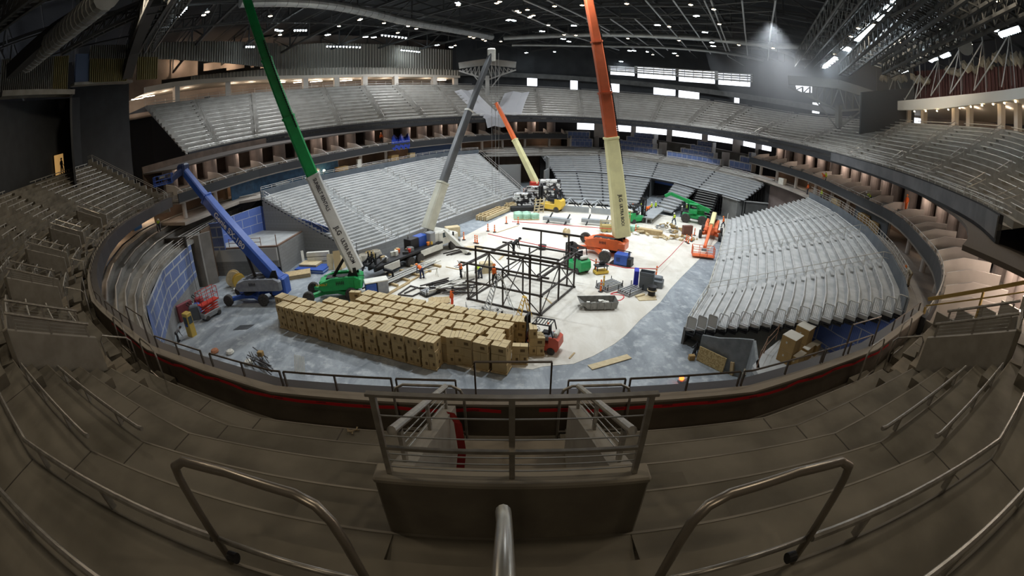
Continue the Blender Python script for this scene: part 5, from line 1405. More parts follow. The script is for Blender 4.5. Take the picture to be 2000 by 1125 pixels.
# =================================================================== ROOF STEEL
steel_dk = mat('roof_steel_dark', (0.065, 0.067, 0.068), 0.7, 0.0)
steel_lt = mat('roof_steel_light', (0.42, 0.43, 0.43), 0.45, 0.3)
steel_md = mat('roof_steel_mid', (0.13, 0.132, 0.128), 0.6, 0.1)
AX = Vector((0.559, 0.829)).normalized(); PX_ = Vector((AX.y, -AX.x)); CEN = Vector((6.0, 47.0))
SHELL_POLY = [Vector(p) for p in ring_pts]
def inside(p):
    c = False; n = len(SHELL_POLY)
    for i in range(n):
        a, b = SHELL_POLY[i], SHELL_POLY[i - 1]
        if (a.y > p.y) != (b.y > p.y) and p.x < (b.x - a.x) * (p.y - a.y) / (b.y - a.y) + a.x: c = not c
    return c
def clip_line(c, d, L=90):
    ts = [t for t in [k * 1.0 for k in range(-L, L + 1)] if inside(c + d * t)]
    return (c + d * (min(ts) + 1.5), c + d * (max(ts) - 1.5)) if len(ts) > 8 else None
def truss(a, b, zb_, zt_, n, r, m, name='roof_truss', arch=0.0, w=0.0):
    mb = MB(); A, B = [], []
    for k in range(n + 1):
        t = k / n; p = a.lerp(b, t); h = arch * (1 - (2 * t - 1) ** 2)
        A.append(Vector((p.x, p.y, zb_ + h))); B.append(Vector((p.x, p.y, zt_ + h)))
    for P in (A, B):
        for p, q in zip(P, P[1:]): mb.bar(p, q, r * 2.2, r * 2.2)
    for k in range(n + 1): mb.bar(A[k], B[k], r * 1.4)
    for k in range(n): mb.bar(A[k], B[k + 1], r * 1.2) if k % 2 else mb.bar(B[k], A[k + 1], r * 1.2)
    return struct(mb, name, m)
for k in range(-5, 6):
    seg = clip_line(CEN + AX * (k * 11.5 + 2), PX_)
    if seg: truss(seg[0], seg[1], 34.2, 38.2, 16, 0.17, steel_dk, arch=1.8)
for k in range(-4, 5):
    seg = clip_line(CEN + PX_ * (k * 10.5), AX)
    if seg:
        mb = MB(); mb.bar((*seg[0], 38.6), (*seg[1], 38.6), 0.3, 0.5); mb.bar((*seg[0], 34.6), (*seg[1], 34.6), 0.16, 0.2); struct(mb, 'roof_purlin', steel_dk)
for k in range(-11, 12):
    seg = clip_line(CEN + AX * (k * 4.6 + 1), PX_)
    if seg: mb = MB(); mb.bar((*seg[0], 38.9), (*seg[1], 38.9), 0.14, 0.3); struct(mb, 'roof_joist', steel_md if k % 3 == 0 else steel_dk)
def zat(px, py, z):   # height-limited point on a sight line
    p = at(px, py, z)
    if not inside(Vector((p.x, p.y))) or p.length > 150 or p.y < -40:
        d = ray(px, py); az = Vector((d.x, d.y)).normalized(); L = 5.0
        while inside(az * (L + 1)) and L < 140: L += 1
        p = far(px, py, L - 1.5)
    return p
def line(pts, z, r, m, name, n=6):
    mb = MB(); P = [zat(x, y, z) for x, y in pts]; mb.tube(P, r, n); return struct(mb, name, m)
# hanging grid in the middle of the hall: pale rails and cross members
for pts in ([(1260, 0), (1300, 46), (1348, 101)], [(1240, 37), (1304, 98)], [(1192, 37), (1297, 112)], [(1314, 0), (1350, 50), (1388, 105)], [(1375, 0), (1400, 55), (1422, 110), (1453, 128)],
            [(1449, 0), (1455, 60), (1461, 115)], [(1000, 20), (1060, 46), (1118, 71), (1209, 98)], [(1146, 41), (1240, 97)], [(1022, 0), (1130, 48)], [(1068, 0), (1190, 60)], [(1388, 0), (1410, 60), (1425, 100)], [(1515, 0), (1505, 60), (1500, 118)]):
    line(pts, 34.0, 0.13, steel_lt, 'grid_rail')
for pts in ([(1270, 14), (1380, 12), (1500, 2)], [(1285, 30), (1390, 29), (1512, 22)], [(1180, 60), (1330, 60), (1460, 64), (1505, 62)], [(1130, 49), (1290, 48), (1400, 46), (1508, 42)], [(1310, 74), (1400, 78), (1500, 84)], [(1328, 88), (1420, 92), (1500, 98)],
            [(1235, 84), (1340, 94), (1460, 106)], [(1040, 62), (1120, 74), (1200, 82)], [(1060, 28), (1160, 34), (1250, 36)]):
    line(pts, 34.05, 0.07, steel_md, 'grid_rail')
# ring of round ducts and pipes
duct = mat('spiral_duct', (0.42, 0.43, 0.42), 0.42, 0.6, col2=(0.32, 0.33, 0.325), scale=0.6)
def ducts(pts, z, r, label, grp=None, ribs=0.0, dist=None, m=duct):
    P = [zat(x, y, z) if not dist else far(x, y, dist[i]) for i, (x, y) in enumerate(pts)]
    P = spline([tuple(p) for p in P], 5)
    mb = MB(); mb.tube(P, r, 14)
    if ribs:
        L = 0.0
        for a, b in zip(P, P[1:]):
            s = (b - a).length; d = (b - a).normalized()
            while L < s: q = a + d * L; mb.tube([q - d * 0.05, q + d * 0.05], r * 1.06, 14); L += ribs
            L -= s
    return thing(mb, 'air_duct', m, label, 'duct', grp)
ducts([(470, 4), (560, 3), (640, 9), (720, 24), (790, 41), (870, 55), (960, 72)], 34.2, 0.75, 'long pale round air duct curving below the roof, left of the orange boom', ribs=1.6)
ducts([(985, 74), (1070, 70), (1165, 67), (1236, 68), (1304, 71), (1388, 76), (1500, 88), (1590, 92)], 34.2, 0.55, 'long pale round air duct behind the hanging grid below the roof', ribs=2.2)
ducts([(1000, 88), (1150, 90), (1300, 93), (1420, 104), (1490, 118)], 33.6, 0.3, 'thin grey pipe under the long duct at the far end of the roof')
ducts([(210, -12), (165, 28), (105, 78), (52, 122)], 0, 0.95, 'big ribbed silver air duct slanting down in the top left corner', ribs=0.8, dist=[26, 30, 36, 42])
ducts([(1822, 34), (1850, 40), (1872, 62), (1886, 92)], 0, 0.8, 'ribbed silver air duct bending down near the maroon wall', ribs=0.7, dist=[46, 44, 42, 40])
ducts([(1766, 60), (1788, 72), (1802, 92)], 0, 0.8, 'short ribbed air duct under the roof at the right of the light strip', ribs=0.7, dist=[52, 50, 48])
ducts([(1600, 80), (1650, 88), (1730, 112)], 0, 0.6, 'pale air duct crossing behind the light strip', ribs=1.5, dist=[86, 76, 66])
ducts([(1490, 90), (1530, 100), (1560, 112), (1590, 110)], 0, 0.5, 'kinked grey air duct at the far right corner of the roof', ribs=2.0, dist=[96, 92, 88, 84])
# slanting roof girders on the right and left (traced at their own distances)
def girder(p0, p1, d0, d1, depth, n, r, m, name='roof_girder'):
    a, b = far(*p0, d0), far(*p1, d1); mb = MB()
    mb.bar(a, b, r * 2); up = Vector((0, 0, depth)); mb.bar(a + up, b + up, r * 2)
    s = (b - a).cross(Vector((0, 0, 1))).normalized() * depth * 0.8
    mb.bar(a + s, b + s, r * 2); mb.bar(a + s + up, b + s + up, r * 2)
    for k in range(n + 1):
        q = a.lerp(b, k / n); mb.bar(q, q + up, r); mb.bar(q + s, q + s + up, r); mb.bar(q, q + s, r)
        if k < n: q2 = a.lerp(b, (k + 1) / n); mb.bar(q, q2 + up, r); mb.bar(q + s, q2 + s + up, r * .8)
    return struct(mb, name, m)
girder((1572, 134), (1690, -8), 86, 44, 2.4, 14, 0.10, steel_md)
girder((1602, 134), (1762, -8), 80, 42, 1.6, 22, 0.08, steel_dk)
girder((1655, 150), (1862, -10), 72, 34, 1.8, 20, 0.13, steel_dk)
girder((1722, 132), (1955, -10), 60, 30, 1.8, 18, 0.13, steel_dk)
girder((1740, 150), (2010, 25), 56, 30, 1.5, 18, 0.12, steel_dk)
girder((268, 108), (342, -10), 74, 36, 2.6, 12, 0.2, steel_dk)
girder((296, 108), (380, -10), 78, 40, 2.0, 16, 0.1, steel_md)
girder((120, 108), (330, 10), 52, 52, 1.5, 10, 0.16, steel_dk)
girder((300, 70), (560, 40), 76, 80, 2.0, 14, 0.1, steel_dk)
girder((0, 60), (95, -8), 34, 26, 1.5, 8, 0.16, steel_dk)
# heavy dark corner legs of the left trusses
mb = MB()
for p, q, d0, d1, w in (((248, 146), (262, 96), 66, 62, 1.6), ((262, 96), (300, 0), 62, 40, 1.4), ((20, 140), (110, 60), 40, 36, 1.2), ((110, 60), (200, 10), 36, 30, 1.2)):
    mb.bar(far(*p, d0), far(*q, d1), w, w)
struct(mb, 'roof_leg', mat('roof_leg_dark', (0.04, 0.042, 0.045), 0.6))
# ribbed roof decking strips on the right
for (p0, p1, d0, d1, n) in (((1778, 122), (1868, 82), 56, 50, 18), ((1800, 60), (1905, 20), 44, 38, 18)):
    a, b = far(*p0, d0), far(*p1, d1); s = (b - a).cross(Vector((0, 0, 1))).normalized() * 4; mb = MB()
    for k in range(n): q = a.lerp(b, k / n); mb.bar(q, q + s, 0.14, 0.14)
    mb.bar(a, b, 0.2); mb.bar(a + s, b + s, 0.2); struct(mb, 'roof_deck_ribs', steel_md)
# V struts standing on the white balcony
apex = [(1748, 145), (1797, 144), (1833, 117), (1873, 98), (1919, 81), (1972, 64)]
base = [(1730, 194), (1767, 195), (1787, 194), (1818, 187), (1855, 183), (1902, 177), (1956, 170), (2004, 164)]
def rcd(px): 
    az = az_px(px, 180); i = min(range(len(RC)), key=lambda i: abs(atan2(RC[i].x, RC[i].y) - az)); return RC[i].length
for j, (ax_, ay_) in enumerate(apex):
    d = rcd(ax_); A = far(ax_, ay_, d)
    mb = MB()
    for b in (base[j], base[j + 1]):
        B = far(*b, rcd(b[0]) - 0.3); mb.tube([A, B], 0.085, 6)
    mb.tube([A, (A.x, A.y, far(ax_, 190, d).z)], 0.05, 5); mb.tube([A, A + Vector((0.2, 0.5, 7))], 0.12, 6)
    struct(mb, 'roof_strut', steel_lt)
for j, px in enumerate(range(1712, 2000, 24)):
    d = rcd(px) + 0.6; B = far(px, 196 - (px - 1712) * 0.11, d); mb = MB(); mb.tube([B, B + Vector((0, 0, 5.5))], 0.05, 5); struct(mb, 'roof_hanger', steel_md)
# sprayed insulation lumps along the top of the maroon wall
rnd = random.Random(4); ins = mat('sprayed_insulation', (0.30, 0.27, 0.21), 0.95)
for (x0, y0, x1, y1) in ((1720, 158, 1745, 150), (1745, 155, 1775, 150), (1780, 160, 1815, 150), (1850, 148, 1880, 132), (1880, 140, 1915, 125), (1915, 132, 1940, 115), (1940, 124, 1975, 106), (1975, 122, 1998, 108)):
    d = rcd((x0 + x1) / 2) + 2.6; a = far((x0 + x1) / 2, (y0 + y1) / 2, d); w = (far(x1, y0, d) - far(x0, y0, d)).length / 2
    t_ = Vector((a.y, -a.x, 0)).normalized(); mb = MB(); P = [t_ * (w * f) + Vector((0, 0, .25 * sin(f * 7 + x0))) for f in (-1.1, -.8, -.45, 0, .4, .8, 1.1)]; mb.tube(P, 0.5, 7); struct(mb, 'trim_insulation', ins, loc=a)

# --- roof truss canopies (two cantilever steel brackets, white and grey)
def canopy(px, py_t, py_b, d, spread, label, m):
    c0 = far(px, py_t, d); c1 = far(px, py_b, d); mb = MB(); mb.bar(c1, c0, 0.9, 0.9); struct(mb, 'column_canopy', m)
    t = Vector((c0.y, -c0.x, 0)).normalized()
    mb = MB()
    for sgn in (-1, 1):
        e = c0 + t * spread * sgn + Vector((0, 0, 1.4)); mb.bar(c0 + Vector((0, 0, 3.4)) , e + Vector((0, 0, 1.2)), 0.8, 1.5)
        mb.bar(c0 + Vector((0, 0, -1)), e, 0.35); 
        for k in range(1, 7):
            q = (c0 + Vector((0, 0, 3.0))).lerp(e, k / 7); w = (c0 + Vector((0, 0, -1))).lerp(e, k / 7); mb.bar(q, w, 0.22); 
            q2 = (c0 + Vector((0, 0, 3.0))).lerp(e, (k - 1) / 7); mb.bar(q2, w, 0.16)
        mb.bar(c0 + Vector((0, 0, -4)), c0.lerp(e, .55), 0.25)
    struct(mb, 'canopy_bracket', m)
cm_ = mat('canopy_grey', (0.24, 0.24, 0.225), 0.6, col2=(0.17, 0.17, 0.165), scale=0.4)
canopy(952, 148, 186, 104, 6.5, '', cm_)
canopy(1638, 205, 248, 76, 9, '', cm_)

# =================================================================== LAMPS UNDER THE ROOF
def lamp_proto(name, m, label, grp, s):
    o = empty(name, (0, 0, -50), 0, label, 'lamp', grp)
    h = MB(); h.lathe([(0.05 * s, 0.34 * s), (0.12 * s, 0.3 * s), (0.2 * s, 0.12 * s), (0.3 * s, -0.06 * s), (0.3 * s, -0.1 * s)], n=12); h.build('housing', grey_paint, o)
    l = MB(); l.lathe([(0.02, -0.16 * s), (0.2 * s, -0.14 * s), (0.27 * s, -0.1 * s), (0.27 * s, -0.07 * s)], n=12); l.build('lens', m, o)
    c = MB(); c.tube([(0, 0, 0.34 * s), (0, 0, 1.2)], 0.02, 4); c.build('cord', black_steel, o)
    return o
def flood_proto(name, m, label, grp):
    o = empty(name, (0, 0, -50), 0, label, 'lamp', grp)
    h = MB(); h.cham((0, 0, 0.1), (1.0, 0.62, 0.2), 0.05); h.build('housing', grey_paint, o)
    l = MB(); l.box((0, 0, -0.02), (0.9, 0.52, 0.05)); l.build('lens', m, o)
    return o
warm_px = [(398, 28), (405, 22), (528, 30), (547, 67), (640, 67), (662, 50), (702, 38), (705, 36), (750, 44), (797, 50), (813, 55), (777, 63), (895, 9), (881, 92), (889, 88), (970, 5), (976, 2), (978, 80), (943, 76), (925, 73), (918, 71), (948, 79),
           (1010, 20), (1014, 23), (1030, 18), (1037, 31), (1042, 29), (1034, 33), (1083, 11), (1137, 9), (1224, 6), (1349, 8), (1307, 51), (1405, 46), (1394, 17), (1102, 67), (1071, 48), (1226, 74), (1125, 68), (1275, 106), (1323, 108), (1510, 93), (1443, 87), (1326, 78),
           (1838, 57), (1761, 82), (1765, 97), (1676, 54), (1662, 70), (1808, 55), (1895, 84), (1841, 41), (1631, 105), (1950, 1), (1866, 70), (1735, 114), (1687, 100)]
cool_px = [(730, 73), (714, 72), (547, 60), (1360, 31), (1284, 49), (1121, 50), (1059, 61), (1003, 40), (1390, 83), (1393, 90), (1377, 63), (1100, 76), (1111, 81), (1083, 101), (1028, 103), (1775, 33), (1732, 64), (1727, 62), (894, 6), (993, 39), (854, 88), (1230, 99), (1238, 99), (1264, 101), (1317, 104), (1213, 120), (640, 68), (881, 92), (505, 78), (1948, 60), (1617, 128), (1608, 132)]
pw = lamp_proto('work_lamp', warm_lamp, 'small warm work lamp hanging from the roof steel', 'warm work lamps under the roof', 1.1)
pc = flood_proto('flood_lamp', cool_lamp, 'flat cool white flood lamp fixed under the roof steel', 'cool flood lamps under the roof')
for i, p in enumerate(warm_px):
    q = zat(p[0], p[1], 33.6)
    if i == 0: pw.location = q
    else: dup(pw, q, i * 0.7)
for i, p in enumerate(cool_px):
    q = zat(p[0], p[1], 33.4)
    if i == 0: pc.location = q
    else: dup(pc, q, i * 0.6)
# strips of slotted lamps
def strip(p0, p1, n, d0, d1, label, w=0.5, l=1.1, name='strip_lamp'):
    a, b = far(*p0, d0), far(*p1, d1); o = empty(name, a, 0, label, 'lamp'); d = b - a
    h = MB(); h.bar((0, 0, 0.22), d + Vector((0, 0, 0.22)), l * 1.1, 0.12); h.build('housing', black_steel, o)
    s = d.cross(Vector((0, 0, 1))).normalized(); w = min(w, d.length / n * 0.5)
    for k in range(n):
        q = d * ((k + 0.5) / n); m_ = MB(); m_.bar(q - s * l / 2, q + s * l / 2, w, 0.12); m_.build('lens', cool_lamp, o)
def dist_in(px, py, z): return Vector((zat(px, py, z).x, zat(px, py, z).y)).length
for (p0, p1, n, lb) in (((340, 41), (366, 14), 7, 'slanting strip of cool lamps in the top left roof'), ((536, 59), (552, 60), 4, 'short row of cool lamps right of the green boom'), ((573, 60), (600, 60), 5, 'row of five cool lamps high above the stud wall'),
                        ((743, 69), (796, 75), 8, 'long row of cool lamps under the curved duct'), ((636, 91), (706, 93), 11, 'long row of cool lamps washing the tall stud wall'), ((782, 98), (821, 102), 8, 'row of cool lamps at the right end of the stud wall'), ((479, 92), (498, 92), 4, 'short row of cool lamps left of the green boom')):
    d0 = min(dist_in(*p0, 33.8), dist_in(*p1, 33.8)) - 0.5; strip(p0, p1, n, d0, d0, lb, w=0.28, l=0.5)
strip((1610, 132), (1634, 113), 5, 72, 68, 'broken row of dim slots at the low end of the slanting light strip', 0.3, 0.8)
strip((1650, 99), (1656, 94), 2, 66, 64, 'pair of bright slots on the slanting light strip', 0.5, 1.2)
strip((1672, 80), (1705, 50), 12, 60, 54, 'dense bright slanting strip of cool slots in the haze', 0.22, 0.9)
strip((1712, 40), (1724, 30), 4, 52, 50, 'small bright group of slots above the dense strip', 0.28, 1.0)
strip((1732, 22), (1741, 14), 3, 48, 47, 'three bright slots near the top of the slanting light strip', 0.28, 1.0)
strip((1746, 8), (1756, -2), 3, 45, 44, 'topmost bright slots of the slanting light strip', 0.28, 1.0)
strip((1952, 70), (1992, 57), 9, 38, 37, 'bright row of cool slots at the top right edge', 0.16, 0.6)
strip((1838, 112), (1855, 106), 5, 47, 46, 'short row of cool slots above the white balcony', 0.16, 0.5)
strip((1816, 120), (1830, 114), 5, 48, 47, 'second short row of cool slots above the white balcony', 0.14, 0.45)
strip((1754, 143), (1773, 137), 5, 58, 57, 'faint row of cool slots at the left of the maroon wall', 0.14, 0.45)

# --- general light of the many lamps under the roof
def hall_point(x, y, z, e, col=(0.90, 0.95, 1.0), r=0.8):
    l = bpy.data.lights.new('hall_lamp', 'SPOT'); l.energy = e; l.color = col; l.shadow_soft_size = r; l.spot_size = radians(160); l.spot_blend = 0.5
    o = bpy.data.objects.new('hall_lamp', l); COL.objects.link(o); o.location = (x, y, z)
for (x, y, e, c) in HALL: hall_point(x, y, 33.0, e, c)

l = bpy.data.lights.new('concourse_lamp', 'POINT'); l.energy = BEHIND[3]; l.color = (1.0, 0.82, 0.58); l.shadow_soft_size = 1.2
o = bpy.data.objects.new('concourse_lamp', l); COL.objects.link(o); o.location = BEHIND[:3]

# =================================================================== VEHICLES
def rz_(mb, ang, off=(0, 0, 0)):
    R = Matrix.Rotation(ang, 3, 'Z'); o = Vector(off); mb.v = [tuple(R @ Vector(p) + o) for p in mb.v]; return mb
def wheel(parent, p, r, w, ang, rim_m=wheel_rim, n=20, steer=0.0):
    """tyre with tread, rim as its sub-part; axis across the heading"""
    t = MB(); pr = [(r * 0.52, -w / 2), (r * 0.9, -w / 2), (r, -w * 0.36), (r, w * 0.36), (r * 0.9, w / 2), (r * 0.52, w / 2)]
    t.lathe(pr, (0, 0, 0), n, axis='Y')
    for k in range(n): # tread lugs
        a = 2 * pi * k / n; t.box((r * 0.99 * cos(a), 0, r * 0.99 * sin(a)), (r * 0.07, w * 0.85, r * 0.11), M=Matrix.Rotation(-a, 3, 'Y'))
    R = Matrix.Rotation(ang + steer, 3, 'Z'); t.v = [tuple(R @ Vector(q) + Vector(p)) for q in t.v]
    o = t.build('wheel', rubber, parent)
    m = MB(); m.lathe([(0.01, -w * 0.30), (r * 0.2, -w * 0.34), (r * 0.22, -w * 0.2), (r * 0.5, -w * 0.24), (r * 0.55, -w * 0.48), (r * 0.55, w * 0.48), (r * 0.5, w * 0.24), (r * 0.22, w * 0.2), (r * 0.2, w * 0.34), (0.01, w * 0.30)], (0, 0, 0), 14, axis='Y')
    m.v = [tuple(R @ Vector(q) + Vector(p)) for q in m.v]
    m.build('rim', rim_m, o); return o
def heading(a, b): return atan2(b.y - a.y, b.x - a.x)
def on_line(A, B, px, py):
    """point of the segment A-B closest to the sight line"""
    d = ray(px, py).normalized(); o = Vector((0, 0, EYE)); u = (B - A); w0 = A - o
    a, b, c = u.dot(u), u.dot(d), d.dot(d); d1, e1 = u.dot(w0), d.dot(w0)
    s = (b * e1 - c * d1) / (a * c - b * b); return A + u * s
def boom_seg(root, R0, A, B, w0, w1, m, name='boom_section', collar=True, cm=None):
    """tapered box boom between world points A,B, bevelled"""
    t = (B - A).normalized(); s = t.cross(Vector((0, 0, 1))).normalized(); u = s.cross(t).normalized()
    mb = MB()
    def ring(P, w, h): 
        c = 0.14 * w; return [P + s * x + u * y for x, y in ((-w / 2 + c, -h / 2), (w / 2 - c, -h / 2), (w / 2, -h / 2 + c), (w / 2, h / 2 - c), (w / 2 - c, h / 2), (-w / 2 + c, h / 2), (-w / 2, h / 2 - c), (-w / 2, -h / 2 + c))]
    r = ring(A, w0, w0 * 1.15) + ring(B, w1, w1 * 1.15); mb.add([p - R0 for p in r], [tuple(range(7, -1, -1)), tuple(range(8, 16))] + [(i, (i + 1) % 8, (i + 1) % 8 + 8, i + 8) for i in range(8)])
    o = mb.build(name, m, root)
    if collar:
        cb = MB(); q = B - t * 0.25; rr = ring(q, w1 * 1.14, w1 * 1.3) + ring(q + t * 0.22, w1 * 1.14, w1 * 1.3)
        cb.add([p - R0 for p in rr], [tuple(range(7, -1, -1)), tuple(range(8, 16))] + [(i, (i + 1) % 8, (i + 1) % 8 + 8, i + 8) for i in range(8)]); cb.build('collar', cm or m, o)
    return o, t, s, u
def boom_text(root, R0, s_, A, B, w, frac, size, m, name='lettering', flip=False, sx=1.0, side='cam'):
    """lettering lying along the boom on the face turned to the hall's near end"""
    t = (B - A).normalized(); P = A.lerp(B, frac); view = (P - Vector((0, 0, EYE))).normalized()
    s = t.cross(Vector((0, 0, 1))).normalized(); u = s.cross(t).normalized()
    cand = [(s, w / 2), (-s, w / 2), (u, w * 1.15 / 2), (-u, w * 1.15 / 2)]
    n, hw = min(cand, key=lambda c: c[0].dot(view))
    x = t if not flip else -t; y = n.cross(x).normalized(); M = Matrix((x, y, n)).transposed()
    return text(s_, size, m, root, P + n * (hw + 0.012) - R0, M, name, 0.006, sx=sx, bold=0.01)
def platform(root, c, ang, m, w=2.4, d=0.95, h=1.1, floor_m=None):
    """work basket of tube rails; returned as a part with rails and control box"""
    fl = MB(); fl.box(c + Vector((0, 0, 0.05)), (w, d, 0.1), ang); o = fl.build('platform', m, root)
    R = Matrix.Rotation(ang, 3, 'Z'); fr = MB()
    cs = [c + R @ Vector((x * w / 2, y * d / 2, 0)) for x, y in ((-1, -1), (1, -1), (1, 1), (-1, 1))]
    for z in (0.25, 0.6, h): fr.tube([p + Vector((0, 0, z)) for p in cs], 0.03, 6, closed=True)
    for k in range(4):
        for t in (0, 0.33, 0.66): q = cs[k].lerp(cs[(k + 1) % 4], t); fr.bar(q, q + Vector((0, 0, h)), 0.05)
    fr.build('guard_rails', m, o)
    cb = MB(); cb.cham(c + R @ Vector((0, -d * .3, 0.95)), (0.7, 0.3, 0.3), 0.03, ang); cb.build('control_box', grey_paint, o)
    return o

# ---- telescopic boom lifts ------------------------------------------------
def boom_lift(name, label, ctr, hd_ch, hd_tt, body_m, ch_m, wheels, tt_len=6.0, tt_w=1.5, hood_m=None, r=0.62, split=-0.35, tz=1.05, top_dark=None, xaxle=True):
    root = empty(name, ctr, 0, label, 'boom lift')
    R0 = Vector(ctr)
    ch = MB(); ch.cham((0, 0, 0.72), (2.2, 1.1, 0.5), 0.08); 
    ch = rz_(ch, hd_ch); o = ch.build('chassis', ch_m, root)
    for k, wp in enumerate(wheels):
        q = Vector(wp) - R0; wheel(root, (q.x, q.y, r), r, 0.45, hd_ch)
        d = Vector((q.x, q.y, 0)); n_ = d.normalized()
        ax = MB(); ax.bar(Vector((0, 0, 0.75)), Vector((q.x, q.y, r + 0.05)) - n_ * 0.35, 0.5, 0.36); ax.build('axle_arm', ch_m, root)
    c = MB(); c.cyl((0, 0, 0.98), 0.75, 0.2, 20); c.build('turntable_ring', black_steel, root)
    # long bevelled body with side hoods
    b = MB(); x0, x1 = -tt_len * 0.5 - split, tt_len * 0.5 - split
    poly = [(x0, tz + 0.35), (x0 + 0.5, tz), (x1 - 0.4, tz), (x1, tz + 0.3), (x1, tz + 1.0), (x1 - 0.5, tz + 1.25), (x0 + 1.6, tz + 1.25), (x0 + 0.3, tz + 0.85)]
    for sg in (-1, 1): b.prism(poly, sg * tt_w * 0.5, sg * (tt_w * 0.5 + 0.42), plane='XZ')
    b = rz_(b, hd_tt); b.build('engine_hood', hood_m or body_m, root)
    b = MB(); b.cham((-split, 0, tz + 0.45), (tt_len * 0.96, tt_w, 0.9), 0.08); b.cham((x1 - 0.2, 0, tz + 0.55), (0.9, tt_w + 0.9, 1.05), 0.15); b = rz_(b, hd_tt); b.build('turntable', body_m, root)
    t = MB(); t.cham((-split, 0, tz + 1.02), (tt_len * 0.62, tt_w * 0.62, 0.22), 0.05)
    for sg in (-1, 1):
        for k in range(4): t.bar((x0 + 1.2 + k * 1.0, sg * tt_w * .62, tz + 1.27), (x0 + 1.9 + k * 1.0, sg * tt_w * .62, tz + 1.27), 0.06, 0.04)
    t = rz_(t, hd_tt); t.build('hose_tray', top_dark or black_steel, root)
    v = MB()
    for sg in (-1, 1):
        for k in range(5): v.box((x0 + 2.0 + k * 0.18, sg * (tt_w * 0.5 + 0.43), tz + 0.75), (0.06, 0.02, 0.4))
        v.box((x0 + 2.36, sg * (tt_w * 0.5 + 0.425), tz + 0.75), (0.86, 0.02, 0.05))
    v.box((x0 + 2.36, 0, tz + 0.75), (0.05, tt_w + 0.84, 0.05))
    v = rz_(v, hd_tt); v.build('vent_grille', black_steel, root)
    br = MB()
    br.box((x1 - 0.6, 0, tz + 1.2), (0.5, 1.2, 0.2))
    for sg in (-1, 1): br.prism([(x1 - 1.4, tz + 0.9), (x1 - 0.1, tz + 0.9), (x1 - 0.25, tz + 2.0), (x1 - 0.7, tz + 2.0)], sg * 0.55, sg * 0.65, plane='XZ')
    br = rz_(br, hd_tt); br.build('boom_bracket', black_steel, root)
    piv = R0 + Matrix.Rotation(hd_tt, 3, 'Z') @ Vector((x1 - 0.5, 0, tz + 1.7))
    return root, R0, piv

# green boom lift with white lower boom
gw = [at(604, 582), at(691, 583), at(699, 574), at(640, 590)]
ga, gb = at(604, 583), at(697, 575)
gc = ga.lerp(gb, 0.5); hdg = heading(ga, gb)
T = Vector((cos(hdg), sin(hdg), 0)); N = Vector((-sin(hdg), cos(hdg), 0))
ws = [gc + T * sx * 2.25 + N * sy * 1.3 for sx in (-1, 1) for sy in (-1, 1)]
root, R0, piv = boom_lift('boom_lift', 'green boom lift whose lower boom is white, its green boom leaning to the upper left', gc, hdg, hdg, green, green, ws, tt_len=4.3, split=-1.0)
piv = on_line(piv, piv + Vector((0.5, 0.5, 0.01)), 697, 530)
P1 = far(479, -12, Vector((piv.x, piv.y)).length * 0.99)
A = Vector(piv); J = on_line(A, P1, 601, 345)
white_boom = mat('white_boom', (0.70, 0.71, 0.70), 0.45, col2=(0.60, 0.61, 0.60), scale=1)
boom_seg(root, R0, A, J, 1.3, 1.15, white_boom, cm=white_boom)
J2 = on_line(A, P1, 554, 231); J3 = on_line(A, P1, 513, 118)
boom_seg(root, R0, J, J2, 1.0, 0.98, green); boom_seg(root, R0, J2, J3, 0.88, 0.86, green); boom_seg(root, R0, J3, P1, 0.76, 0.72, green)
boom_text(root, R0, 'JLG', A, J, 1.27, 0.43, 0.62, text_dark, flip=True); boom_text(root, R0, 'ULTRA BOOM', A, J, 1.28, 0.21, 0.55, text_dark, flip=True, sx=0.8)
boom_text(root, R0, 'SUNBELT RENTALS', A, J, 1.18, 0.80, 0.5, text_dark, flip=True, sx=0.8)
cy = MB(); q0 = A.lerp(J, 0.22) - Vector((0, 0, 0.5)); cy.tube([R0 + Matrix.Rotation(hdg, 3, 'Z') @ Vector((0.4, 0, 2.1)) - R0, q0 - R0], 0.16, 10); cy.build('lift_cylinder', black_steel, root)
text('SUNBELT', 0.3, yellow, root, Matrix.Rotation(hdg, 3, 'Z') @ Vector((-0.7, -1.19, 1.75)), (radians(90), 0, hdg))
ht = MB(); tt_ = (P1 - J).normalized()
q = J.lerp(P1, 0.25) + Vector((0.62, -0.3, 0)); q2 = J.lerp(P1, 0.72) + Vector((0.56, -0.3, 0)); ht.bar(q - R0, q2 - R0, 0.07)
for k in range(40): c = q.lerp(q2, (k + .5) / 40); ht.box(c - R0, (0.12, 0.2, 0.1))
ht.build('cable_chain', black_steel, root)

# orange boom lift, cream lower boom
oa, ob = at(1119, 500), at(1187, 515); oc = at(1153, 501) 
hdo = heading(at(1130, 494), at(1195, 505)); T = Vector((cos(hdo), sin(hdo), 0)); N = Vector((-sin(hdo), cos(hdo), 0))
ws = [at(1118, 494), at(1143, 474), at(1180, 513), at(1198, 494)]
oc = (ws[0] + ws[1] + ws[2] + ws[3]) / 4
root, R0, piv = boom_lift('boom_lift', 'big orange boom lift with a cream and orange boom rising to the roof', oc, hdo, hdo, orange, orange, ws, tt_len=4.9, tt_w=1.5, split=-1.5, r=0.72)
P1 = far(1147, -14, Vector((piv.x, piv.y)).length * 0.97); A = piv; J = on_line(A, P1, 1183, 268)
boom_seg(root, R0, A, J, 1.75, 1.3, cream, cm=cream)
J2 = on_line(A, P1, 1172, 180); J3 = on_line(A, P1, 1157, 80)
dk_orange = mat('rust_orange_paint', (0.50, 0.10, 0.035), 0.4, col2=(0.40, 0.085, 0.03), scale=1)
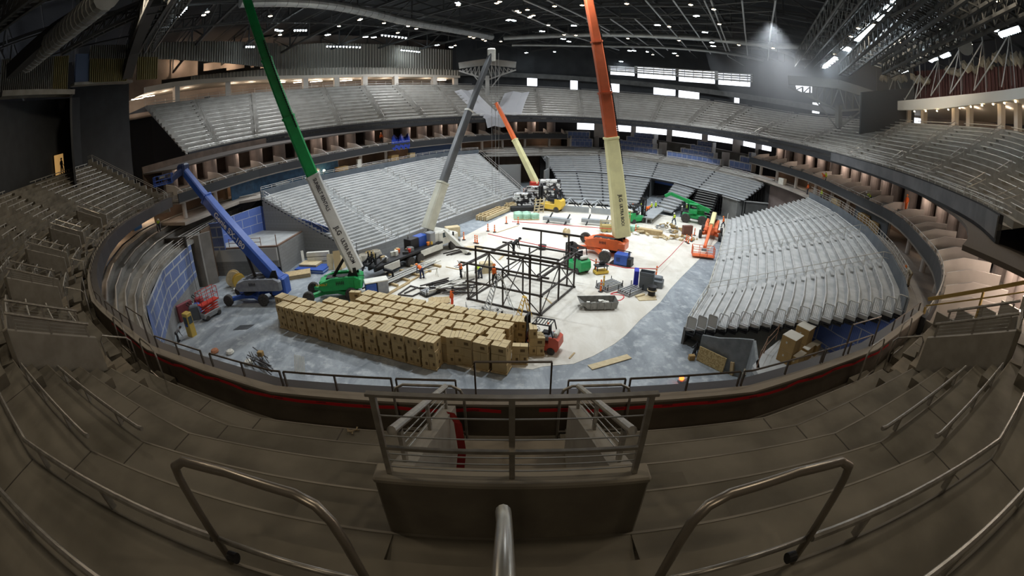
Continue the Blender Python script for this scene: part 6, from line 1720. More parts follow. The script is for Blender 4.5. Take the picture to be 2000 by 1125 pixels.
boom_seg(root, R0, J, J2, 1.18, 1.15, dk_orange); boom_seg(root, R0, J2, J3, 1.02, 0.98, dk_orange); boom_seg(root, R0, J3, P1, 0.9, 0.85, dk_orange)
boom_text(root, R0, 'JLG', A, J, 1.62, 0.40, 0.6, text_dark, flip=True); boom_text(root, R0, 'ULTRA BOOM', A, J, 1.66, 0.22, 0.55, text_dark, flip=True, sx=0.85)
ht = MB()
q = A.lerp(P1, 0.30) + Vector((0.95, -0.2, 0)); q2 = A.lerp(P1, 0.86) + Vector((0.62, -0.2, 0)); ht.bar(q - R0, q2 - R0, 0.09)
for k in range(70): c = q.lerp(q2, (k + .5) / 70); ht.box(c - R0, (0.16, 0.2, 0.16))
ht.build('cable_chain', black_steel, root)

# blue boom lift with grey protective cover
ba, bb = at(449, 597), at(517, 597); hdb = heading(ba, bb); bc = at(488, 588)
T = Vector((cos(hdb), sin(hdb), 0)); N = Vector((-sin(hdb), cos(hdb), 0))
bc = ba.lerp(bb, 0.5) + N * 1.3
ws = [bc + T * sx * (bb - ba).length / 2 + N * sy * 1.3 for sx in (-1, 1) for sy in (-1, 1)]
root, R0, piv = boom_lift('boom_lift', 'blue boom lift under a grey cover, its long blue boom leaning to the upper left', bc, hdb, hdb, grey_cover, blue, ws, tt_len=5.6, tt_w=1.4, split=-1.6, hood_m=grey_cover, tz=1.5)
piv = R0 + T * 4.0 + N * 0.0 + Vector((0, 0, 2.2)); q = far(546, 548, Vector((piv.x, piv.y)).length); piv = q
TIP = far(358, 331, 55.0); 
boom_seg(root, R0, piv, piv.lerp(TIP, 0.72), 1.25, 1.1, blue); boom_seg(root, R0, piv.lerp(TIP, 0.70), TIP, 0.85, 0.8, blue)
hb = MB(); hb.cham(piv - R0 + Vector((0, 0, -0.4)), (1.8, 1.5, 1.8), 0.15, hdb); hb.build('boom_foot', blue, root)
boom_text(root, R0, 'Genie SX-180', piv, TIP, 1.2, 0.43, 0.95, text_white, flip=True, sx=1.05)
cy = MB(); cy.tube([q for q in (R0 + T * 1.2 + Vector((0, 0, 2.2)) - R0, piv.lerp(TIP, 0.33) - Vector((0, 0, 0.6)) - R0)], 0.17, 10); cy.build('lift_cylinder', black_steel, root)
jn = MB(); jn.cham(TIP - R0, (1.3, 1.3, 1.4), 0.2); jn.build('jib_joint', mat('dark_blue_steel', (0.015, 0.03, 0.10), 0.5), root)
JB = far(331, 353, 53.0); boom_seg(root, R0, TIP, JB, 0.7, 0.6, mat('dark_blue_steel', (0.015, 0.03, 0.10)), name='jib')
platform(root, JB - R0 + Vector((-0.8, -0.3, -0.3)), 0.5, blue)

# orange lift parked with its basket lowered, between the floor and the right stand
la, lb = at(1364, 470), at(1410, 474); fa, fb = at(1392, 450), at(1415, 452)
lc = at(1388, 462); hdl = heading(at(1384, 480), at(1398, 440)); T = Vector((cos(hdl), sin(hdl), 0)); N = Vector((-sin(hdl), cos(hdl), 0))
ws = [lc + T * sx * 1.9 + N * sy * 1.55 for sx in (-1, 1) for sy in (-1, 1)]
root, R0, piv = boom_lift('boom_lift', 'orange boom lift parked beside the right stand, its basket lowered to the floor', lc, hdl, hdl, orange, orange, ws, tt_len=5.0, tt_w=1.2, split=-0.4)
A = R0 + T * 3.4 + Vector((0, 0, 2.9)); Bq = R0 - T * 2.0 + Vector((0, 0, 2.1))
boom_seg(root, R0, A, Bq, 0.75, 0.7, cream); E_ = far(1376, 484, Vector((at(1376, 500).x, at(1376, 500).y)).length + 1.0)
boom_seg(root, R0, Bq, E_, 0.45, 0.4, orange, name='jib'); platform(root, at(1372, 503) - R0 + Vector((0, 0, 0.25)), heading(at(1355, 500), at(1389, 504)), orange, w=3.0, d=1.3, h=1.25)

# small red and cream boom in the far corner
ca = at(1048, 384); root = empty('boom_lift', ca, 0, 'distant boom lift with an orange and cream boom in the far corner opening', 'boom lift'); R0 = Vector(ca)
c = MB(); c.cham((0, 0, 1.1), (5.0, 2.4, 1.3), 0.15, 0.4); c.build('turntable', dk_orange, root)
for sx in (-1.7, 1.7):
    for sy in (-1.1, 1.1): wheel(root, (sx, sy, 0.6), 0.6, 0.4, 0.0, n=14)
A = far(1048, 360, Vector((ca.x, ca.y)).length); TP = far(969, 201, Vector((ca.x, ca.y)).length + 6); J = on_line(A, TP, 1003, 273)
boom_seg(root, R0, A, J, 1.15, 0.95, cream); boom_seg(root, R0, J, TP, 0.8, 0.6, orange)
f = MB(); f.cham(A - R0, (2.6, 1.2, 1.2), 0.1, 0.3); f.build('boom_foot', red, root)

# ---- truck crane ------------------------------------------------------------
ra, fa = at(765, 527), at(872, 483)
hdt = heading(ra, fa); T = Vector((cos(hdt), sin(hdt), 0)); N = Vector((-sin(hdt), cos(hdt), 0)); LT_ = (fa - ra).length
root = empty('truck_crane', ra, 0, 'white truck crane with a loaded flat bed, its grey boom raised to the right', 'crane truck'); R0 = Vector(ra)
def TL(x, y, z): return T * x + N * y + Vector((0, 0, z))
def tb(c, s, m, name, b=0.04): mb = MB(); mb.cham(TL(*c), s, b, hdt); return mb.build(name, m, root)
fr = MB()
for sy in (-0.5, 0.5): fr.bar(TL(-3, sy, 0.95), TL(LT_ + 1, sy, 0.95), 0.2, 0.35)
fr.build('chassis', black_steel, root)
for x in (2.0, 3.6, LT_ - 0.2):
    for sy in (-1.15, 1.15): wheel(root, tuple(TL(x, sy, 0.58)), 0.58, 0.4, hdt, rim_m=off_white)
tb((2.2, 0, 1.45), (11.0, 2.6, 0.25), black_steel, 'bed'); tb((5.2, -1.28, 1.05), (3.0, 0.12, 0.75), off_white, 'tool_locker'); tb((-1.0, -1.28, 1.0), (2.4, 0.12, 0.8), off_white, 'tool_locker'); tb((7.0, -1.2, 1.0), (1.2, 0.3, 0.7), off_white, 'tool_locker')
cabx = LT_ - 0.3
tb((cabx - 1.2, 0, 1.9), (1.9, 2.4, 1.7), off_white, 'cab', 0.15); tb((cabx + 0.6, 0, 1.45), (2.0, 2.2, 1.1), off_white, 'bonnet', 0.2); tb((cabx + 1.7, 0, 0.8), (0.25, 2.4, 0.4), grey_paint, 'bumper')
tb((cabx - 0.22, 0, 2.25), (0.06, 2.1, 0.7), glass, 'windscreen', 0.01)
for sy in (-1.21, 1.21): tb((cabx - 1.1, sy, 2.25), (1.1, 0.05, 0.6), glass, 'side_window', 0.01)
mb = MB(); mb.tube([TL(cabx - .4, -1.3, 2.0), TL(cabx - .2, -1.65, 2.1)], 0.03, 5); mb.box(TL(cabx - .2, -1.65, 2.2), (0.1, 0.2, 0.5), hdt); mb.build('mirror', black_steel, root)
for sg, dx in ((-1, 0.8), (1, 0.0)):
    mb = MB(); mb.bar(TL(7.6 + dx, sg * 0.9, 2.7), TL(8.1 + dx, sg * 4.2, 0.15), 0.45, 0.5); o = mb.build('outrigger', off_white, root)
    mb = MB(); mb.cyl(TL(8.1 + dx, sg * 4.2, 0.08), 0.4, 0.12, 12); mb.build('foot_plate', black_steel, o)
for sg in (-1, 1):
    mb = MB(); mb.bar(TL(-2.2, sg * 1.2, 1.0), TL(-2.2, sg * 2.6, 1.0), 0.25); mb.bar(TL(-2.2, sg * 2.6, 1.0), TL(-2.2, sg * 2.6, 0.1), 0.2); mb.build('outrigger', black_steel, root)
tb((7.4, 0, 2.2), (1.6, 1.8, 1.2), off_white, 'turret', 0.15); tb((6.2, -0.6, 2.3), (0.9, 1.0, 1.5), grey_paint, 'operator_seat', 0.1)
mb = MB()
for k in range(9): mb.bar(TL(-3.3 + 0.3 * (k % 4), -1.0 + 0.25 * k, 1.0), TL(-3.0 + 0.2 * (k % 3), -1.0 + 0.22 * k, 2.3 + 0.6 * (k % 2)), 0.12)
for y in (-1.1, 0, 1.1): mb.bar(TL(-3.4, y, 1.6), TL(-1.6, y, 2.1), 0.16)
mb.build('rear_rigging', black_steel, root)
piv = far(835, 447, (R0 + TL(7.4, 0, 0)).to_2d().length); TP = far(960, 104, piv.to_2d().length + 8.0)
J1 = on_line(piv, TP, 858, 353); J2 = on_line(piv, TP, 912, 213)
g_boom = mat('grey_boom', (0.05, 0.053, 0.056), 0.4, 0.1, col2=(0.11, 0.115, 0.12), scale=0.3)
cb2 = mat('ivory_boom', (0.62, 0.61, 0.50), 0.5, col2=(0.50, 0.49, 0.40), scale=0.8)
boom_seg(root, R0, piv, J1, 1.25, 1.15, cb2); boom_seg(root, R0, J1, J2, 0.85, 0.8, g_boom, cm=off_white); boom_seg(root, R0, J2, TP, 0.66, 0.6, g_boom, cm=off_white)
mb = MB(); mb.cham(TP - R0 + Vector((0, 0, -0.2)), (1.1, 0.9, 1.8), 0.15); mb.build('boom_head', off_white, root)
mb = MB(); mb.tube([(R0 + TL(6.6, 0, 1.8)) - R0, piv.lerp(J1, 0.8) - R0 + Vector((-0.7, 0, 0))], 0.18, 8); mb.build('lift_cylinder', off_white, root)
hk = on_line(TP, TP, 960, 104) if False else TP
for dx in (0.0, 0.5, 0.95):
    mb = MB(); q = TP + Vector((dx, 0, 0)); mb.tube([q - R0, Vector((q.x, q.y, 5.5)) - R0 + Vector((0, -10.0 if False else 0, 0))], 0.035, 4); mb.build('hoist_rope', galv, root)
# load on the bed
def on_bed(x, y, z, s, m, name, label, cat, rot=0.0, b=0.03):
    mb = MB(); mb.cham((0, 0, s[2] / 2), s, b); return thing(mb, name, m, label, cat, loc=R0 + TL(x, y, z), rot=(0, 0, hdt + rot))
o = empty('generator', R0 + TL(4.6, 0.2, 1.58), hdt, 'blue and black generator standing on the bed of the truck crane', 'generator')
mb = MB(); mb.cham((0.6, 0, 0.6), (1.6, 1.2, 1.2), 0.06); mb.build('housing', blue, o); mb = MB(); mb.cham((-0.9, 0, 0.6), (1.4, 1.2, 1.2), 0.04); mb.build('engine_box', black_steel, o)
mb = MB(); mb.tube([(-1.2, 0.2, 1.2), (-1.2, 0.2, 1.6), (-1.4, 0.2, 1.7)], 0.06, 6); mb.build('exhaust', rail_steel, o)
on_bed(6.0, -0.9, 1.58, (0.5, 0.4, 0.4), yellow, 'gas_can', 'yellow can on the bed of the truck crane', 'can', 0.3)
for k, (x, y, m, lb) in enumerate([(2.3, -0.8, red, 'red bucket on the truck crane bed'), (1.6, 0.3, hivis_o, 'orange bucket on the truck crane bed'), (5.4, -0.9, helmet_o, 'orange water cooler on the truck crane bed')]):
    mb = MB(); mb.lathe([(0.15, 0), (0.2, 0.4), (0.21, 0.42), (0.18, 0.42)], n=14); thing(mb, 'bucket', m, lb, 'bucket', loc=R0 + TL(x, y, 1.58))
rnd = random.Random(21)
for k in range(14):
    x, y = -1.6 + rnd.random() * 5.6, -0.9 + rnd.random() * 1.9
    if 3.0 < x and y > -0.6: continue
    s = (0.3 + rnd.random() * .5, 0.25 + rnd.random() * .4, 0.2 + rnd.random() * .35)
    mb = MB(); mb.cham((0, 0, s[2] / 2), s, 0.03); mb.box((0, 0, s[2] + 0.012), (s[0] * 0.5, 0.05, 0.025))
    thing(mb, 'tool_box', [mat('toolbox_grey', (0.2, 0.2, 0.19), 0.5), wood, mat('toolbox_black', (0.04, 0.04, 0.04), 0.5), off_white][k % 4], 'small box of tools and fittings lying on the truck crane bed', 'box', 'boxes of tools on the truck crane bed', loc=R0 + TL(x, y, 1.58), rot=(0, 0, rnd.random() * 3))

# ---- forklifts -----------------------------------------------------------------
def forklift(label, p, hd, body, mast_m=black_steel, s=1.0, gas=True, hood_top=None, mast_h=2.3):
    o = empty('forklift', p, hd, label, 'forklift'); o.scale = (s, s, s)
    b = MB(); b.cham((-0.15, 0, 0.55), (1.9, 1.1, 0.55), 0.08); b.build('body', body, o)
    b = MB(); b.prism([(-1.35, 0.3), (-1.5, 0.6), (-1.45, 1.15), (-1.2, 1.3), (-0.75, 1.3), (-0.75, 0.3)], -0.56, 0.56, plane='XZ'); b.build('counterweight', body if not hood_top else body, o)
    b = MB(); b.cham((-0.7, 0, 1.18), (1.1, 0.9, 0.35), 0.08); b.build('engine_hood', hood_top or black_steel, o)
    g = MB(); f0, r0, h = 0.55, -0.95, 2.15
    for sy in (-0.48, 0.48): g.tube([(f0 + 0.15, sy, 0.8), (f0 - 0.1, sy, h), (r0 + 0.15, sy, h + 0.02), (r0 - 0.1, sy, 1.2)], 0.045, 6)
    for k in range(7): x = f0 - 0.15 - k * (f0 - r0 - 0.3) / 6; g.bar((x, -0.48, h + 0.01), (x, 0.48, h + 0.01), 0.05)
    g.build('overhead_guard', black_steel, o)
    st_ = MB(); st_.cham((-0.4, 0, 1.42), (0.5, 0.5, 0.12), 0.03); st_.cham((-0.66, 0, 1.7), (0.12, 0.48, 0.55), 0.04); st_.build('seat', black_steel, o)
    w = MB(); w.tube([(0.18 + 0.17 * cos(a) * 0.6, 0.17 * sin(a), 1.55 + 0.17 * cos(a) * 0.8) for a in [k * pi / 6 for k in range(12)]], 0.02, 5, closed=True); w.bar((0.35, 0, 1.1), (0.18, 0, 1.55), 0.05); w.build('steering_wheel', black_steel, o)
    if gas: t = MB(); t.lathe([(0.02, -0.4), (0.14, -0.36), (0.16, -0.28), (0.16, 0.28), (0.14, 0.36), (0.02, 0.4)], (-1.15, 0, 1.5), 12, axis='Y'); t.build('gas_cylinder', off_white, o)
    m = MB()
    for sy in (-0.33, 0.33): m.bar((0.95, sy, 0.1), (0.95, sy, mast_h), 0.14, 0.1); m.bar((1.05, sy * 0.78, 0.1), (1.05, sy * 0.78, mast_h * 0.95), 0.1, 0.08)
    for z in (0.3, mast_h * .55, mast_h): m.bar((0.95, -0.38, z), (0.95, 0.38, z), 0.1, 0.12)
    m.cyl((0.98, 0, mast_h * .5), 0.05, mast_h * .85, 8); m.build('mast', mast_m, o)
    c = MB(); c.box((1.15, 0, 0.5), (0.06, 0.95, 0.1)); c.box((1.15, 0, 0.85), (0.06, 0.95, 0.1))
    for k in range(5): c.bar((1.15, -0.42 + k * 0.21, 0.5), (1.15, -0.42 + k * 0.21, 1.25), 0.03)
    c.build('carriage', mast_m, o)
    for sy in (-0.25, 0.25): f = MB(); f.prism([(1.18, 0.9), (1.23, 0.9), (1.24, 0.12), (2.3, 0.06), (2.3, 0.03), (1.18, 0.04)], sy - 0.06, sy + 0.06, plane='XZ'); f.build('fork', black_steel, o)
    for (x, r) in ((0.62, 0.34), (-0.95, 0.28)):
        for sy in (-0.5, 0.5): wheel(o, (x, sy, r), r, 0.24, 0, n=14)
    l = MB(); l.cyl((-0.6, 0.3, 2.25), 0.06, 0.1, 8); l.build('beacon', orange, o)
    return o
def hd_px(a, b): return heading(at(*a), at(*b))
forklift('red and black forklift lifting at the right end of the carton stacks', at(1055, 681), hd_px((1080, 683), (1045, 676)), red_truck, s=1.08, mast_h=2.5, hood_top=grey_cover)
forklift('green forklift behind the black steel cage, near the orange lift', at(1123, 527), hd_px((1135, 530), (1110, 518)), green, s=1.25)
forklift('green forklift with a black mast among the workers at the far end', at(1244, 434), hd_px((1232, 434), (1262, 431)), green, s=1.35, mast_h=2.9)
fy = forklift('large yellow forklift carrying striped metal bundles in the far corner', at(1073, 411), hd_px((1090, 410), (1040, 404)), yellow, s=1.75, gas=False, mast_h=2.4)

# ---- telehandler ----------------------------------------------------------------
p0, p1 = at(1339, 432), at(1371, 437); c0 = p0.lerp(p1, .5); h0 = heading(p1, p0); 
o = empty('telehandler', c0, h0, 'green telehandler with its boom raised to the left at the far end', 'telehandler')
Lw = (p1 - p0).length / 2
b = MB(); b.cham((0, 0, 1.15), (Lw * 2 + 1.4, 1.5, 0.6), 0.12); b.build('chassis', green, o)
b = MB(); b.cham((-0.6, -0.75, 1.8), (2.2, 0.7, 0.9), 0.15); b.build('engine_hood', green, o)
b = MB(); b.cham((0.3, 0.65, 2.1), (1.5, 0.9, 0.7), 0.1); b.build('cab', green, o)
g = MB()
for x in (-0.4, 1.0):
    for y in (0.25, 1.05): g.bar((x, y, 2.3), (x, y, 3.3), 0.09)
g.cham((0.3, 0.65, 3.35), (1.6, 1.0, 0.1), 0.04); g.build('cab_frame', green, o)
for x in (-Lw, Lw):
    for y in (-1.15, 1.15): wheel(o, (x, y, 0.8), 0.8, 0.5, 0, n=18)
R0 = Vector(c0); A = R0 + Matrix.Rotation(h0, 3, 'Z') @ Vector((-2.6, 0, 2.4)); TP = far(1310, 378, c0.to_2d().length + 1)
Ri = Matrix.Rotation(-h0, 3, 'Z')
def seg_l(A, B, w0, w1, m, nm):
    a, b_ = Ri @ (A - R0), Ri @ (B - R0); mb = MB(); mb.bar(a, b_, w0, w1); return mb.build(nm, m, o)
seg_l(A, A.lerp(TP, .6), 0.6, 0.7, green, 'boom_section'); seg_l(A.lerp(TP, .55), TP, 0.42, 0.5, green, 'boom_section'); E2 = far(1299, 383, c0.to_2d().length + 1); seg_l(TP, E2, 0.5, 0.5, green, 'boom_head'); seg_l(E2, E2 + Vector((-1.6, 0, -0.2)), 0.2, 0.2, black_steel, 'fork')

# ---- scissor lift and machines on the left -----------------------------------------
p = at(414, 618); h0 = hd_px((405, 620), (426, 608))
o = empty('scissor_lift', p, h0, 'red and grey scissor lift standing on the slab near the blue wall', 'scissor lift'); o.scale = (1.25,) * 3
b = MB(); b.cham((0, 0, 0.4), (1.9, 0.8, 0.4), 0.05); b.build('base', grey_paint, o)
for x in (-0.65, 0.65):
    for y in (-0.4, 0.4): wheel(o, (x, y, 0.2), 0.2, 0.12, 0, rim_m=off_white, n=12)
s_ = MB()
for k in range(3):
    z0 = 0.62 + k * 0.22
    for y in (-0.3, 0.3): s_.bar((-0.8, y, z0), (0.8, y, z0 + 0.22), 0.06); s_.bar((0.8, y, z0), (-0.8, y, z0 + 0.22), 0.06)
s_.build('scissor_arms', red, o)
b = MB(); b.box((0, 0, 1.32), (1.9, 0.78, 0.08))
for x in (-0.93, -0.3, 0.3, 0.93):
    for y in (-0.37, 0.37): b.bar((x, y, 1.32), (x, y, 2.4), 0.04)
for z in (1.85, 2.4): b.tube([(-0.93, -0.37, z), (0.93, -0.37, z), (0.93, 0.37, z), (-0.93, 0.37, z)], 0.025, 5, closed=True)
b.build('platform', red, o)

# =================================================================== CARTON STACKS
U_ = Vector((0.937, -0.349)); V_ = Vector((0.349, 0.937)); BANG = atan2(U_.y, U_.x)
def carton_mesh(sx, sy, sz, hole=True):
    mb = MB(); mb.cham((0, 0, sz / 2), (sx, sy, sz), 0.012)
    # lid and the seam tape
    mb.box((0, 0, sz + 0.004), (sx * 0.985, sy * 0.985, 0.008), mi=1); mb.box((0, 0, sz + 0.010), (0.05, sy * 0.98, 0.006), mi=2)
    if hole:
        mb.box((sx * 0.16, -sy / 2 - 0.003, sz * 0.5), (sx * 0.3, 0.012, sz * 0.34), mi=3); mb.box((sx / 2 + 0.003, 0, sz * 0.5), (0.012, sy * 0.2, sz * 0.34), mi=3)
    o = mb.build('carton', [card, card_top, tape_m, mat('hand_hole', (0.13, 0.08, 0.03), 0.9)]); return o
protoA = carton_mesh(0.545, 1.02, 0.70); protoB = carton_mesh(1.09, 0.50, 0.66)
used = {'a': False, 'b': False}
def carton(kind, p, rz, label, group):
    src = protoA if kind == 'a' else protoB
    if used[kind]: o = src.copy(); COL.objects.link(o)
    else: o = src; used[kind] = True
    o.location = p; o.rotation_euler = (0, 0, rz); props(o, label, 'carton', group); return o
rnd = random.Random(8)
pal_p = MB()
for k in range(5): pal_p.box((-0.52 + k * 0.26, 0, 0.11), (0.16, 1.15, 0.025))
for y in (-0.5, 0, 0.5): pal_p.box((0, y, 0.05), (1.2, 0.1, 0.09))
pal0 = pal_p.build('pallet', wood); pal_used = False
low = MB()          # the hidden lower cartons of the inner stacks
def stack(p, ang, lab_r, full, layers=3, single_top=None):
    """a pallet with layers of cartons; full: every carton an object, else only the top pair"""
    global pal_used, pal0
    o = pal0 if not pal_used else pal0.copy()
    if pal_used: COL.objects.link(o)
    pal_used = True
    o.location = (p.x, p.y, 0.02); o.rotation_euler = (0, 0, ang); props(o, 'wooden pallet under a stack of brown cartons', 'pallet', 'pallets under the carton stacks')
    R = Matrix.Rotation(ang, 3, 'Z'); z = 0.15; Lr = [rnd.uniform(-.03, .03) for _ in range(layers)]; Lr[-1] = rnd.uniform(-.13, .13)
    for L in range(layers):
        top = L == layers - 1; odd = (L + (0 if full else 1)) % 2 == 1
        for j in (-1, 1):
            d = Vector((0.28 * j, 0, 0)) if not odd else Vector((0, 0.26 * j, 0))
            jit = Vector((0, rnd.uniform(-.05, .05), 0)) if not odd else Vector((rnd.uniform(-.05, .05), 0, 0)); q = R @ (d + jit); rz = ang + (Lr[L] if j < 0 else Lr[L])
            q = Matrix.Rotation(Lr[L], 3, 'Z') @ q
            if top and single_top and j == 1: continue
            P = Vector((p.x + q.x, p.y + q.y, z))
            if full or top:
                carton('b' if odd else 'a', P, rz, ('top carton of a stack, ' if top else 'carton low in a stack, ') + lab_r,
                       ('top cartons, ' if top else 'lower cartons, ') + lab_r)
            else: low.cham((P.x, P.y, P.z + 0.34), ((0.54, 1.0, 0.68) if not odd else (1.08, 0.5, 0.66)), 0.012, rz)
        z += 0.72 if not odd else 0.68
def uv(u, v): return U_ * u + V_ * v
for k in range(13): stack(uv(-29.9 + k * 1.285, 22.85 + rnd.uniform(-.07, .07)), BANG + rnd.uniform(-.05, .05), 'nearest row beside the grey slab', True)
for k in range(18): 
    u = -31.6 + k * 1.285; stack(uv(u, 24.05 + rnd.uniform(-.08, .08)), BANG + rnd.uniform(-.07, .07), 'second row of carton stacks', k < 2)
for k in range(13): stack(uv(-26.2 + k * 1.29, 25.35 + rnd.uniform(-.1, .1)), BANG + rnd.uniform(-.09, .09), 'third row of carton stacks', False, single_top=None)
for k in range(11): stack(uv(-23.4 + k * 1.29, 26.6 + rnd.uniform(-.1, .1)), BANG + rnd.uniform(-.08, .08), 'fourth row of carton stacks', k == 0)
for k in range(12): stack(uv(-23.7 + k * 1.27, 27.85 + rnd.uniform(-.06, .06)), BANG + rnd.uniform(-.04, .04), 'farthest row of carton stacks', k == 0 or k == 11)
# looser stacks at the near right corner
for px, py, a, L, st_ in ((893, 716, 0.25, 3, None), (931, 706, 0.0, 3, None), (970, 721, 0.1, 3, None), (1015, 716, 0.3, 2, True), (1047, 699, 0.35, 3, True), (857, 702, -0.1, 3, None)):
    q = at(px, py); q = Vector((q.x, q.y)); n = q.normalized(); stack(q + n * 0.7, BANG + a, 'loose group at the near right corner', True, L, st_)
for px, py in ((700, 596), (730, 602)): q = at(px, py); stack(Vector((q.x, q.y)), BANG + 0.3, 'odd pair behind the green boom lift', True, 2, True)
props(low.build('carton_stack_core', card), 'brown cartons hidden under the top layer of the inner stacks', 'cartons', kind='stuff')
# cartons on the concrete platform at the right
# =================================================================== NEAR RIGHT CORNER: ramp wall, platform, blue wall
ZP = 3.3
rw = [at(1362, 697), at(1392, 713), at(1424, 729), at(1450, 742)]
mb = MB()
hz3 = [1.9, 2.3, 2.9, 3.3]
for (a, b), (h0_, h1_) in zip(zip(rw, rw[1:]), zip(hz3, hz3[1:])): mb.sheet(a, b, 0, (h0_, h1_), 0.2)
pc_ = at(1500, 672, ZP); pn = at(1478, 718, ZP); mb.sheet(rw[-1], (pn.x, pn.y), 0, ZP, 0.2)
struct(mb, 'wall_ramp', mat('rough_dark_concrete', (0.13, 0.145, 0.15), 0.85, col2=(0.19, 0.205, 0.21), scale=1.6, detail=8))
mb = MB()
for k in range(0, 10): a, b = E_R[0][k] + Vector((1.0, 0.8)), E_R[0][k + 1] + Vector((1.0, 0.8)); mb.sheet(a, b, 0.0, Z_R[0][k] - 0.38, 0.15)
struct(mb, 'wall_under_stand', mat('under_stand_concrete', (0.33, 0.33, 0.30), 0.85, col2=(0.26, 0.26, 0.235), scale=0.6))
pl = [at(*p, ZP) for p in [(1470, 714), (1492, 688), (1522, 664), (1570, 640), (1640, 630), (1740, 640), (1780, 690), (1700, 760), (1560, 790), (1492, 748)]]
mb = MB(); mb.prism([(p.x, p.y) for p in pl], ZP - 0.35, ZP); struct(mb, 'floor_platform', mat('platform_concrete', (0.42, 0.43, 0.43), 0.8, col2=(0.33, 0.34, 0.34), scale=0.8))
mb = MB()
bwl = dense([Vector((21.0, 24.9)), Vector((21.6, 23.8)), Vector((22.4, 20.9)), Vector((23.9, 17.9)), Vector((24.9, 15.9))], 0.43); e_d = (E_R[0][NR] - E_R[0][0]); u_ = 0.0
for a, b in zip(bwl, bwl[1:]):
    k = max(0, min(NR - 1, int((a - E_R[0][0]).dot(e_d) / e_d.length_squared * NR)))
    mb.sheet(a, b, ZP - 0.1, Z_R[0][k] - 0.36, 0.12, u0=u_); u_ += (b - a).length
struct(mb, 'wall_blue_membrane', blue_board)
mb = MB(); a = E_R[0][NR]; mb.sheet(a, a + Vector((1.2, -6.0)), ZP, 8.0, 0.2); mb.sheet(a + Vector((0.6, -3)), a + Vector((5, -4)), ZP, 8.0, 0.2); struct(mb, 'wall_plywood_side', mat('side_grey', (0.30, 0.295, 0.28), 0.85))
mb = MB(); 
for h in (0.55, 1.1): mb.tube([(pn.x, pn.y, ZP + h), (at(1492, 690, ZP).x, at(1492, 690, ZP).y, ZP + h), (at(1515, 664, ZP).x, at(1515, 664, ZP).y, ZP + h)], 0.02, 5)
for p in [(1478, 718), (1492, 690), (1515, 664)]: q = at(*p, ZP); mb.bar(q, q + Vector((0, 0, 1.25)), 0.05)
thing(mb, 'guard_rail', mat('rusty_rail', (0.25, 0.15, 0.10)), 'thin rusty wire rail on posts at the edge of the concrete platform', 'guard rail')
card_tan = mat('tan_cardboard', (0.36, 0.235, 0.09), 0.8, col2=(0.31, 0.20, 0.075), scale=2); lid_w = mat('pale_lid', (0.50, 0.48, 0.42), 0.8)
def big_carton(px, py, z, s, rz, label):
    q = at(px, py, z); mb = MB(); mb.cham((0, 0, s[2] / 2), s, 0.02); mb.box((0, 0, s[2] + 0.006), (s[0] * 0.99, s[1] * 0.99, 0.012), mi=1); mb.box((s[0] * 0.62, 0, s[2] - 0.02), (s[0] * 0.25, s[1] * 0.98, 0.015), mi=1)
    mb.box((-s[0] / 2 - 0.003, 0.1, s[2] * .6), (0.01, 0.12, 0.14), mi=1)
    thing(mb, 'carton', [card_tan, lid_w], label, 'carton', loc=q, rot=(0, 0, rz))
ra_ = heading(at(1530, 700, ZP), at(1570, 672, ZP))
for (px, py, dz, s, lb) in ((1535, 703, 0, (1.15, 1.1, 0.85), 'lower tan carton in the tall pair on the platform, nearest the wire rail'), (1535, 703, 0.86, (1.15, 1.1, 0.95), 'upper tan carton with a pale lid, nearest the wire rail'),
                            (1560, 688, 0, (1.1, 1.1, 0.95), 'lower tan carton of the rear tall pair on the platform'), (1560, 688, 0.96, (1.1, 1.1, 1.05), 'tallest tan carton with an open lid on the platform')):
    q = at(px, py, ZP); mb = MB(); mb.cham((0, 0, s[2] / 2), s, 0.02); mb.box((0, 0, s[2] + 0.006), (s[0] * 0.99, s[1] * 0.99, 0.012), mi=1); 
    if dz: mb.box((s[0] * 0.55, 0, s[2] - 0.01), (s[0] * 0.22, s[1] * 0.98, 0.015), mi=1)
    mb.box((-s[0] / 2 - 0.003, 0.1, s[2] * .6), (0.01, 0.12, 0.14), mi=1)
    thing(mb, 'carton', [card_tan, lid_w], lb, 'carton', loc=(q.x, q.y, ZP + dz), rot=(0, 0, ra_))
big_carton(1556, 712, ZP, (1.2, 0.5, 0.75), ra_, 'long low tan carton in front of the tall cartons')
big_carton(1572, 700, ZP, (1.2, 0.5, 0.9), ra_, 'second long tan carton beside the parapet rail')
big_carton(1588, 690, ZP, (0.8, 0.6, 0.8), ra_, 'small tan carton at the far end of the platform group')
# strand board sheets leaning on the ramp wall
def lean_board(pa, pb, h, tilt, th, m, label, cat='board', name='board'):
    a, b = at(*pa), at(*pb); L = (b - a).length; ang = heading(a, b); o_ = MB(); o_.box((L / 2, 0, h / 2), (L, th, h))
    R = Matrix.Rotation(ang, 3, 'Z') @ Matrix.Rotation(tilt, 3, 'X'); o_.v = [tuple(R @ Vector(p) + Vector((0, 0, 0.02))) for p in o_.v]
    return thing(o_, name, m, label, cat, loc=(a.x, a.y, 0))
lean_board((1360, 703), (1411, 728), 1.15, -0.12, 0.12, osb, 'thick sheet of strand board leaning on the dark ramp wall', name='strand_board')
for k in range(3): lean_board((1427 + k * 5, 733 - k * 3), (1431 + k * 5, 731 - k * 3), 1.0, -0.2, 0.3, wood, 'upright timber off-cut leaning beside the strand board sheet', name='timber_offcut')['group'] = 'timber off-cuts by the ramp wall'
mb = MB()
for k in range(6): mb.box((0.22 * k, 0, 0.35), (0.1, 1.0, 0.03)); 
mb.box((0.55, -0.45, 0.18), (1.3, 0.08, 0.32)); mb.box((0.55, 0.45, 0.18), (1.3, 0.08, 0.32))
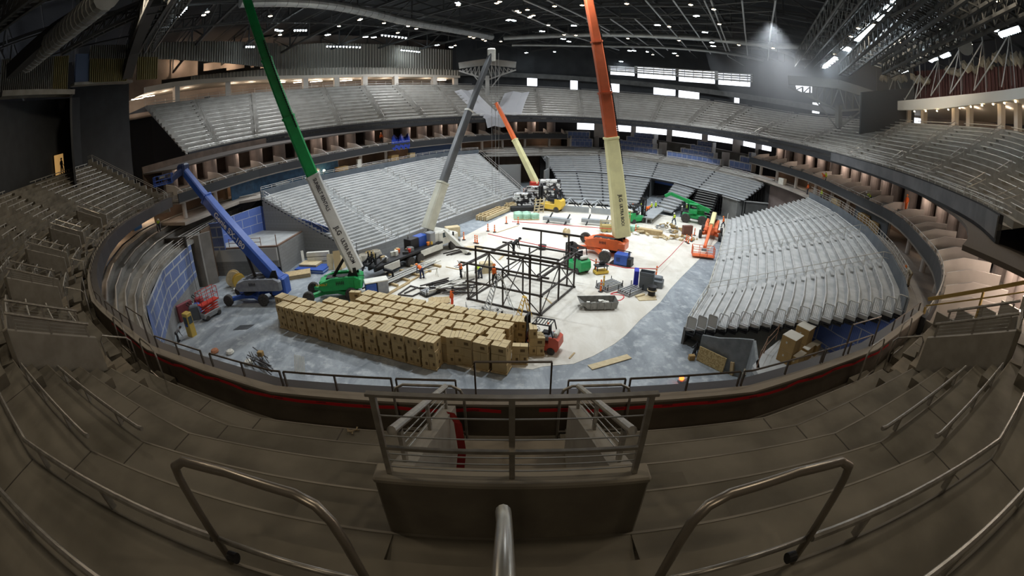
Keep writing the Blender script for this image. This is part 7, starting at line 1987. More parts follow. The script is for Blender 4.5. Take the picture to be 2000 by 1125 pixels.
thing(mb, 'slatted_pallet', mat('pale_timber', (0.50, 0.44, 0.32), 0.8), 'pale slatted pallet standing below the corner of the platform', 'pallet', loc=at(1460, 741, 0.6), rot=(0, 0, 0.9))
mb = MB(); 
for k in range(7): mb.bar((0.1 * k, 0.15 * (k % 3), 0), (0.25 + 0.08 * k, 0.1 * k, 1.0 + 0.2 * (k % 2)), 0.05)
mb.bar((0, 0, 0.3), (0.9, 0.4, 0.5), 0.1); mb.bar((0, 0.2, 0.7), (0.7, 0.5, 0.8), 0.1)
thing(mb, 'folded_machine', black_steel, 'black folded machine leaning at the corner of the ramp wall', 'machine', loc=at(1352, 697), rot=(0, 0, 0.3))
mb = MB(); mb.cham((0, 0, 0.2), (0.5, 0.35, 0.4), 0.03); thing(mb, 'small_box', card_tan, 'small open brown box on the floor by the folded black machine', 'box', loc=at(1350, 702))
# beacon lamp close to the parapet
o = empty('beacon_lamp', at(1328, 757, 0.0), 0.4, 'grey hooded beacon with a glowing red lamp seen just over the parapet', 'lamp')
b = MB(); b.cham((0, 0, 0.15), (1.1, 0.8, 0.3), 0.05); b.cham((0.1, 0, 0.5), (0.7, 0.5, 0.5), 0.1); b.build('hood', grey_cover, o)
b = MB(); b.lathe([(0.16, 0), (0.18, 0.1), (0.12, 0.22), (0.01, 0.27)], (-0.1, -0.05, 0.75), 12); b.build('lens', mat('red_beacon', (1, 0.1, 0.02), 0.3, emit=(1, 0.12, 0.02), estr=5), o)
mb = MB(); mb.lathe([(0.9, 0), (0.85, 0.25), (0.4, 0.5), (0.02, 0.55)], n=18); thing(mb, 'tarpaulin_heap', grey_cover, 'grey covered mound on the floor beside the red beacon', 'heap', loc=at(1310, 760))

# =================================================================== BLACK STEEL CAGE in the middle of the floor
cage = empty('steel_cage', at(1010, 588), 0, 'black steel frame of posts and braces standing in the middle of the floor', 'steel frame'); C0 = Vector(at(1010, 588))
cs_ = mat('cage_steel', (0.035, 0.03, 0.028), 0.5, 0.3, col2=(0.06, 0.05, 0.045), scale=3)
A_, B_, C_ = at(915, 585), at(1055, 617), at(1120, 562); D_ = A_ + (C_ - B_)
def cg(i, j): return A_ + (B_ - A_) * i + (D_ - A_) * j     # i across the front, j to the back
hz_low = rise(1053, 576, B_); 
def member(p, q, w=0.14, nm='beam'): mb = MB(); mb.bar(Vector(p) - C0, Vector(q) - C0, w); return mb.build(nm, cs_, cage)
H = 3.6; HT = 5.4
posts = {}
for i, j, h in ((0, 0, H), (0.13, 0, HT), (0.86, 0, HT), (1, 0, H), (0, 1, H), (0.33, 1, H * .96), (0.5, 1, HT), (1, 1, H), (0.9, 1, HT), (1, 0.5, H), (0, 0.5, H), (0.5, 0.0, H), (0.5, 0.5, H)):
    p = cg(i, j); member(p, p + Vector((0, 0, h)), 0.16, 'post')
for z in (0.1, H * 0.52, H):
    for a, b in (((0, 0), (1, 0)), ((1, 0), (1, 1)), ((1, 1), (0, 1)), ((0, 1), (0, 0))):
        if z == H * 0.52 and a in ((0, 1),): continue
        e0, e1 = cg(*a), cg(*b); v = (e1 - e0).normalized() * (0.7 if z == H else 0.2); member(e0 - v + Vector((0, 0, z)), e1 + v + Vector((0, 0, z)), 0.15)
member(cg(-0.16, 0) + Vector((0, 0, HT - .4)), cg(1.22, 0.02) + Vector((0, 0, HT - .4)), 0.18); member(cg(0.13, 0) + Vector((0, 0, HT - .05)), cg(1.2, 0.02) + Vector((0, 0, HT - .1)), 0.14)
member(cg(0.22, 1) + Vector((0, 0, HT)), cg(1.1, 1) + Vector((0, 0, HT)), 0.18); member(cg(-0.1, 0.5) + Vector((0, 0, H)), cg(1.1, 0.5) + Vector((0, 0, H)), 0.14)
for a, b in (((0, 0), (0.5, 0)), ((1, 0), (0.5, 0)), ((1, 0), (1, 0.5)), ((1, 1), (1, 0.5)), ((0, 1), (0, 0.5)), ((0, 0), (0, 0.5)), ((0.5, 1), (1, 1)), ((0.5, 1), (0, 1)), ((0.5, 0), (0.5, 0.5)), ((0, 0.5), (0.5, 0.5))):
    member(cg(*a) + Vector((0, 0, 0.15)), cg(*b) + Vector((0, 0, H - 0.1)), 0.07, 'brace'); 
for a, b in (((0.05, 0), (0.05, 1)), ((0.5, 0), (0.5, 1)), ((0.95, 0), (0.95, 1))): member(cg(*a) + Vector((0, 0, H + .1)), cg(*b) + Vector((0, 0, H + .1)), 0.1)

# =================================================================== PEOPLE
def person_mat(name, top, legs, skin_=(0.45, 0.27, 0.18), sleeves=None):
    if name in MATS: return MATS[name]
    m = bpy.data.materials.new(name); m.use_nodes = True; MATS[name] = m; return m
def cloth(name, c): return mat(name, c, 0.9)
def person(pos, hd, label, vest, helmet, trousers=denim, shirt=None, pose='stand', sc=1.0, z=None, vest_legs=False):
    """one continuous skinned body, clothes and helmet as its children"""
    o = empty('person', (pos[0], pos[1], z if z is not None else pos[2]), hd, label, 'person'); o.scale = (sc,) * 3
    lean = {'stand': 0.0, 'bend': 1.0, 'walk': 0.1, 'reach': 0.15}[pose]
    hip = Vector((0, 0, 0.92)); R = Matrix.Rotation(lean, 3, 'Y')
    def up(x, y, h): return hip + R @ Vector((x, y, h))
    st_ = 0.22 if pose == 'walk' else 0.06
    V, E, Rr = [], [], []
    def ad(p, r, par=None):
        V.append(tuple(p)); Rr.append(r); i = len(V) - 1
        if par is not None: E.append((par, i))
        return i
    h = ad(hip, 0.145); w = ad(up(0, 0, 0.2), 0.135, h); ch = ad(up(0.01, 0, 0.42), 0.16, w); nk = ad(up(0.01, 0, 0.56), 0.065, ch); hd_ = ad(up(0.03, 0, 0.68), 0.095, nk); tp = ad(up(0.03, 0, 0.78), 0.085, hd_)
    ns = ad(up(0.135, 0, 0.67), 0.018, hd_)
    for s in (-1, 1):
        k1 = ad((0.02 + s * 0.0, s * 0.1, 0.86), 0.1, h); kn = ad((0.04 + s * st_, s * 0.12, 0.48), 0.07, k1); an = ad((s * st_ * 1.3 - 0.02, s * 0.13, 0.09), 0.05, kn); ft = ad((s * st_ * 1.3 + 0.15, s * 0.14, 0.04), 0.042, an)
        sh = ad(up(0, s * 0.19, 0.47), 0.06, ch)
        if pose == 'bend': el, hn = up(0.12, s * 0.22, 0.28) + Vector((0.12, 0, -.18)), up(0.15, s * 0.15, 0.3) + Vector((0.2, 0, -0.42))
        elif pose == 'reach': el, hn = up(0.2, s * 0.26, 0.3), up(0.45, s * 0.2, 0.36)
        else: el, hn = up(-0.02, s * 0.27, 0.2), up(0.16, s * 0.25, 0.0)
        e = ad(el, 0.045, sh); hd2 = ad(hn, 0.034, e); d = (Vector(hn) - Vector(el)).normalized()
        pm = ad(Vector(hn) + d * 0.07, 0.03, hd2); sd = d.cross(Vector((0, 0, 1))).normalized() if abs(d.z) < .95 else Vector((0, 1, 0))
        for f in range(4): ad(Vector(hn) + d * (0.15 - 0.01 * abs(f - 1)) + sd * (f - 1.5) * 0.02 + Vector((0, 0, -0.02)), 0.008, pm)
        ad(Vector(hn) + d * 0.08 + sd * s * 0.05, 0.009, hd2)
    me = bpy.data.meshes.new('body'); me.from_pydata(V, E, []); b = bpy.data.objects.new('body', me); COL.objects.link(b); b.parent = o
    sk = b.modifiers.new('skin', 'SKIN'); sk.use_smooth_shade = True
    for i, r in enumerate(Rr): me.skin_vertices[0].data[i].radius = (r, r)
    me.skin_vertices[0].data[0].use_root = True
    sb = b.modifiers.new('smooth', 'SUBSURF'); sb.levels = 1; sb.render_levels = 1
    me.materials.append(shirt or skin)
    # trousers
    t = MB()
    for s in (-1, 1): t.tube([(0.0, s * 0.07, 0.96), (0.02, s * 0.105, 0.84), (0.04 + s * st_, s * 0.12, 0.48), (s * st_ * 1.3 - 0.02, s * 0.13, 0.11)], 0.115, 9, r2=0.075)
    t.tube([(0, 0, 0.84), (0, 0, 0.92), up(0, 0, 0.1)], 0.165, 10); t.build('trousers', trousers, o)
    # vest
    v = MB(); prof = [(0.02, 0.165, 0.14), (0.2, 0.165, 0.135), (0.42, 0.20, 0.15), (0.5, 0.19, 0.12), (0.54, 0.10, 0.08)]; n = 14; vs_ = []
    for hh, ry, rx in prof: vs_ += [up(rx * 1.08 * cos(2 * pi * k / n), ry * 1.1 * sin(2 * pi * k / n), hh) for k in range(n)]
    v.add(vs_, [(i * n + k, i * n + (k + 1) % n, (i + 1) * n + (k + 1) % n, (i + 1) * n + k) for i in range(len(prof) - 1) for k in range(n)]); v.build('vest', vest, o)
    for s in (-1, 1): bt = MB(); bt.cham((s * st_ * 1.3 + 0.05, s * 0.135, 0.055), (0.28, 0.1, 0.11), 0.02); bt.build('boot', black_steel, o)
    hh_ = MB(); c = up(0.03, 0, 0.74); hh_.lathe([(0.165, -0.02), (0.13, 0.0), (0.125, 0.06), (0.085, 0.115), (0.01, 0.135)], tuple(c), 14); hh_.build('helmet', helmet, o)
    for s in (-1, 1): f = MB(); f.cyl(tuple(up(0.122, s * 0.036, 0.70)), 0.011, 0.01, 6, axis='X'); f.build('eye', black_steel, o)
    sk_ = MB(); c = up(0.03, 0, 0.67); sk_.lathe([(0.02, -0.12), (0.075, -0.08), (0.098, 0), (0.1, 0.06)], tuple(c), 12); sk_.build('face', skin, o)
    return o
S_ = 1.12
black_cloth = cloth('black_cloth', (0.03, 0.03, 0.035)); navy_cloth = cloth('navy_shirt', (0.03, 0.04, 0.09)); grey_cloth = cloth('grey_shirt', (0.2, 0.2, 0.21)); khaki = cloth('khaki', (0.28, 0.23, 0.15))
person(at(825, 544), 2.6, 'worker in an orange vest and navy trousers bending over the long pipes', hivis_o, helmet_o, navy_cloth, navy_cloth, 'bend', S_)
person(at(901, 543), 3.6, 'worker in an orange vest and black trousers beside the heap of black tubes', hivis_o, helmet_w, black_cloth, grey_cloth, 'reach', S_)
person(at(938, 544), 2.4, 'worker in a lime vest at the table behind the steel frame', hivis_y, helmet_w, denim, navy_cloth, 'bend', S_)
person(at(883, 600), 0.4, 'worker in bright orange overalls beyond the farthest row of cartons', hivis_o, black_steel, red_cloth, black_cloth, 'reach', S_)
person(at(757, 533), -2.0, 'worker in a lime vest with orange trim behind the truck crane bed', hivis_y, helmet_w, khaki, hivis_o, 'stand', S_)
LADP = at(967, 598); person(LADP, 1.9, 'worker in an orange vest high on the aluminium step ladder', hivis_o, helmet_o, black_cloth, black_cloth, 'reach', S_, z=2.05)
person(cg(0.36, 0.5), 0.5, 'worker in dark clothes on top of the black steel frame', mat('dark_vest', (0.05, 0.05, 0.05), 0.9), black_steel, black_cloth, black_cloth, 'bend', S_, z=H + 0.2)
person(at(1316, 438), 2.0, 'worker in a lime vest walking between the debris and the telehandler', hivis_y, helmet_w, denim, grey_cloth, 'walk', S_)
person(at(1412, 444), 2.8, 'worker in an orange jacket beside the lift at the right stand', hivis_o, helmet_o, denim, hivis_o, 'walk', S_)
person(at(1340, 417), 2.6, 'worker in a lime vest standing behind the telehandler', hivis_y, helmet_w, denim, grey_cloth, 'stand', S_)
person(at(1331, 423), 2.6, 'worker in grey standing just left of the telehandler wheel', grey_cloth, helmet_w, black_cloth, grey_cloth, 'stand', S_)
person(at(1252, 414), 0.2, 'leftmost lime vested worker in the group by the green forklift', hivis_y, helmet_w, denim, grey_cloth, 'reach', S_)
person(at(1263, 418), 0.3, 'stooping worker in orange in the group by the riser ramp', hivis_o, helmet_o, denim, hivis_o, 'bend', S_)
person(at(1272, 415), 2.8, 'worker in a lime vest in the middle of the group by the riser ramp', hivis_y, helmet_w, denim, hivis_y, 'stand', S_)
person(at(1267, 419), 3.0, 'second stooping worker in orange beside the riser ramp', hivis_o, helmet_w, denim, hivis_o, 'bend', S_)
person(at(1280, 413), 3.4, 'rightmost lime vested worker of the group by the riser ramp', hivis_y, helmet_w, black_cloth, hivis_y, 'stand', S_)
person(at(1090, 396), 3.0, 'worker in a navy jacket by the far stand behind the yellow forklift', navy_cloth, helmet_o, denim, navy_cloth, 'stand', S_)
person(at(507, 371, 8.4), -1.0, 'worker in a lime vest on the concourse above the lower left stand', hivis_y, helmet_w, denim, grey_cloth, 'stand', S_, z=8.4)
person(at(311, 452, 8.45), -0.6, 'worker in a lime vest stooping on the warm lit lower concourse', hivis_y, helmet_w, black_cloth, grey_cloth, 'bend', S_, z=8.45)
person(far(745, 276, 90), -1.2, 'worker in orange on the suite level beside the blue tarpaulin', hivis_o, helmet_o, black_cloth, hivis_o, 'stand', 1.2, z=12.1)
def on_ring(px, py, o_, z, C, N_):
    az = az_px(px, py); i = min(range(len(C)), key=lambda i: abs(atan2((C[i] + N_[i] * o_).x, (C[i] + N_[i] * o_).y) - az)); q = C[i] + N_[i] * o_; return Vector((q.x, q.y, z))
person(on_ring(1691, 370, 1.2, 11.2, SR, SRN), 2.9, 'worker in a lime vest on the suite balcony at the right', hivis_y, helmet_w, denim, grey_cloth, 'bend', S_)
person(on_ring(1763, 385, 3.6, 12.1, SR, SRN), 3.2, 'worker in orange in front of a rough plaster drum on the right suite level', hivis_o, helmet_o, hivis_o, hivis_o, 'stand', S_)
person(on_ring(1629, 345, 1.2, 11.2, SR, SRN), 2.9, 'worker in an orange vest leaning on the right suite parapet', hivis_o, helmet_o, denim, hivis_o, 'bend', S_)
person(on_ring(1614, 337, 1.2, 11.2, SR, SRN), 2.9, 'worker in a lime vest left of the one in orange on the right suite parapet', hivis_y, helmet_w, denim, hivis_y, 'stand', S_)
q = on_ring(1779, 520, -1.0, 8.35, SR, SRN); person(q, 2.6, 'worker in white with an orange helmet on the lower concourse at the right', off_white, helmet_o, khaki, off_white, 'bend', S_)
for px, c, lb in ((1608, hivis_y, 'worker in lime by the stacked crates on the right lower concourse'), (1592, hivis_o, 'worker in orange by the stacked crates on the right lower concourse')):
    person(on_ring(px, 368, 0.8, 8.35, SR, SRN), 3.0, lb, c, helmet_w, denim, c, 'stand', S_)
# doorway panel with its light put in as glow, and a person's silhouette
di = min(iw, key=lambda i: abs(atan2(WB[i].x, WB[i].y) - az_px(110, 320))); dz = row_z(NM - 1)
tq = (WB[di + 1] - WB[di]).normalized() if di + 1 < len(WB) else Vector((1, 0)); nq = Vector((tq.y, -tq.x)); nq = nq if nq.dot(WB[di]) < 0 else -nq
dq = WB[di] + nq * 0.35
mb = MB(); a = dq - tq * 1.1; b = dq + tq * 1.1; mb.sheet(a, b, dz, dz + 2.5, 0.05); o = struct(mb, 'door_1', mat('glowing_ochre_panel', (0.55, 0.36, 0.14), 0.8, emit=(0.8, 0.45, 0.15), estr=0.35))
mb = MB()
for e in (a, b): mb.bar((e.x, e.y, dz), (e.x, e.y, dz + 2.55), 0.12)
mb.bar((a.x, a.y, dz + 2.55), (b.x, b.y, dz + 2.55), 0.12); struct(mb, 'trim_door', black_steel)
person((*(dq + nq * 0.5), dz), atan2(nq.y, nq.x) if False else 0.3, 'dark figure standing in the glowing ochre doorway at the top of the left tier', black_cloth, black_steel, black_cloth, black_cloth, 'stand', 1.1, z=dz)

# =================================================================== THINGS LYING ON THE FLOOR
def at_pair(pa, pb): a, b = at(*pa), at(*pb); return a, b, heading(a, b), (b - a).length
# open steel skip
a, b, ang, L = at_pair((1146, 605), (1199, 604)); L = 2.9; c = at(1170, 600)
o = empty('skip', c, ang, 'long grey open steel skip with rubbish in it on the white floor', 'skip')
W = 1.5; h = 0.8
mb = MB(); out = [(-L / 2 - 0.5, h), (L / 2 + 0.15, h), (L / 2, 0.15), (-L / 2 + 0.3, 0.15)]
for sy in (-W / 2, W / 2): mb.prism(out, sy - 0.04, sy + 0.04, plane='XZ')
mb.box((0, 0, 0.17), (L - 0.2, W, 0.06)); mb.add([(L / 2, -W / 2, .15), (L / 2, W / 2, .15), (L / 2 + .15, W / 2, h), (L / 2 + .15, -W / 2, h)], [(0, 1, 2, 3)]); mb.add([(-L / 2 + .3, -W / 2, .15), (-L / 2 + .3, W / 2, .15), (-L / 2 - .5, W / 2, h), (-L / 2 - .5, -W / 2, h)], [(3, 2, 1, 0)])
skm = mat('worn_skip_steel', (0.20, 0.20, 0.19), 0.6, 0.2, col2=(0.32, 0.32, 0.30), scale=2.5); mb.build('tub', skm, o)
mb = MB(); mb.tube([(-L / 2 - .5, -W / 2, h), (L / 2 + .15, -W / 2, h), (L / 2 + .15, W / 2, h), (-L / 2 - .5, W / 2, h)], 0.04, 5, closed=True)
for x in (-0.9, -0.3, 0.35, 1.0):
    for sy in (-W / 2 - .06, W / 2 + .06): mb.bar((x, sy, 0.15), (x, sy, h), 0.1)
mb.build('ribs', skm, o)
mb = MB(); rnd = random.Random(3)
for k in range(12): mb.box((rnd.uniform(-1.0, 1.1), rnd.uniform(-.5, .5), 0.3 + rnd.random() * .3), (rnd.uniform(.2, .5), rnd.uniform(.1, .3), 0.08), rnd.random() * 3)
mb.build('rubbish', off_white, o)['kind'] = 'stuff'
# generators, tool chests, tanks
def genset(p, ang, s, m, label):
    o = empty('generator', p, ang, label, 'generator'); L, W, h = s
    b = MB(); b.cham((0, 0, h * .5 + .1), (L * .62, W, h), 0.06); b.build('housing', m, o)
    b = MB(); b.box((0, 0, 0.12), (L, W, 0.14)); b.build('skid', black_steel, o)
    b = MB(); b.cham((L * .38, 0, h * .42), (L * .22, W * .9, h * .7), 0.05); b.tube([(L * .3, 0, h * .8), (L * .3, 0, h * 1.25), (L * .42, 0, h * 1.3)], 0.06, 6); b.tube([(-L * .3, W * .4, h), (-L * .3, W * .4, h * 1.2), (L * .3, W * .4, h * 1.2), (L * .3, W * .4, h)], 0.04, 6); b.build('engine', black_steel, o)
    b = MB()
    for k in range(4): b.box((-L * .18 + k * .12, -W / 2 - .01, h * .6), (0.05, 0.02, h * .4))
    b.build('vents', black_steel, o)
a, b, ang, L = at_pair((1204, 515), (1224, 519)); genset(a.lerp(b, .5), ang, (2.6, 1.3, 1.3), blue, 'blue generator with black frame in front of the orange boom lift')
o = empty('job_box', at(737, 573), hd_px((727, 575), (750, 571)), 'blue and grey job box behind the cartons and the green lift', 'tool chest')
mb = MB(); mb.cham((-0.6, 0, 0.65), (1.1, 1.3, 1.3), 0.05); mb.build('blue_side', blue, o); mb = MB(); mb.cham((0.6, 0, 0.7), (1.1, 1.3, 1.4), 0.05); mb.build('grey_side', grey_cover, o); mb = MB(); mb.cham((0, 0, 1.45), (2.4, 1.3, 0.12), 0.03); mb.build('lid', off_white, o)
pa, pb = at(1250, 564), at(1272, 568)
o = empty('plastic_hopper', pa.lerp(pb, .5), heading(pa, pb), 'tall dark grey plastic bin with an open top near the scuffed slab', 'bin'); o.scale = (.72, .72, .85)
mb = MB(); mb.cham((0, 0, 1.0), (1.9, 1.3, 2.0), 0.1, top=(1.08, 1.08)); mb.build('body', mat('charcoal_plastic', (0.10, 0.115, 0.13), 0.5), o)
mb = MB()
for s in (-1, 1): mb.box((0, 0.66 * s, 2.15), (2.0, 0.06, 0.35)); mb.box((1.0 * s, 0, 2.15), (0.06, 1.3, 0.35))
mb.build('rim', mat('charcoal_plastic', (0.10, 0.115, 0.13)), o); mb = MB(); mb.box((-0.1, -0.67, 1.45), (0.7, 0.02, 0.4)); mb.build('label_plate', off_white, o)
mb = MB(); mb.cham((0, 0, 0.95), (0.5, 1.2, 1.5), 0.04); thing(mb, 'blue_panel', mat('royal_blue', (0.02, 0.03, 0.42), 0.5), 'royal blue plastic panel standing left of the dark grey bin', 'panel', loc=at(1241, 556), rot=(0, 0, heading(pa, pb) + .2))
mb = MB(); mb.cham((0, 0, 0.4), (1.5, 1.2, 0.8), 0.1); mb.cham((0, 0.1, 0.95), (1.2, 0.8, 0.3), 0.08); thing(mb, 'plastic_crate', mat('slate_plastic', (0.14, 0.155, 0.17), 0.5), 'low slate grey plastic crate right of the dark grey bin', 'crate', loc=at(1281, 559), rot=(0, 0, heading(pa, pb)))
def reel(p, r, w, ang, m, wm, label, upright=True, name='cable_reel'):
    o = empty(name, (p[0], p[1], p[2] + (0 if upright else r)), ang, label, 'cable reel'); ax = 'Z' if upright else 'Y'
    for k, z in enumerate((0.03, w)) if upright else enumerate((-w / 2, w / 2)):
        f = MB(); f.cyl((0, 0, z) if upright else (0, z, 0), r, 0.06, 24, axis=ax); f.build('flange', m, o)
    f = MB(); f.cyl((0, 0, w / 2) if upright else (0, 0, 0), r * .74, w * .92, 20, axis=ax); f.build('cable', wm, o)
    f = MB(); f.cyl((0, 0, w / 2) if upright else (0, 0, 0), r * .15, w * 1.1, 10, axis=ax); f.build('hub', rail_steel, o)
o = reel(at(1272, 578), 0.5, 0.65, 0, plywood, black_steel, 'upright black cable reel with pale flanges beside the dark grey bin')
mb = MB(); mb.lathe([(0.42, 0.69), (0.42, 0.98), (0.5, 0.98), (0.5, 1.05), (0.02, 1.05)], n=20); thing(mb, 'wire_drum', black_steel, 'black wire drum stacked on the upright cable reel', 'cable reel', loc=at(1272, 578))
reel(at(1106, 462), 0.6, 0.5, 0.9, plywood, wood, 'plywood cable reel on its edge in front of the grey beams', False)
reel(at(459, 558), 0.95, 0.8, 0.5, plywood, mat('cable_gold', (0.45, 0.30, 0.05), 0.6), 'large plywood reel behind the blue boom lift', False)
reel(at(470, 562), 0.85, 0.8, 0.8, mat('golden_reel', (0.50, 0.33, 0.06), 0.6), mat('cable_gold', (0.45, 0.30, 0.05)), 'golden yellow cable reel behind the blue boom lift', False)
mb = MB(); mb.lathe([(0.3, 0), (0.36, 0.5), (0.38, 0.5), (0.34, 0.52)], n=16); thing(mb, 'bucket', off_white, 'white bucket in front of the golden yellow reel', 'bucket', loc=at(463, 571))
mb = MB(); mb.cyl((0, 0, 0.28), 0.45, 0.5, 16); mb.cyl((0, 0, 0.03), 0.55, 0.06, 16); mb.cyl((0, 0, 0.55), 0.55, 0.05, 16); thing(mb, 'small_drum', black_steel, 'small dark drum behind the steel frame near the red tape', 'drum', loc=at(1059, 487))
# pallets with racks
def rack(p, ang, L, W, m, label, n=6, h=0.35):
    o = empty('rack_bundle', p, ang, label, 'rack'); mb = MB()
    for y in (-W / 2, W / 2): mb.box((0, y, 0.1), (L, 0.12, 0.16))
    for x in (-L / 2, L / 2): mb.bar((x, -W / 2, 0.15), (x, W / 2, 0.15), 0.1)
    mb.build('base', m, o)
    for k in range(n):
        b = MB(); b.box((0, -W / 2 + W * (k + .5) / n, 0.18 + h * .5), (L * .96, W / n * .55, h)); b.build('bundle', galv if k % 2 == 0 else grey_paint, o)
    for x in (-L / 2 + .1, L / 2 - .1): [(lambda b: (b.bar((x, y_, 0.1), (x, y_, 0.8), 0.06), b.build('stake', black_steel, o)))(MB()) for y_ in (-W / 2, W / 2)]
rack(at(1190, 562), hd_px((1178, 563), (1200, 556)), 2.4, 1.6, grey_paint, 'rack of grey tubes beside the orange posts on the white floor', 6)
rack(at(1231, 571), hd_px((1220, 574), (1240, 566)), 2.3, 1.5, grey_paint, 'second rack of grey tubes, in front of the dark grey bin', 5, 0.22)
rack(at(840, 574), hd_px((828, 578), (850, 570)), 1.7, 1.1, black_steel, 'small rack of black fittings behind the cartons', 5, 0.3)
mb = MB(); mb.box((0, 0, 0.05), (1.9, 1.1, 0.08), 0.1); mb.box((-0.5, 0.5, 0.14), (1.2, 0.3, 0.1), 0.5); thing(mb, 'board', plywood, 'plywood board and offcut on the floor beside the black reel', 'board', loc=at(1262, 583))
# loose sheets and planks on the floor
def plank(pa, pb, w, m, label, z=0.03, th=0.05, grp=None, name='plank'):
    a, b = at(*pa), at(*pb); mb = MB(); mb.bar(Vector((0, 0, 0)), (b - a), w, th); return thing(mb, name, m, label, 'board', grp, loc=(a.x, a.y, z + th / 2))
plank((1152, 719), (1229, 697), 0.62, plywood, 'long strip of plywood lying on the slab in front of the ramp', name='plywood_strip')
plank((1112, 701), (1122, 690), 0.12, wood, 'short plank on the floor near the red forklift')
plank((871, 522), (905, 529), 0.12, wood, 'plank behind the standing worker in orange')
plank((893, 510), (926, 516), 0.12, wood, 'plank pointing at the steel frame from the left')
plank((1065, 583), (1080, 596), 0.14, wood, 'plank leaning out of the right side of the steel frame')
plank((975, 508), (988, 496), 0.2, wood, 'plank lying left of the high rear beam of the frame')
plank((970, 455), (1013, 441), 0.14, wood, 'long lath on the white floor near the orange marker posts')
for (c, s, rz, lb, m) in (((922, 486), (2.6, 1.7), 0.5, 'flat board on the floor by the outrigger of the crane', plywood), ((858, 588), (2.0, 1.4), 0.2, 'flat wooden pallet board behind the cartons, left of the orange worker', wood), ((780, 590), (1.5, 0.8), 0.7, 'small flat board beside the job box', plywood)):
    mb = MB(); mb.box((0, 0, 0.06), (*s, 0.09), rz)
    for k in range(5): mb.box((-s[0] / 2 + s[0] * (k + .5) / 5, 0, 0.12), (s[0] / 7, s[1], 0.03), 0)
    thing(mb, 'flat_board', m, lb, 'board', loc=at(*c))
# heap of black tubes
rnd = random.Random(5)
hp = at(878, 566)
for k in range(26):
    L = rnd.uniform(1.6, 3.6); a = rnd.uniform(-.5, .7) + 0.2 * (k % 3); z = 0.12 + (k // 6) * 0.14; p = hp + Vector((rnd.uniform(-1.7, 1.9), rnd.uniform(-1.3, 1.4), 0))
    mb = MB(); mb.bar((-L / 2, 0, 0), (L / 2, 0, 0.06 * rnd.uniform(-1, 1.5)), 0.11); thing(mb, 'steel_tube', cs_ if k % 5 else off_white, 'black steel tube in the tangled heap left of the steel frame' if k % 5 else 'pale strut in the tangled heap left of the steel frame', 'tube', 'black tubes in the heap' if k % 5 else 'pale struts in the heap', loc=(p.x, p.y, z), rot=(0, 0, a))
for k, (pa, pb) in enumerate([((778, 577), (802, 560)), ((802, 560), (832, 568)), ((806, 580), (832, 568)), ((790, 575), (816, 563)), ((778, 577), (806, 580))]):
    a, b = at(*pa), at(*pb); mb = MB(); mb.bar(Vector((0, 0, 0)), b - a, 0.12); thing(mb, 'frame_member', cs_, 'black member of the flat frame lying between the job box and the tube heap', 'tube', 'members of the flat black frame', loc=(a.x, a.y, 0.1))
# long bundle of pipes on timber beside the crane
lp0, lp1 = at(722, 570), at(855, 512)
for k in range(10):
    off = Vector((0.35 * (k - 4), 0.1 * (k % 3), 0)) * 0.55; a = lp0.lerp(lp1, 0.04 * (k % 4)) + off; b = lp0.lerp(lp1, 0.8 + 0.07 * (k % 3)) + off
    mb = MB(); mb.bar(Vector((0, 0, 0)), b - a, 0.12); thing(mb, 'long_pipe', [cs_, galv, off_white][k % 3], ['black', 'grey', 'pale'][k % 3] + ' pipe in the long bundle beside the truck crane', 'pipe', ['black', 'grey', 'pale'][k % 3] + ' pipes of the long bundle', loc=(a.x, a.y, 0.35 + 0.06 * (k % 2)))
for k in range(6):
    q = lp0.lerp(lp1, 0.08 + k * 0.16); mb = MB(); mb.box((0, 0, 0.12), (3.2, 0.25, 0.24), heading(lp0, lp1) + 1.57); thing(mb, 'timber_bearer', wood, 'timber bearer under the long bundle of pipes', 'timber', 'bearers under the long pipes', loc=(q.x, q.y, 0.02))
for k, (pa, pb) in enumerate([((760, 574), (838, 530)), ((752, 580), (800, 553)), ((866, 497), (905, 487)), ((872, 500), (908, 489)), ((880, 499), (912, 491))]):
    a, b = at(*pa), at(*pb); mb = MB(); mb.bar(Vector((0, 0, 0)), b - a, 0.2 if k < 2 else 0.12, 0.12); thing(mb, 'long_timber' if k < 2 else 'short_pipe', wood if k < 2 else cs_, ['long timber beam on the floor in front of the pipe bundle', 'shorter timber beam near the job box', 'black pipe nearest the crane outrigger', 'middle black pipe of three beyond the crane outrigger', 'last black pipe of three beyond the crane outrigger'][k], 'timber' if k < 2 else 'pipe', loc=(a.x, a.y, 0.1))
# saw horses
for (p, lb) in (((842, 541), 'metal trestle right of the bending worker'), ((921, 541), 'trestle table left of the steel frame')):
    mb = MB(); mb.bar((-0.8, 0, 0.85), (0.8, 0, 0.85), 0.12)
    for x in (-0.7, 0.7): mb.bar((x, 0, 0.85), (x, 0.4, 0), 0.05); mb.bar((x, 0, 0.85), (x, -0.4, 0), 0.05)
    if 'table' in lb: mb.box((0, 0, 0.93), (2.2, 1.1, 0.06))
    thing(mb, 'trestle', off_white, lb, 'trestle', loc=at(*p), rot=(0, 0, 0.5))
mb = MB(); mb.cham((0, 0, 0.6), (1.4, 0.9, 1.2), 0.05); thing(mb, 'plywood_box', plywood, 'plywood crate behind the steel frame beside the lime vested worker', 'crate', loc=at(950, 532), rot=(0, 0, .3))
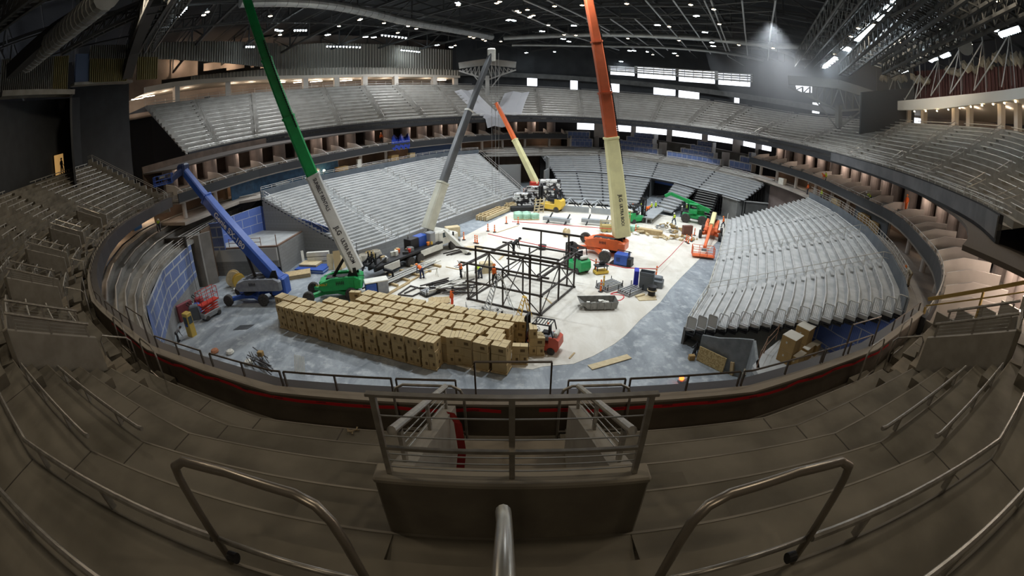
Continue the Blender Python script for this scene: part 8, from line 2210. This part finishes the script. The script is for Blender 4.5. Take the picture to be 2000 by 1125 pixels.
# step ladders
def stepladder(p, ang, h, m, label, spread=0.9, w=0.6):
    o = empty('step_ladder', p, ang, label, 'ladder')
    for nm, sg in (('front_frame', -1), ('rear_frame', 1)):
        mb = MB()
        for y in (-1, 1): mb.bar((sg * spread, y * w, 0.02), (sg * 0.06, y * w * .45, h), 0.07, 0.05)
        n = int(h / 0.32)
        if sg < 0:
            for k in range(1, n): t = k / n; mb.bar((sg * (spread + (0.06 - spread) * t), -w * (1 - .55 * t), h * t), (sg * (spread + (0.06 - spread) * t), w * (1 - .55 * t), h * t), 0.09, 0.03)
        else:
            for k in range(1, n, 2): t = k / n; mb.bar((sg * (spread + (0.06 - spread) * t), -w * (1 - .55 * t), h * t), (sg * (spread + (0.06 - spread) * t), w * (1 - .55 * t), h * t), 0.04)
        mb.build(nm, m, o)
    mb = MB(); mb.cham((0, 0, h), (0.3, w, 0.06), 0.02); mb.build('top_cap', m, o)
stepladder(at(975, 606), 0.3, 3.6, galv, 'tall aluminium step ladder standing inside the steel frame', 1.2, 0.8)
stepladder(at(1024, 617), 0.4, 1.8, mat('yellow_fibreglass', (0.65, 0.40, 0.05), 0.5), 'yellow step ladder at the front corner of the steel frame', 0.55, 0.45)
for (p, lb, rz) in (((929, 608), 'empty wire trolley left of the aluminium ladder', 0.2), ((963, 614), 'low wheeled trolley at the foot of the aluminium ladder', 0.6)):
    o = empty('trolley', at(*p), rz, lb, 'trolley'); mb = MB(); mb.tube([(-.8, -.4, .3), (.8, -.4, .3), (.8, .4, .3), (-.8, .4, .3)], 0.03, 5, closed=True)
    mb.tube([(-.8, -.4, .3), (-.8, -.4, .8), (-.8, .4, .8), (-.8, .4, .3)], 0.03, 5)
    for k in range(3): mb.bar((-.5 + .5 * k, -.4, .3), (-.5 + .5 * k, .4, .3), 0.03)
    mb.build('frame', galv, o)
    for x in (-.7, .7):
        for y in (-.35, .35): w = MB(); w.cyl((x, y, 0.12), 0.12, 0.06, 12, axis='Y'); w.build('wheel', black_steel, o)
# marker posts and tape
def marker(p, label, grp, m=hivis_o, h=1.15):
    o = empty('marker_post', p, 0, label, 'marker post', grp); mb = MB(); mb.lathe([(0.28, 0), (0.26, 0.08), (0.08, 0.12)], n=8); mb.build('base', black_steel, o)
    mb = MB(); mb.lathe([(0.09, 0.1), (0.09, h * .93), (0.05, h), (0.01, h * 1.01)], n=8); mb.build('post', m, o)
    for z in (0.55, 0.8): mb = MB(); mb.cyl((0, 0, z * h), 0.095, 0.1, 8); mb.build('reflective_band', off_white, o)
for p in [(906, 469), (928, 475), (932, 476), (953, 452), (966, 454), (989, 437), (1012, 438)]: marker(at(*p), 'orange marker post on the left side of the white floor', 'orange marker posts on the left')
marker(at(1163, 527), 'orange marker post left of the blue generator, holding the red tape', None, h=1.3); marker(at(1281, 541), 'orange marker post at the corner of the red tape, beside the dark grey bin', None, h=1.3); marker(at(1241, 455), 'orange marker post at the end of the long timber', None, h=1.3)
marker(at(1173, 570), 'orange marker post beside the yellow one at the tube rack', None, h=1.3); marker(at(1178, 567), 'yellow marker post leaning over the tube rack', None, m=yellow, h=1.6)
for p in [(1340, 473), (1344, 476), (1350, 472), (1356, 460)]: marker(at(*p), 'orange marker post beside the debris near the right stand', 'orange marker posts near the right stand')
def floor_tape(pts, label, z=0.95):
    mb = MB(); P = [at(x, y, 0) for x, y in pts]; Q = [(p.x, p.y, z - (0.12 if 0 < i < len(P) - 1 else 0)) for i, p in enumerate(P)]
    for a, b in zip(Q, Q[1:]): mb.bar(a, b, 0.03, 0.09)
    thing(mb, 'boundary_tape', red_tape, label, 'tape')
floor_tape([(953, 470), (1010, 482), (1060, 493), (1110, 503), (1163, 527)], 'red tape running behind the steel frame on the left'); floor_tape([(1163, 527), (1220, 537), (1281, 541)], 'red tape behind the tube racks'); floor_tape([(1281, 541), (1310, 510), (1342, 475)], 'red tape running to the debris at the right'); floor_tape([(1000, 445), (1120, 452), (1200, 460)], 'thin red tape by the grey beams')
mb = MB(); P = spline([(0, 0, .03), (1.2, -.8, .03), (2.4, -.9, .03), (3.0, .2, .03), (1.8, .6, .03), (2.9, 1.1, .1), (4.0, .9, .05)], 4); mb.tube(P, 0.05, 5); thing(mb, 'hose', red_tape, 'tangled red hose on the floor above the skip', 'hose', loc=at(1160, 580))
# green wrapped packs
for (p, n, lb) in (((1028, 428), 5, 'left of the grey beams'), ((1222, 452), 4, 'behind the orange boom')):
    for k in range(n):
        for lvl in range(2):
            q = at(*p) + Vector(((k % 3) * 1.3 - 1.3, (k // 3) * 1.2, 0)); mb = MB(); mb.cham((0, 0, 0.2), (1.2, 1.1, 0.4), 0.06); thing(mb, 'wrapped_pack', green_pack, f'pale green wrapped pack on a pallet {lb}', 'pack', f'pale green packs {lb}', loc=(q.x, q.y, 0.12 + 0.42 * lvl), rot=(0, 0, 0.5 + 0.1 * lvl))
    q = at(*p); mb = MB(); mb.box((0, 0.4, 0.07), (4.0, 2.4, 0.1), .0); thing(mb, 'pallet', wood, f'flat pallet under the pale green packs {lb}', 'pallet', loc=q)
# grey deck beams on trestle legs
def deck_beam(pa, pb, h, label, legs=True, wd=0.9, d0=0.5):
    a, b, ang, L = at_pair(pa, pb); o = empty('riser_beam', a.lerp(b, .5), ang, label, 'beam'); mb = MB(); mb.box((0, 0, h), (L, 0.12, d0)); mb.box((0, 0.4, h + d0 * .5), (L, wd, 0.08)); mb.build('deck', grey_steel_, o)
    for x in ((-L * .32, L * .32) if legs else ()): l = MB(); l.bar((x, -0.5, 0), (x + .5, 0.9, h + 0.9), 0.16); l.bar((x, -.5, 0.1), (x, 0.8, 0.1), 0.1); l.build('leg', black_steel, o)
grey_steel_ = mat('primed_grey_steel', (0.36, 0.385, 0.40), 0.5, 0.2, col2=(0.29, 0.31, 0.325), scale=1)
deck_beam((1060, 434), (1113, 440), 0.6, 'left grey riser beam on black legs on the white floor'); deck_beam((1135, 438), (1190, 443), 0.6, 'right grey riser beam on black legs, behind the cream boom')
deck_beam((1098, 413), (1150, 417), 0.55, 'left half of the long grey girder in front of the far stand', False, 0.3, 0.8); deck_beam((1154, 417), (1212, 423), 0.55, 'right half of the long grey girder in front of the far stand', False, 0.3, 0.8)
for k, px in enumerate((1112, 1140, 1166, 1200, 1222)):
    q = at(px, 404 + k * 2); o = empty('folded_leg_set', q, 0.3, 'grey folded leg set with black struts before the far stand', 'riser leg', 'folded riser legs before the far stand')
    mb = MB(); mb.bar((-1.2, 0, 0.9), (0.6, 0.6, 1.5), 0.28, 0.16); mb.bar((-1.0, -0.5, 0.3), (0.4, 0.3, 1.3), 0.24, 0.14); mb.build('grey_arm', grey_steel_, o)
    mb = MB(); mb.bar((0.4, -0.2, 1.4), (1.7, -1.0, 0.0), 0.16); mb.bar((0.1, 0.2, 1.3), (1.2, -0.6, 0.0), 0.12); mb.build('strut', black_steel, o)
mb = MB(); a, b = at(1262, 437), at(1285, 418); mb.bar((a.x, a.y, 1.0), (b.x, b.y, 1.0), 2.2, 0.15); mb.bar((a.x, a.y, 0), (a.x, a.y, 1.0), 0.2); mb.bar((b.x, b.y, 0), (b.x, b.y, 1.0), 0.2); mb.bar((a.x + 1, a.y + .4, 0), (a.x + 1, a.y + .4, 1.0), 0.2)
thing(mb, 'riser_table', grey_steel_, 'grey riser deck held up on black legs beside the workers', 'deck')
# long timber and debris heaps
plank((1205, 447), (1293, 461), 0.9, wood, 'long tan timber stack lying across the white floor', th=0.7, name='timber_stack')
rnd = random.Random(9)
def debris(p, rx, ry, n, ms, label, seed, kind_name='scrap_piece', hmax=.9, names='debris'):
    r = random.Random(seed)
    mb = MB(); mb.lathe([(rx * .9, 0), (rx * .7, hmax * .25), (rx * .35, hmax * .5), (0.02, hmax * .6)], n=14)
    q = at(*p)
    for k in range(n):
        a = r.random() * 6.3; d = sqrt(r.random()); x, y = rx * d * cos(a), ry * d * sin(a); z = hmax * (1 - d) * .7 + 0.1
        s = (r.uniform(.3, 1.2), r.uniform(.15, .5), r.uniform(.08, .35)); m_ = MB(); m_.cham((0, 0, 0), s, 0.02)
        o = thing(m_, kind_name, ms[k % len(ms)], label, 'scrap', names, loc=(q.x + x, q.y + y, z), rot=(r.uniform(-.4, .4), r.uniform(-.4, .4), r.random() * 3))
debris((1303, 450), 2.6, 2.0, 34, [wood, osb, off_white, grey_paint, card_tan], 'piece of scrap in the big debris heap behind the long timber', 1, names='scrap in the big debris heap', hmax=1.6)
debris((1322, 466), 3.4, 1.2, 30, [wood, plywood, card_tan, off_white], 'piece of scrap in the low debris row near the brown cabinet', 2, names='scrap in the low debris row', hmax=.6)
debris((1252, 457), 1.2, 0.7, 8, [off_white, plywood], 'pale offcut in the small pile in front of the long timber', 3, names='pale offcuts by the long timber', hmax=.5)
debris((931, 405), 2.2, 1.2, 16, [off_white, white_paint], 'white plastic scrap in the heap by the lower left stand', 4, names='white scrap by the left stand', hmax=.6)
mb = MB(); mb.cham((0, 0, 0.9), (1.7, 0.6, 1.7), 0.04); mb.box((0.3, -0.32, 0.9), (0.05, 0.04, 0.2)); thing(mb, 'steel_cabinet', mat('brown_cabinet', (0.16, 0.07, 0.05), 0.5), 'brown steel cabinet at the end of the debris row', 'cabinet', loc=at(1341, 462), rot=(0, 0, .2))
# light tower / compressor behind the boom, cart
mb = MB(); mb.cham((0, 0, .6), (1.6, 1.1, .9), .06); mb.tube([(-.8, -.5, .2), (-.8, -.5, 1.6), (.8, -.5, 1.6), (.8, -.5, .2)], .05, 6); mb.tube([(-.8, .5, .2), (-.8, .5, 1.6), (.8, .5, 1.6), (.8, .5, .2)], .05, 6); mb.cyl((-.4, -.6, .3), .3, .15, 14, axis='Y'); mb.cyl((.4, -.6, .3), .3, .15, 14, axis='Y')
thing(mb, 'compressor', mat('ochre_machine', (0.42, 0.33, 0.12), .5), 'ochre compressor in a tube frame left of the cream boom', 'compressor', loc=at(1183, 452))
mb = MB()
for z in (0.1, .8, 1.5, 2.1): mb.bar((-.5, 0, z), (.5, 0, z), .1)
for x in (-.5, .5): mb.bar((x, 0, 0), (x, 0, 2.2), .1)
thing(mb, 'parts_rack', mat('ochre_machine', (0.42, 0.33, 0.12)), 'narrow yellow rack standing left of the far green forklift', 'rack', loc=at(1224, 438))
o = empty('pallet_jack', at(1173, 534), .3, 'yellow and black saw bench on the floor beside the blue generator', 'machine'); mb = MB(); mb.cham((0, 0, .25), (1.6, .9, .3), .06); mb.build('base', yellow, o); mb = MB(); mb.cham((0, 0, .95), (1.5, .9, .1), .03); mb.cyl((.1, 0, 1.15), .3, .3, 12, axis='Y')
for x in (-.6, .6): mb.bar((x, -.3, .3), (x, -.3, .95), .07); mb.bar((x, .3, .3), (x, .3, .95), .07)
mb.build('bench', black_steel, o)
# timber crib at the left edge, planks along the stand
def crib(p, ang, L, W, h, label, rows=5):
    o = empty('timber_crib', p, ang, label, 'timber stack')
    for k in range(rows): mb = MB(); mb.box((0, -W / 2 + W * (k + .5) / rows, h * .5), (L, W / rows * .7, h * (0.7 + .3 * (k % 2)))); mb.build('beam', wood if k % 2 else plywood, o)
    for x in (-L * .35, L * .35): mb = MB(); mb.box((x, 0, h + .06), (.2, W, .1)); mb.build('cross_bar', wood, o)
crib(at(964, 421), hd_px((945, 425), (1000, 402)), 8.0, 2.2, .8, 'long timber crib with planks near the front of the lower left stand', 6)
crib(at(1003, 405), hd_px((985, 407), (1010, 398)), 4.5, 1.4, 1.0, 'second timber crib near the yellow forklift')
mb = MB(); 
for k in range(5):
    mb.bar((0, 0, .2 + k * .5), (1.6, 0, .3 + k * .5), .14)
for x in (0, .8, 1.6): mb.bar((x, 0, 0), (x + .3, 0, 2.6), .14)
thing(mb, 'timber_lattice', plywood, 'upright lattice of pale timber left of the yellow forklift', 'timber frame', loc=at(1043, 416), rot=(0, 0, .2))
plank((826, 474), (858, 462), 0.25, wood, 'timber leaning behind the truck crane cab', th=.8); plank((760, 489), (802, 474), 0.2, wood, 'long tan timber behind the truck crane bed', th=1.2)
mb = MB(); mb.cham((0, 0, .7), (2.0, 1.2, 1.4), .05); thing(mb, 'plywood_box', plywood, 'plywood box behind the truck crane cab', 'crate', loc=at(884, 461), rot=(0, 0, .4))
# striped bundles carried by the yellow forklift
stripe = mat('striped_metal', (0.03, 0.03, 0.035), .3, .3, col2=(0.85, 0.86, 0.87), scale=1.3, detail=3, lo=.47, hi=.53)
for k, (px, py, w, h, m, lb) in enumerate([(1020, 404, 3.2, 2.6, stripe, 'left bundle of black and white wrapped metal in the far corner'), (1045, 400, 3.6, 3.6, stripe, 'middle tall bundle of black and white wrapped metal'), (1072, 396, 4.0, 4.6, stripe, 'tallest striped bundle of wrapped metal behind the yellow forklift'), (1022, 412, 4.5, .9, black_steel, 'low black platform truck under the striped bundles')]):
    q = at(px, py); o = empty('metal_bundle', q, .15, lb, 'bundle'); n = 7 if h > 1 else 1
    for j in range(n): mb = MB(); mb.cham((random.Random(k * 9 + j).uniform(-.2, .2), 0, h * (j + .5) / n), (w, 1.3, h / n * .8), .05); mb.build('layer', m, o)
# materials by the block room
def pile_layers(p, ang, s, n, ms, label, name='sheet_stack'):
    o = empty(name, at(*p), ang, label, 'stack')
    for k in range(n): mb = MB(); mb.box((0.05 * (k % 2), 0, s[2] * (k + .5) / n), (s[0], s[1], s[2] / n * .85)); mb.build('sheet', ms[k % len(ms)], o)
pile_layers((612, 528), hd_px((586, 528), (634, 530)), (4.2, 2.2, .5), 3, [blue, mat('light_blue_wrap', (0.25, .35, .6), .5)], 'stack of sheets in blue wrap in front of the block wall')
pile_layers((608, 524), hd_px((586, 528), (634, 530)), (2.6, 1.6, .75), 5, [plywood, osb], 'tan insulation boards lying on the blue wrapped stack')
pile_layers((582, 540), .4, (3.2, 1.8, .5), 5, [wood, mat('old_pallet', (0.30, .24, .15), .9)], 'heap of broken pallets between the blue lift and the green lift', 'pallet_heap')
pile_layers((624, 518), .1, (3.0, .5, 1.8), 3, [off_white], 'white panels standing behind the blue wrapped stack')
for k, (pa, pb, h, tl, m, lb) in enumerate([((640, 528), (652, 527), 1.9, -.3, plywood, 'left tan board leaning on the block wall'), ((654, 529), (668, 527), 2.3, -.25, mat('tan_board', (.45, .33, .17), .8), 'tall tan board leaning on the block wall'), ((668, 526), (676, 522), 1.6, -.3, plywood, 'narrow tan board leaning right of the tall one'), ((592, 521), (597, 520), 2.0, -.4, off_white, 'white lath leaning at the corner of the block room')]):
    lean_board(pa, pb, h, tl, .08, m, lb, name='leaning_board')
for k, (p, lb) in enumerate([((698, 521), 'bulging woven sack nearest the green boom'), ((712, 517), 'second bulging woven sack beside the stand'), ((724, 512), 'brown open sack behind the truck crane rear'), ((735, 509), 'last sack next to the truck crane rear')]):
    mb = MB(); mb.lathe([(0.5, 0), (.75, .3), (.8, .8), (.62, 1.25), (.5, 1.35), (.4, 1.2), (.02, 1.0)], n=12); thing(mb, 'bulk_sack', mat('woven_sack', (.36, .33, .27), .9) if k != 2 else mat('brown_sack', (.30, .22, .09), .9), lb, 'sack', loc=at(*p))
# machines near the blue wall
o = empty('vending_cabinet', at(376, 655), -.2, 'yellow steel cabinet with a window standing by the blue wall', 'cabinet'); mb = MB(); mb.cham((0, 0, 1.2), (.9, .7, 2.4), .05); mb.build('body', mat('ochre_cabinet', (.55, .38, .08), .6), o)
mb = MB(); mb.box((.46, 0, 1.7), (.04, .5, .7)); mb.box((0, -.36, 1.7), (.6, .04, .7)); mb.build('window_pane', glass, o); mb = MB(); mb.box((0, -.37, 1.2), (.4, .03, .25)); mb.build('label_plate', blue, o)
mb = MB(); mb.cham((0, 0, .9), (2.0, .5, 1.8), .05); thing(mb, 'maroon_panel', mat('maroon_paint', (.22, .05, .06), .6), 'maroon panel standing behind the yellow cabinet', 'panel', loc=at(366, 622), rot=(0, 0, 1.2))
for k, (p, m, s, lb) in enumerate([((384, 622), slate_paint, (1.4, 1.0, 1.5), 'grey floor machine beside the maroon panel'), ((388, 612), blue, (.9, .7, 1.2), 'small blue machine behind the grey floor machine'), ((392, 602), mat('maroon_paint', (.22, .05, .06)), (1.3, .9, 1.3), 'maroon machine nearest the red scissor lift')]):
    o = empty('floor_machine', at(*p), .5, lb, 'machine'); mb = MB(); mb.cham((0, 0, s[2] * .5), s, .12, top=(.8, .8)); mb.build('body', m, o); mb = MB(); mb.tube([(-.4, -.3, s[2]), (-.7, -.3, s[2] + .3), (-.7, .3, s[2] + .3), (-.4, .3, s[2])], .04, 6); mb.build('handle', black_steel, o)
person(at(349, 668), 1.0, 'worker in grey crouching at the foot of the blue wall', grey_cloth, black_steel, black_cloth, grey_cloth, 'bend', 1.0)
# heap of black bars, bags and white bars near the parapet
hp = at(512, 712)
for k in range(14):
    a = -0.6 + rnd.uniform(-.25, .25); L = rnd.uniform(1.8, 3.6); mb = MB(); mb.bar((-L / 2, 0, 0), (L / 2, 0, rnd.uniform(0, .4)), .06); thing(mb, 'black_bar', cs_, 'thin black bar in the loose heap below the parapet on the left', 'bar', 'black bars below the parapet', loc=(hp.x + rnd.uniform(-1, 1), hp.y + rnd.uniform(-.8, .8), .12 + k * .035), rot=(0, 0, a))
mb = MB(); mb.cham((0, 0, .25), (.5, .4, .4), .05); thing(mb, 'small_crate', card_tan, 'small brown crate on the heap of thin black bars', 'box', loc=(hp.x, hp.y + .2, .65))
for k, (p, m, lb) in enumerate([((450, 690), off_white, 'pale crumpled bag on the slab left of the black bars'), ((486, 710), off_white, 'larger pale crumpled bag beside the black bars'), ((420, 688), mat('faded_orange', (.5, .22, .12), .9), 'orange and white bag at the left end of the slab')]):
    mb = MB(); mb.lathe([(.35, 0), (.42, .1), (.33, .28), (.15, .33), (.02, .3)], n=9); thing(mb, 'bag', m, lb, 'bag', loc=at(*p))
for k in range(7):
    mb = MB(); q = at(577 + k * 3, 728 + k * .8); mb.bar((0, 0, 0), (-.15, .8, 1.1), .05); thing(mb, 'white_bar', off_white, 'white bar leaning in the group close to the parapet', 'bar', 'white bars by the parapet', loc=q)
mb = MB(); mb.prism([(0, 0), (1.6, .3), (1.9, 1.3), (.3, 1.0)], .021, .03); thing(mb, 'floor_patch', mat('patch_dark', (.05, .055, .06), .6), 'dark square hatch cover in the grey slab', 'hatch', loc=at(455, 645))
# blue tarpaulin on the left suites
q = on_ring(790, 284, 1.0, 12.0, SL, SLN); q2 = on_ring(758, 284, 1.0, 12.0, SL, SLN)
mb = MB(); n = 12; P = [q2.lerp(q, k / n) for k in range(n + 1)]
vs_ = []
nrm = Vector((q.x, q.y, 0)).normalized()
for k, p in enumerate(P):
    z = 12.75 + .35 * sin(k * 1.3) ; vs_ += [p + nrm * 3 + Vector((0, 0, z - 12 + .5)), p + nrm * 1 + Vector((0, 0, z - 12 + .25 * cos(k))), p - nrm * 1.1 + Vector((0, 0, .2 + .1 * sin(k * 2))), p - nrm * 1.35 + Vector((0, 0, -.9 - .3 * (k % 3)))]
mb.add(vs_, [(4 * k + j, 4 * k + 4 + j, 4 * k + 5 + j, 4 * k + 1 + j) for k in range(n) for j in range(3)]); thing(mb, 'tarpaulin', blue_tarp, 'bright blue tarpaulin hanging over the suite parapet on the left', 'tarpaulin')
# white netting on the upper tier
net = mat('white_netting', (0.55, .56, .6), .8, trans=.55)
def net_strip(pts, w, label):
    mb = MB(); P = [far(x, y, d) for x, y, d in pts]; vs_ = []
    for p in P: t = Vector((p.y, -p.x, 0)).normalized() * w / 2; vs_ += [p - t, p - t * .3 + Vector((0, 0, .5)), p + t * .4 + Vector((0, 0, .1)), p + t + Vector((0, 0, .4))]
    mb.add(vs_, [(4 * k + j, 4 * k + 4 + j, 4 * k + 5 + j, 4 * k + 1 + j) for k in range(len(P) - 1) for j in range(3)]); thing(mb, 'netting', net, label, 'netting')
net_strip([(906, 178, 108), (925, 198, 105), (945, 218, 102), (968, 232, 100), (972, 250, 99)], 4.5, 'strip of white netting draped down the upper tier behind the grey boom')
net_strip([(1010, 182, 110), (1004, 195, 108), (998, 210, 106), (993, 226, 104)], 6, 'sheet of white netting lying on the upper tier right of the orange boom tip')
# lower concourse goods on the right
for k, (px, w, h, m, lb) in enumerate([(1628, 1.6, 1.5, wood, 'left timber crate on the right lower concourse'), (1640, 1.4, 1.3, wood, 'right timber crate on the right lower concourse'), (1536, 1.2, 1.2, off_white, 'white tub on the right lower concourse'), (1703, 1.8, 1.6, card_tan, 'tan crates behind the right stand'), (1722, 1.5, 1.3, card, 'brown box behind the right stand')]):
    q = on_ring(px, 370, 0.9, 8.35, SR, SRN); mb = MB(); mb.cham((0, 0, h / 2), (w, w, h), .05)
    for j in range(3): mb.box((0, -w / 2 - .02, h * (j + .5) / 3), (w, .04, h / 8))
    thing(mb, 'crate', m, lb, 'crate', loc=q, rot=(0, 0, .4))
# work light on the left concourse
q = on_ring(632, 325, 0.6, 9.3, SL, SLN); o = empty('work_light', q, 0, 'bright warm work light on the left lower concourse above the stand', 'lamp'); mb = MB(); mb.lathe([(.02, -.18), (.16, -.1), (.2, 0), (.16, .1), (.02, .18)], n=10); mb.build('bulb', mat('bright_bulb', (1, .7, .4), .5, emit=(1, .62, .3), estr=60), o); mb = MB(); mb.bar((0, 0, -.95), (0, 0, -.15), .05); mb.build('stand', black_steel, o)
# plain goods on the concourse behind the left stand
for k, (px, w, h, m, lb) in enumerate([(690, .8, 1.6, off_white, 'white cabinet behind the left stand'), (775, 1.8, 1.2, card_tan, 'left tan crate behind the left stand'), (790, 1.4, 1.2, wood, 'right tan crate behind the left stand'), (560, 2.4, .5, grey_steel_, 'grey stacked pans behind the left stand'), (665, 2.0, .9, card_tan, 'long tan box behind the left stand')]):
    q = on_ring(px, 320, 0.7, 8.35, SL, SLN); mb = MB(); mb.cham((0, 0, h / 2), (w, w * .7, h), .05); mb.box((0, 0, h + .03), (w * 1.03, w * .73, .06)); thing(mb, 'crate', m, lb, 'crate', loc=q, rot=(0, 0, .9))
# red ribbon on the near stair wall
mb = MB(); P = [(-.80, 4.50, 13.40), (-.70, 4.42, 13.28), (-.66, 4.30, 12.9), (-.70, 4.15, 12.6), (-.66, 4.0, 12.3)]
for a, b in zip(P, P[1:]): mb.add([(a[0] - .05, a[1], a[2]), (a[0] + .06, a[1] - .03, a[2]), (b[0] + .06, b[1] - .03, b[2]), (b[0] - .05, b[1], b[2])], [(0, 1, 2, 3)])
thing(mb, 'red_ribbon', mat('dark_red_ribbon', (.28, .015, .015), .7), 'dark red ribbon hanging inside the left wall of the near stair opening', 'ribbon')
mb = MB(); rnd = random.Random(2)
for k in range(7): mb.box((rnd.uniform(-.1, .1), rnd.uniform(-.08, .08), .02 + .008 * k), (.09, .03, .012), rnd.random() * 3)
thing(mb, 'debris_scrap', mat('leafy_scrap', (.22, .17, .10), .9), 'small heap of brown scraps on the near cross aisle', 'litter', loc=(-2.95, 5.85, 11.68))

# =================================================================== HAZE hanging under the roof of the far right corner
hz = bpy.data.materials.new('dust_haze'); hz.use_nodes = True; nt = hz.node_tree
for n in list(nt.nodes):
    if n.type == 'BSDF_PRINCIPLED': nt.nodes.remove(n)
vol = nt.nodes.new('ShaderNodeVolumeScatter'); vol.inputs['Color'].default_value = (0.92, 0.95, 1.0, 1); vol.inputs['Density'].default_value = 0.013; vol.inputs['Anisotropy'].default_value = 0.3
nt.links.new(vol.outputs['Volume'], nt.nodes['Material Output'].inputs['Volume'])
tc = nt.nodes.new('ShaderNodeTexCoord'); mp = nt.nodes.new('ShaderNodeMapping'); mp.inputs['Scale'].default_value = (1 / 27, 1 / 27, 1 / 13)
gr = nt.nodes.new('ShaderNodeTexGradient'); gr.gradient_type = 'SPHERICAL'; mu = nt.nodes.new('ShaderNodeMath'); mu.operation = 'MULTIPLY'; mu.inputs[1].default_value = 0.034
nt.links.new(tc.outputs['Object'], mp.inputs['Vector']); nt.links.new(mp.outputs['Vector'], gr.inputs['Vector']); nt.links.new(gr.outputs['Fac'], mu.inputs[0]); nt.links.new(mu.outputs[0], vol.inputs['Density'])
mb = MB(); c = far(1590, 170, 76)
mb.lathe([(0.5, -13), (14, -11), (24, -4), (26, 2), (20, 8), (10, 11), (0.5, 12)], (0, 0, 0), 20)
o = mb.build('dust_haze', hz, loc=(c.x - 2, c.y - 4, 27)); o.scale = (0.72, 0.72, 0.82)
props(o, 'pale dusty haze hanging below the roof in the far right corner', 'haze', kind='stuff')
scene.cycles.volume_max_steps = 24
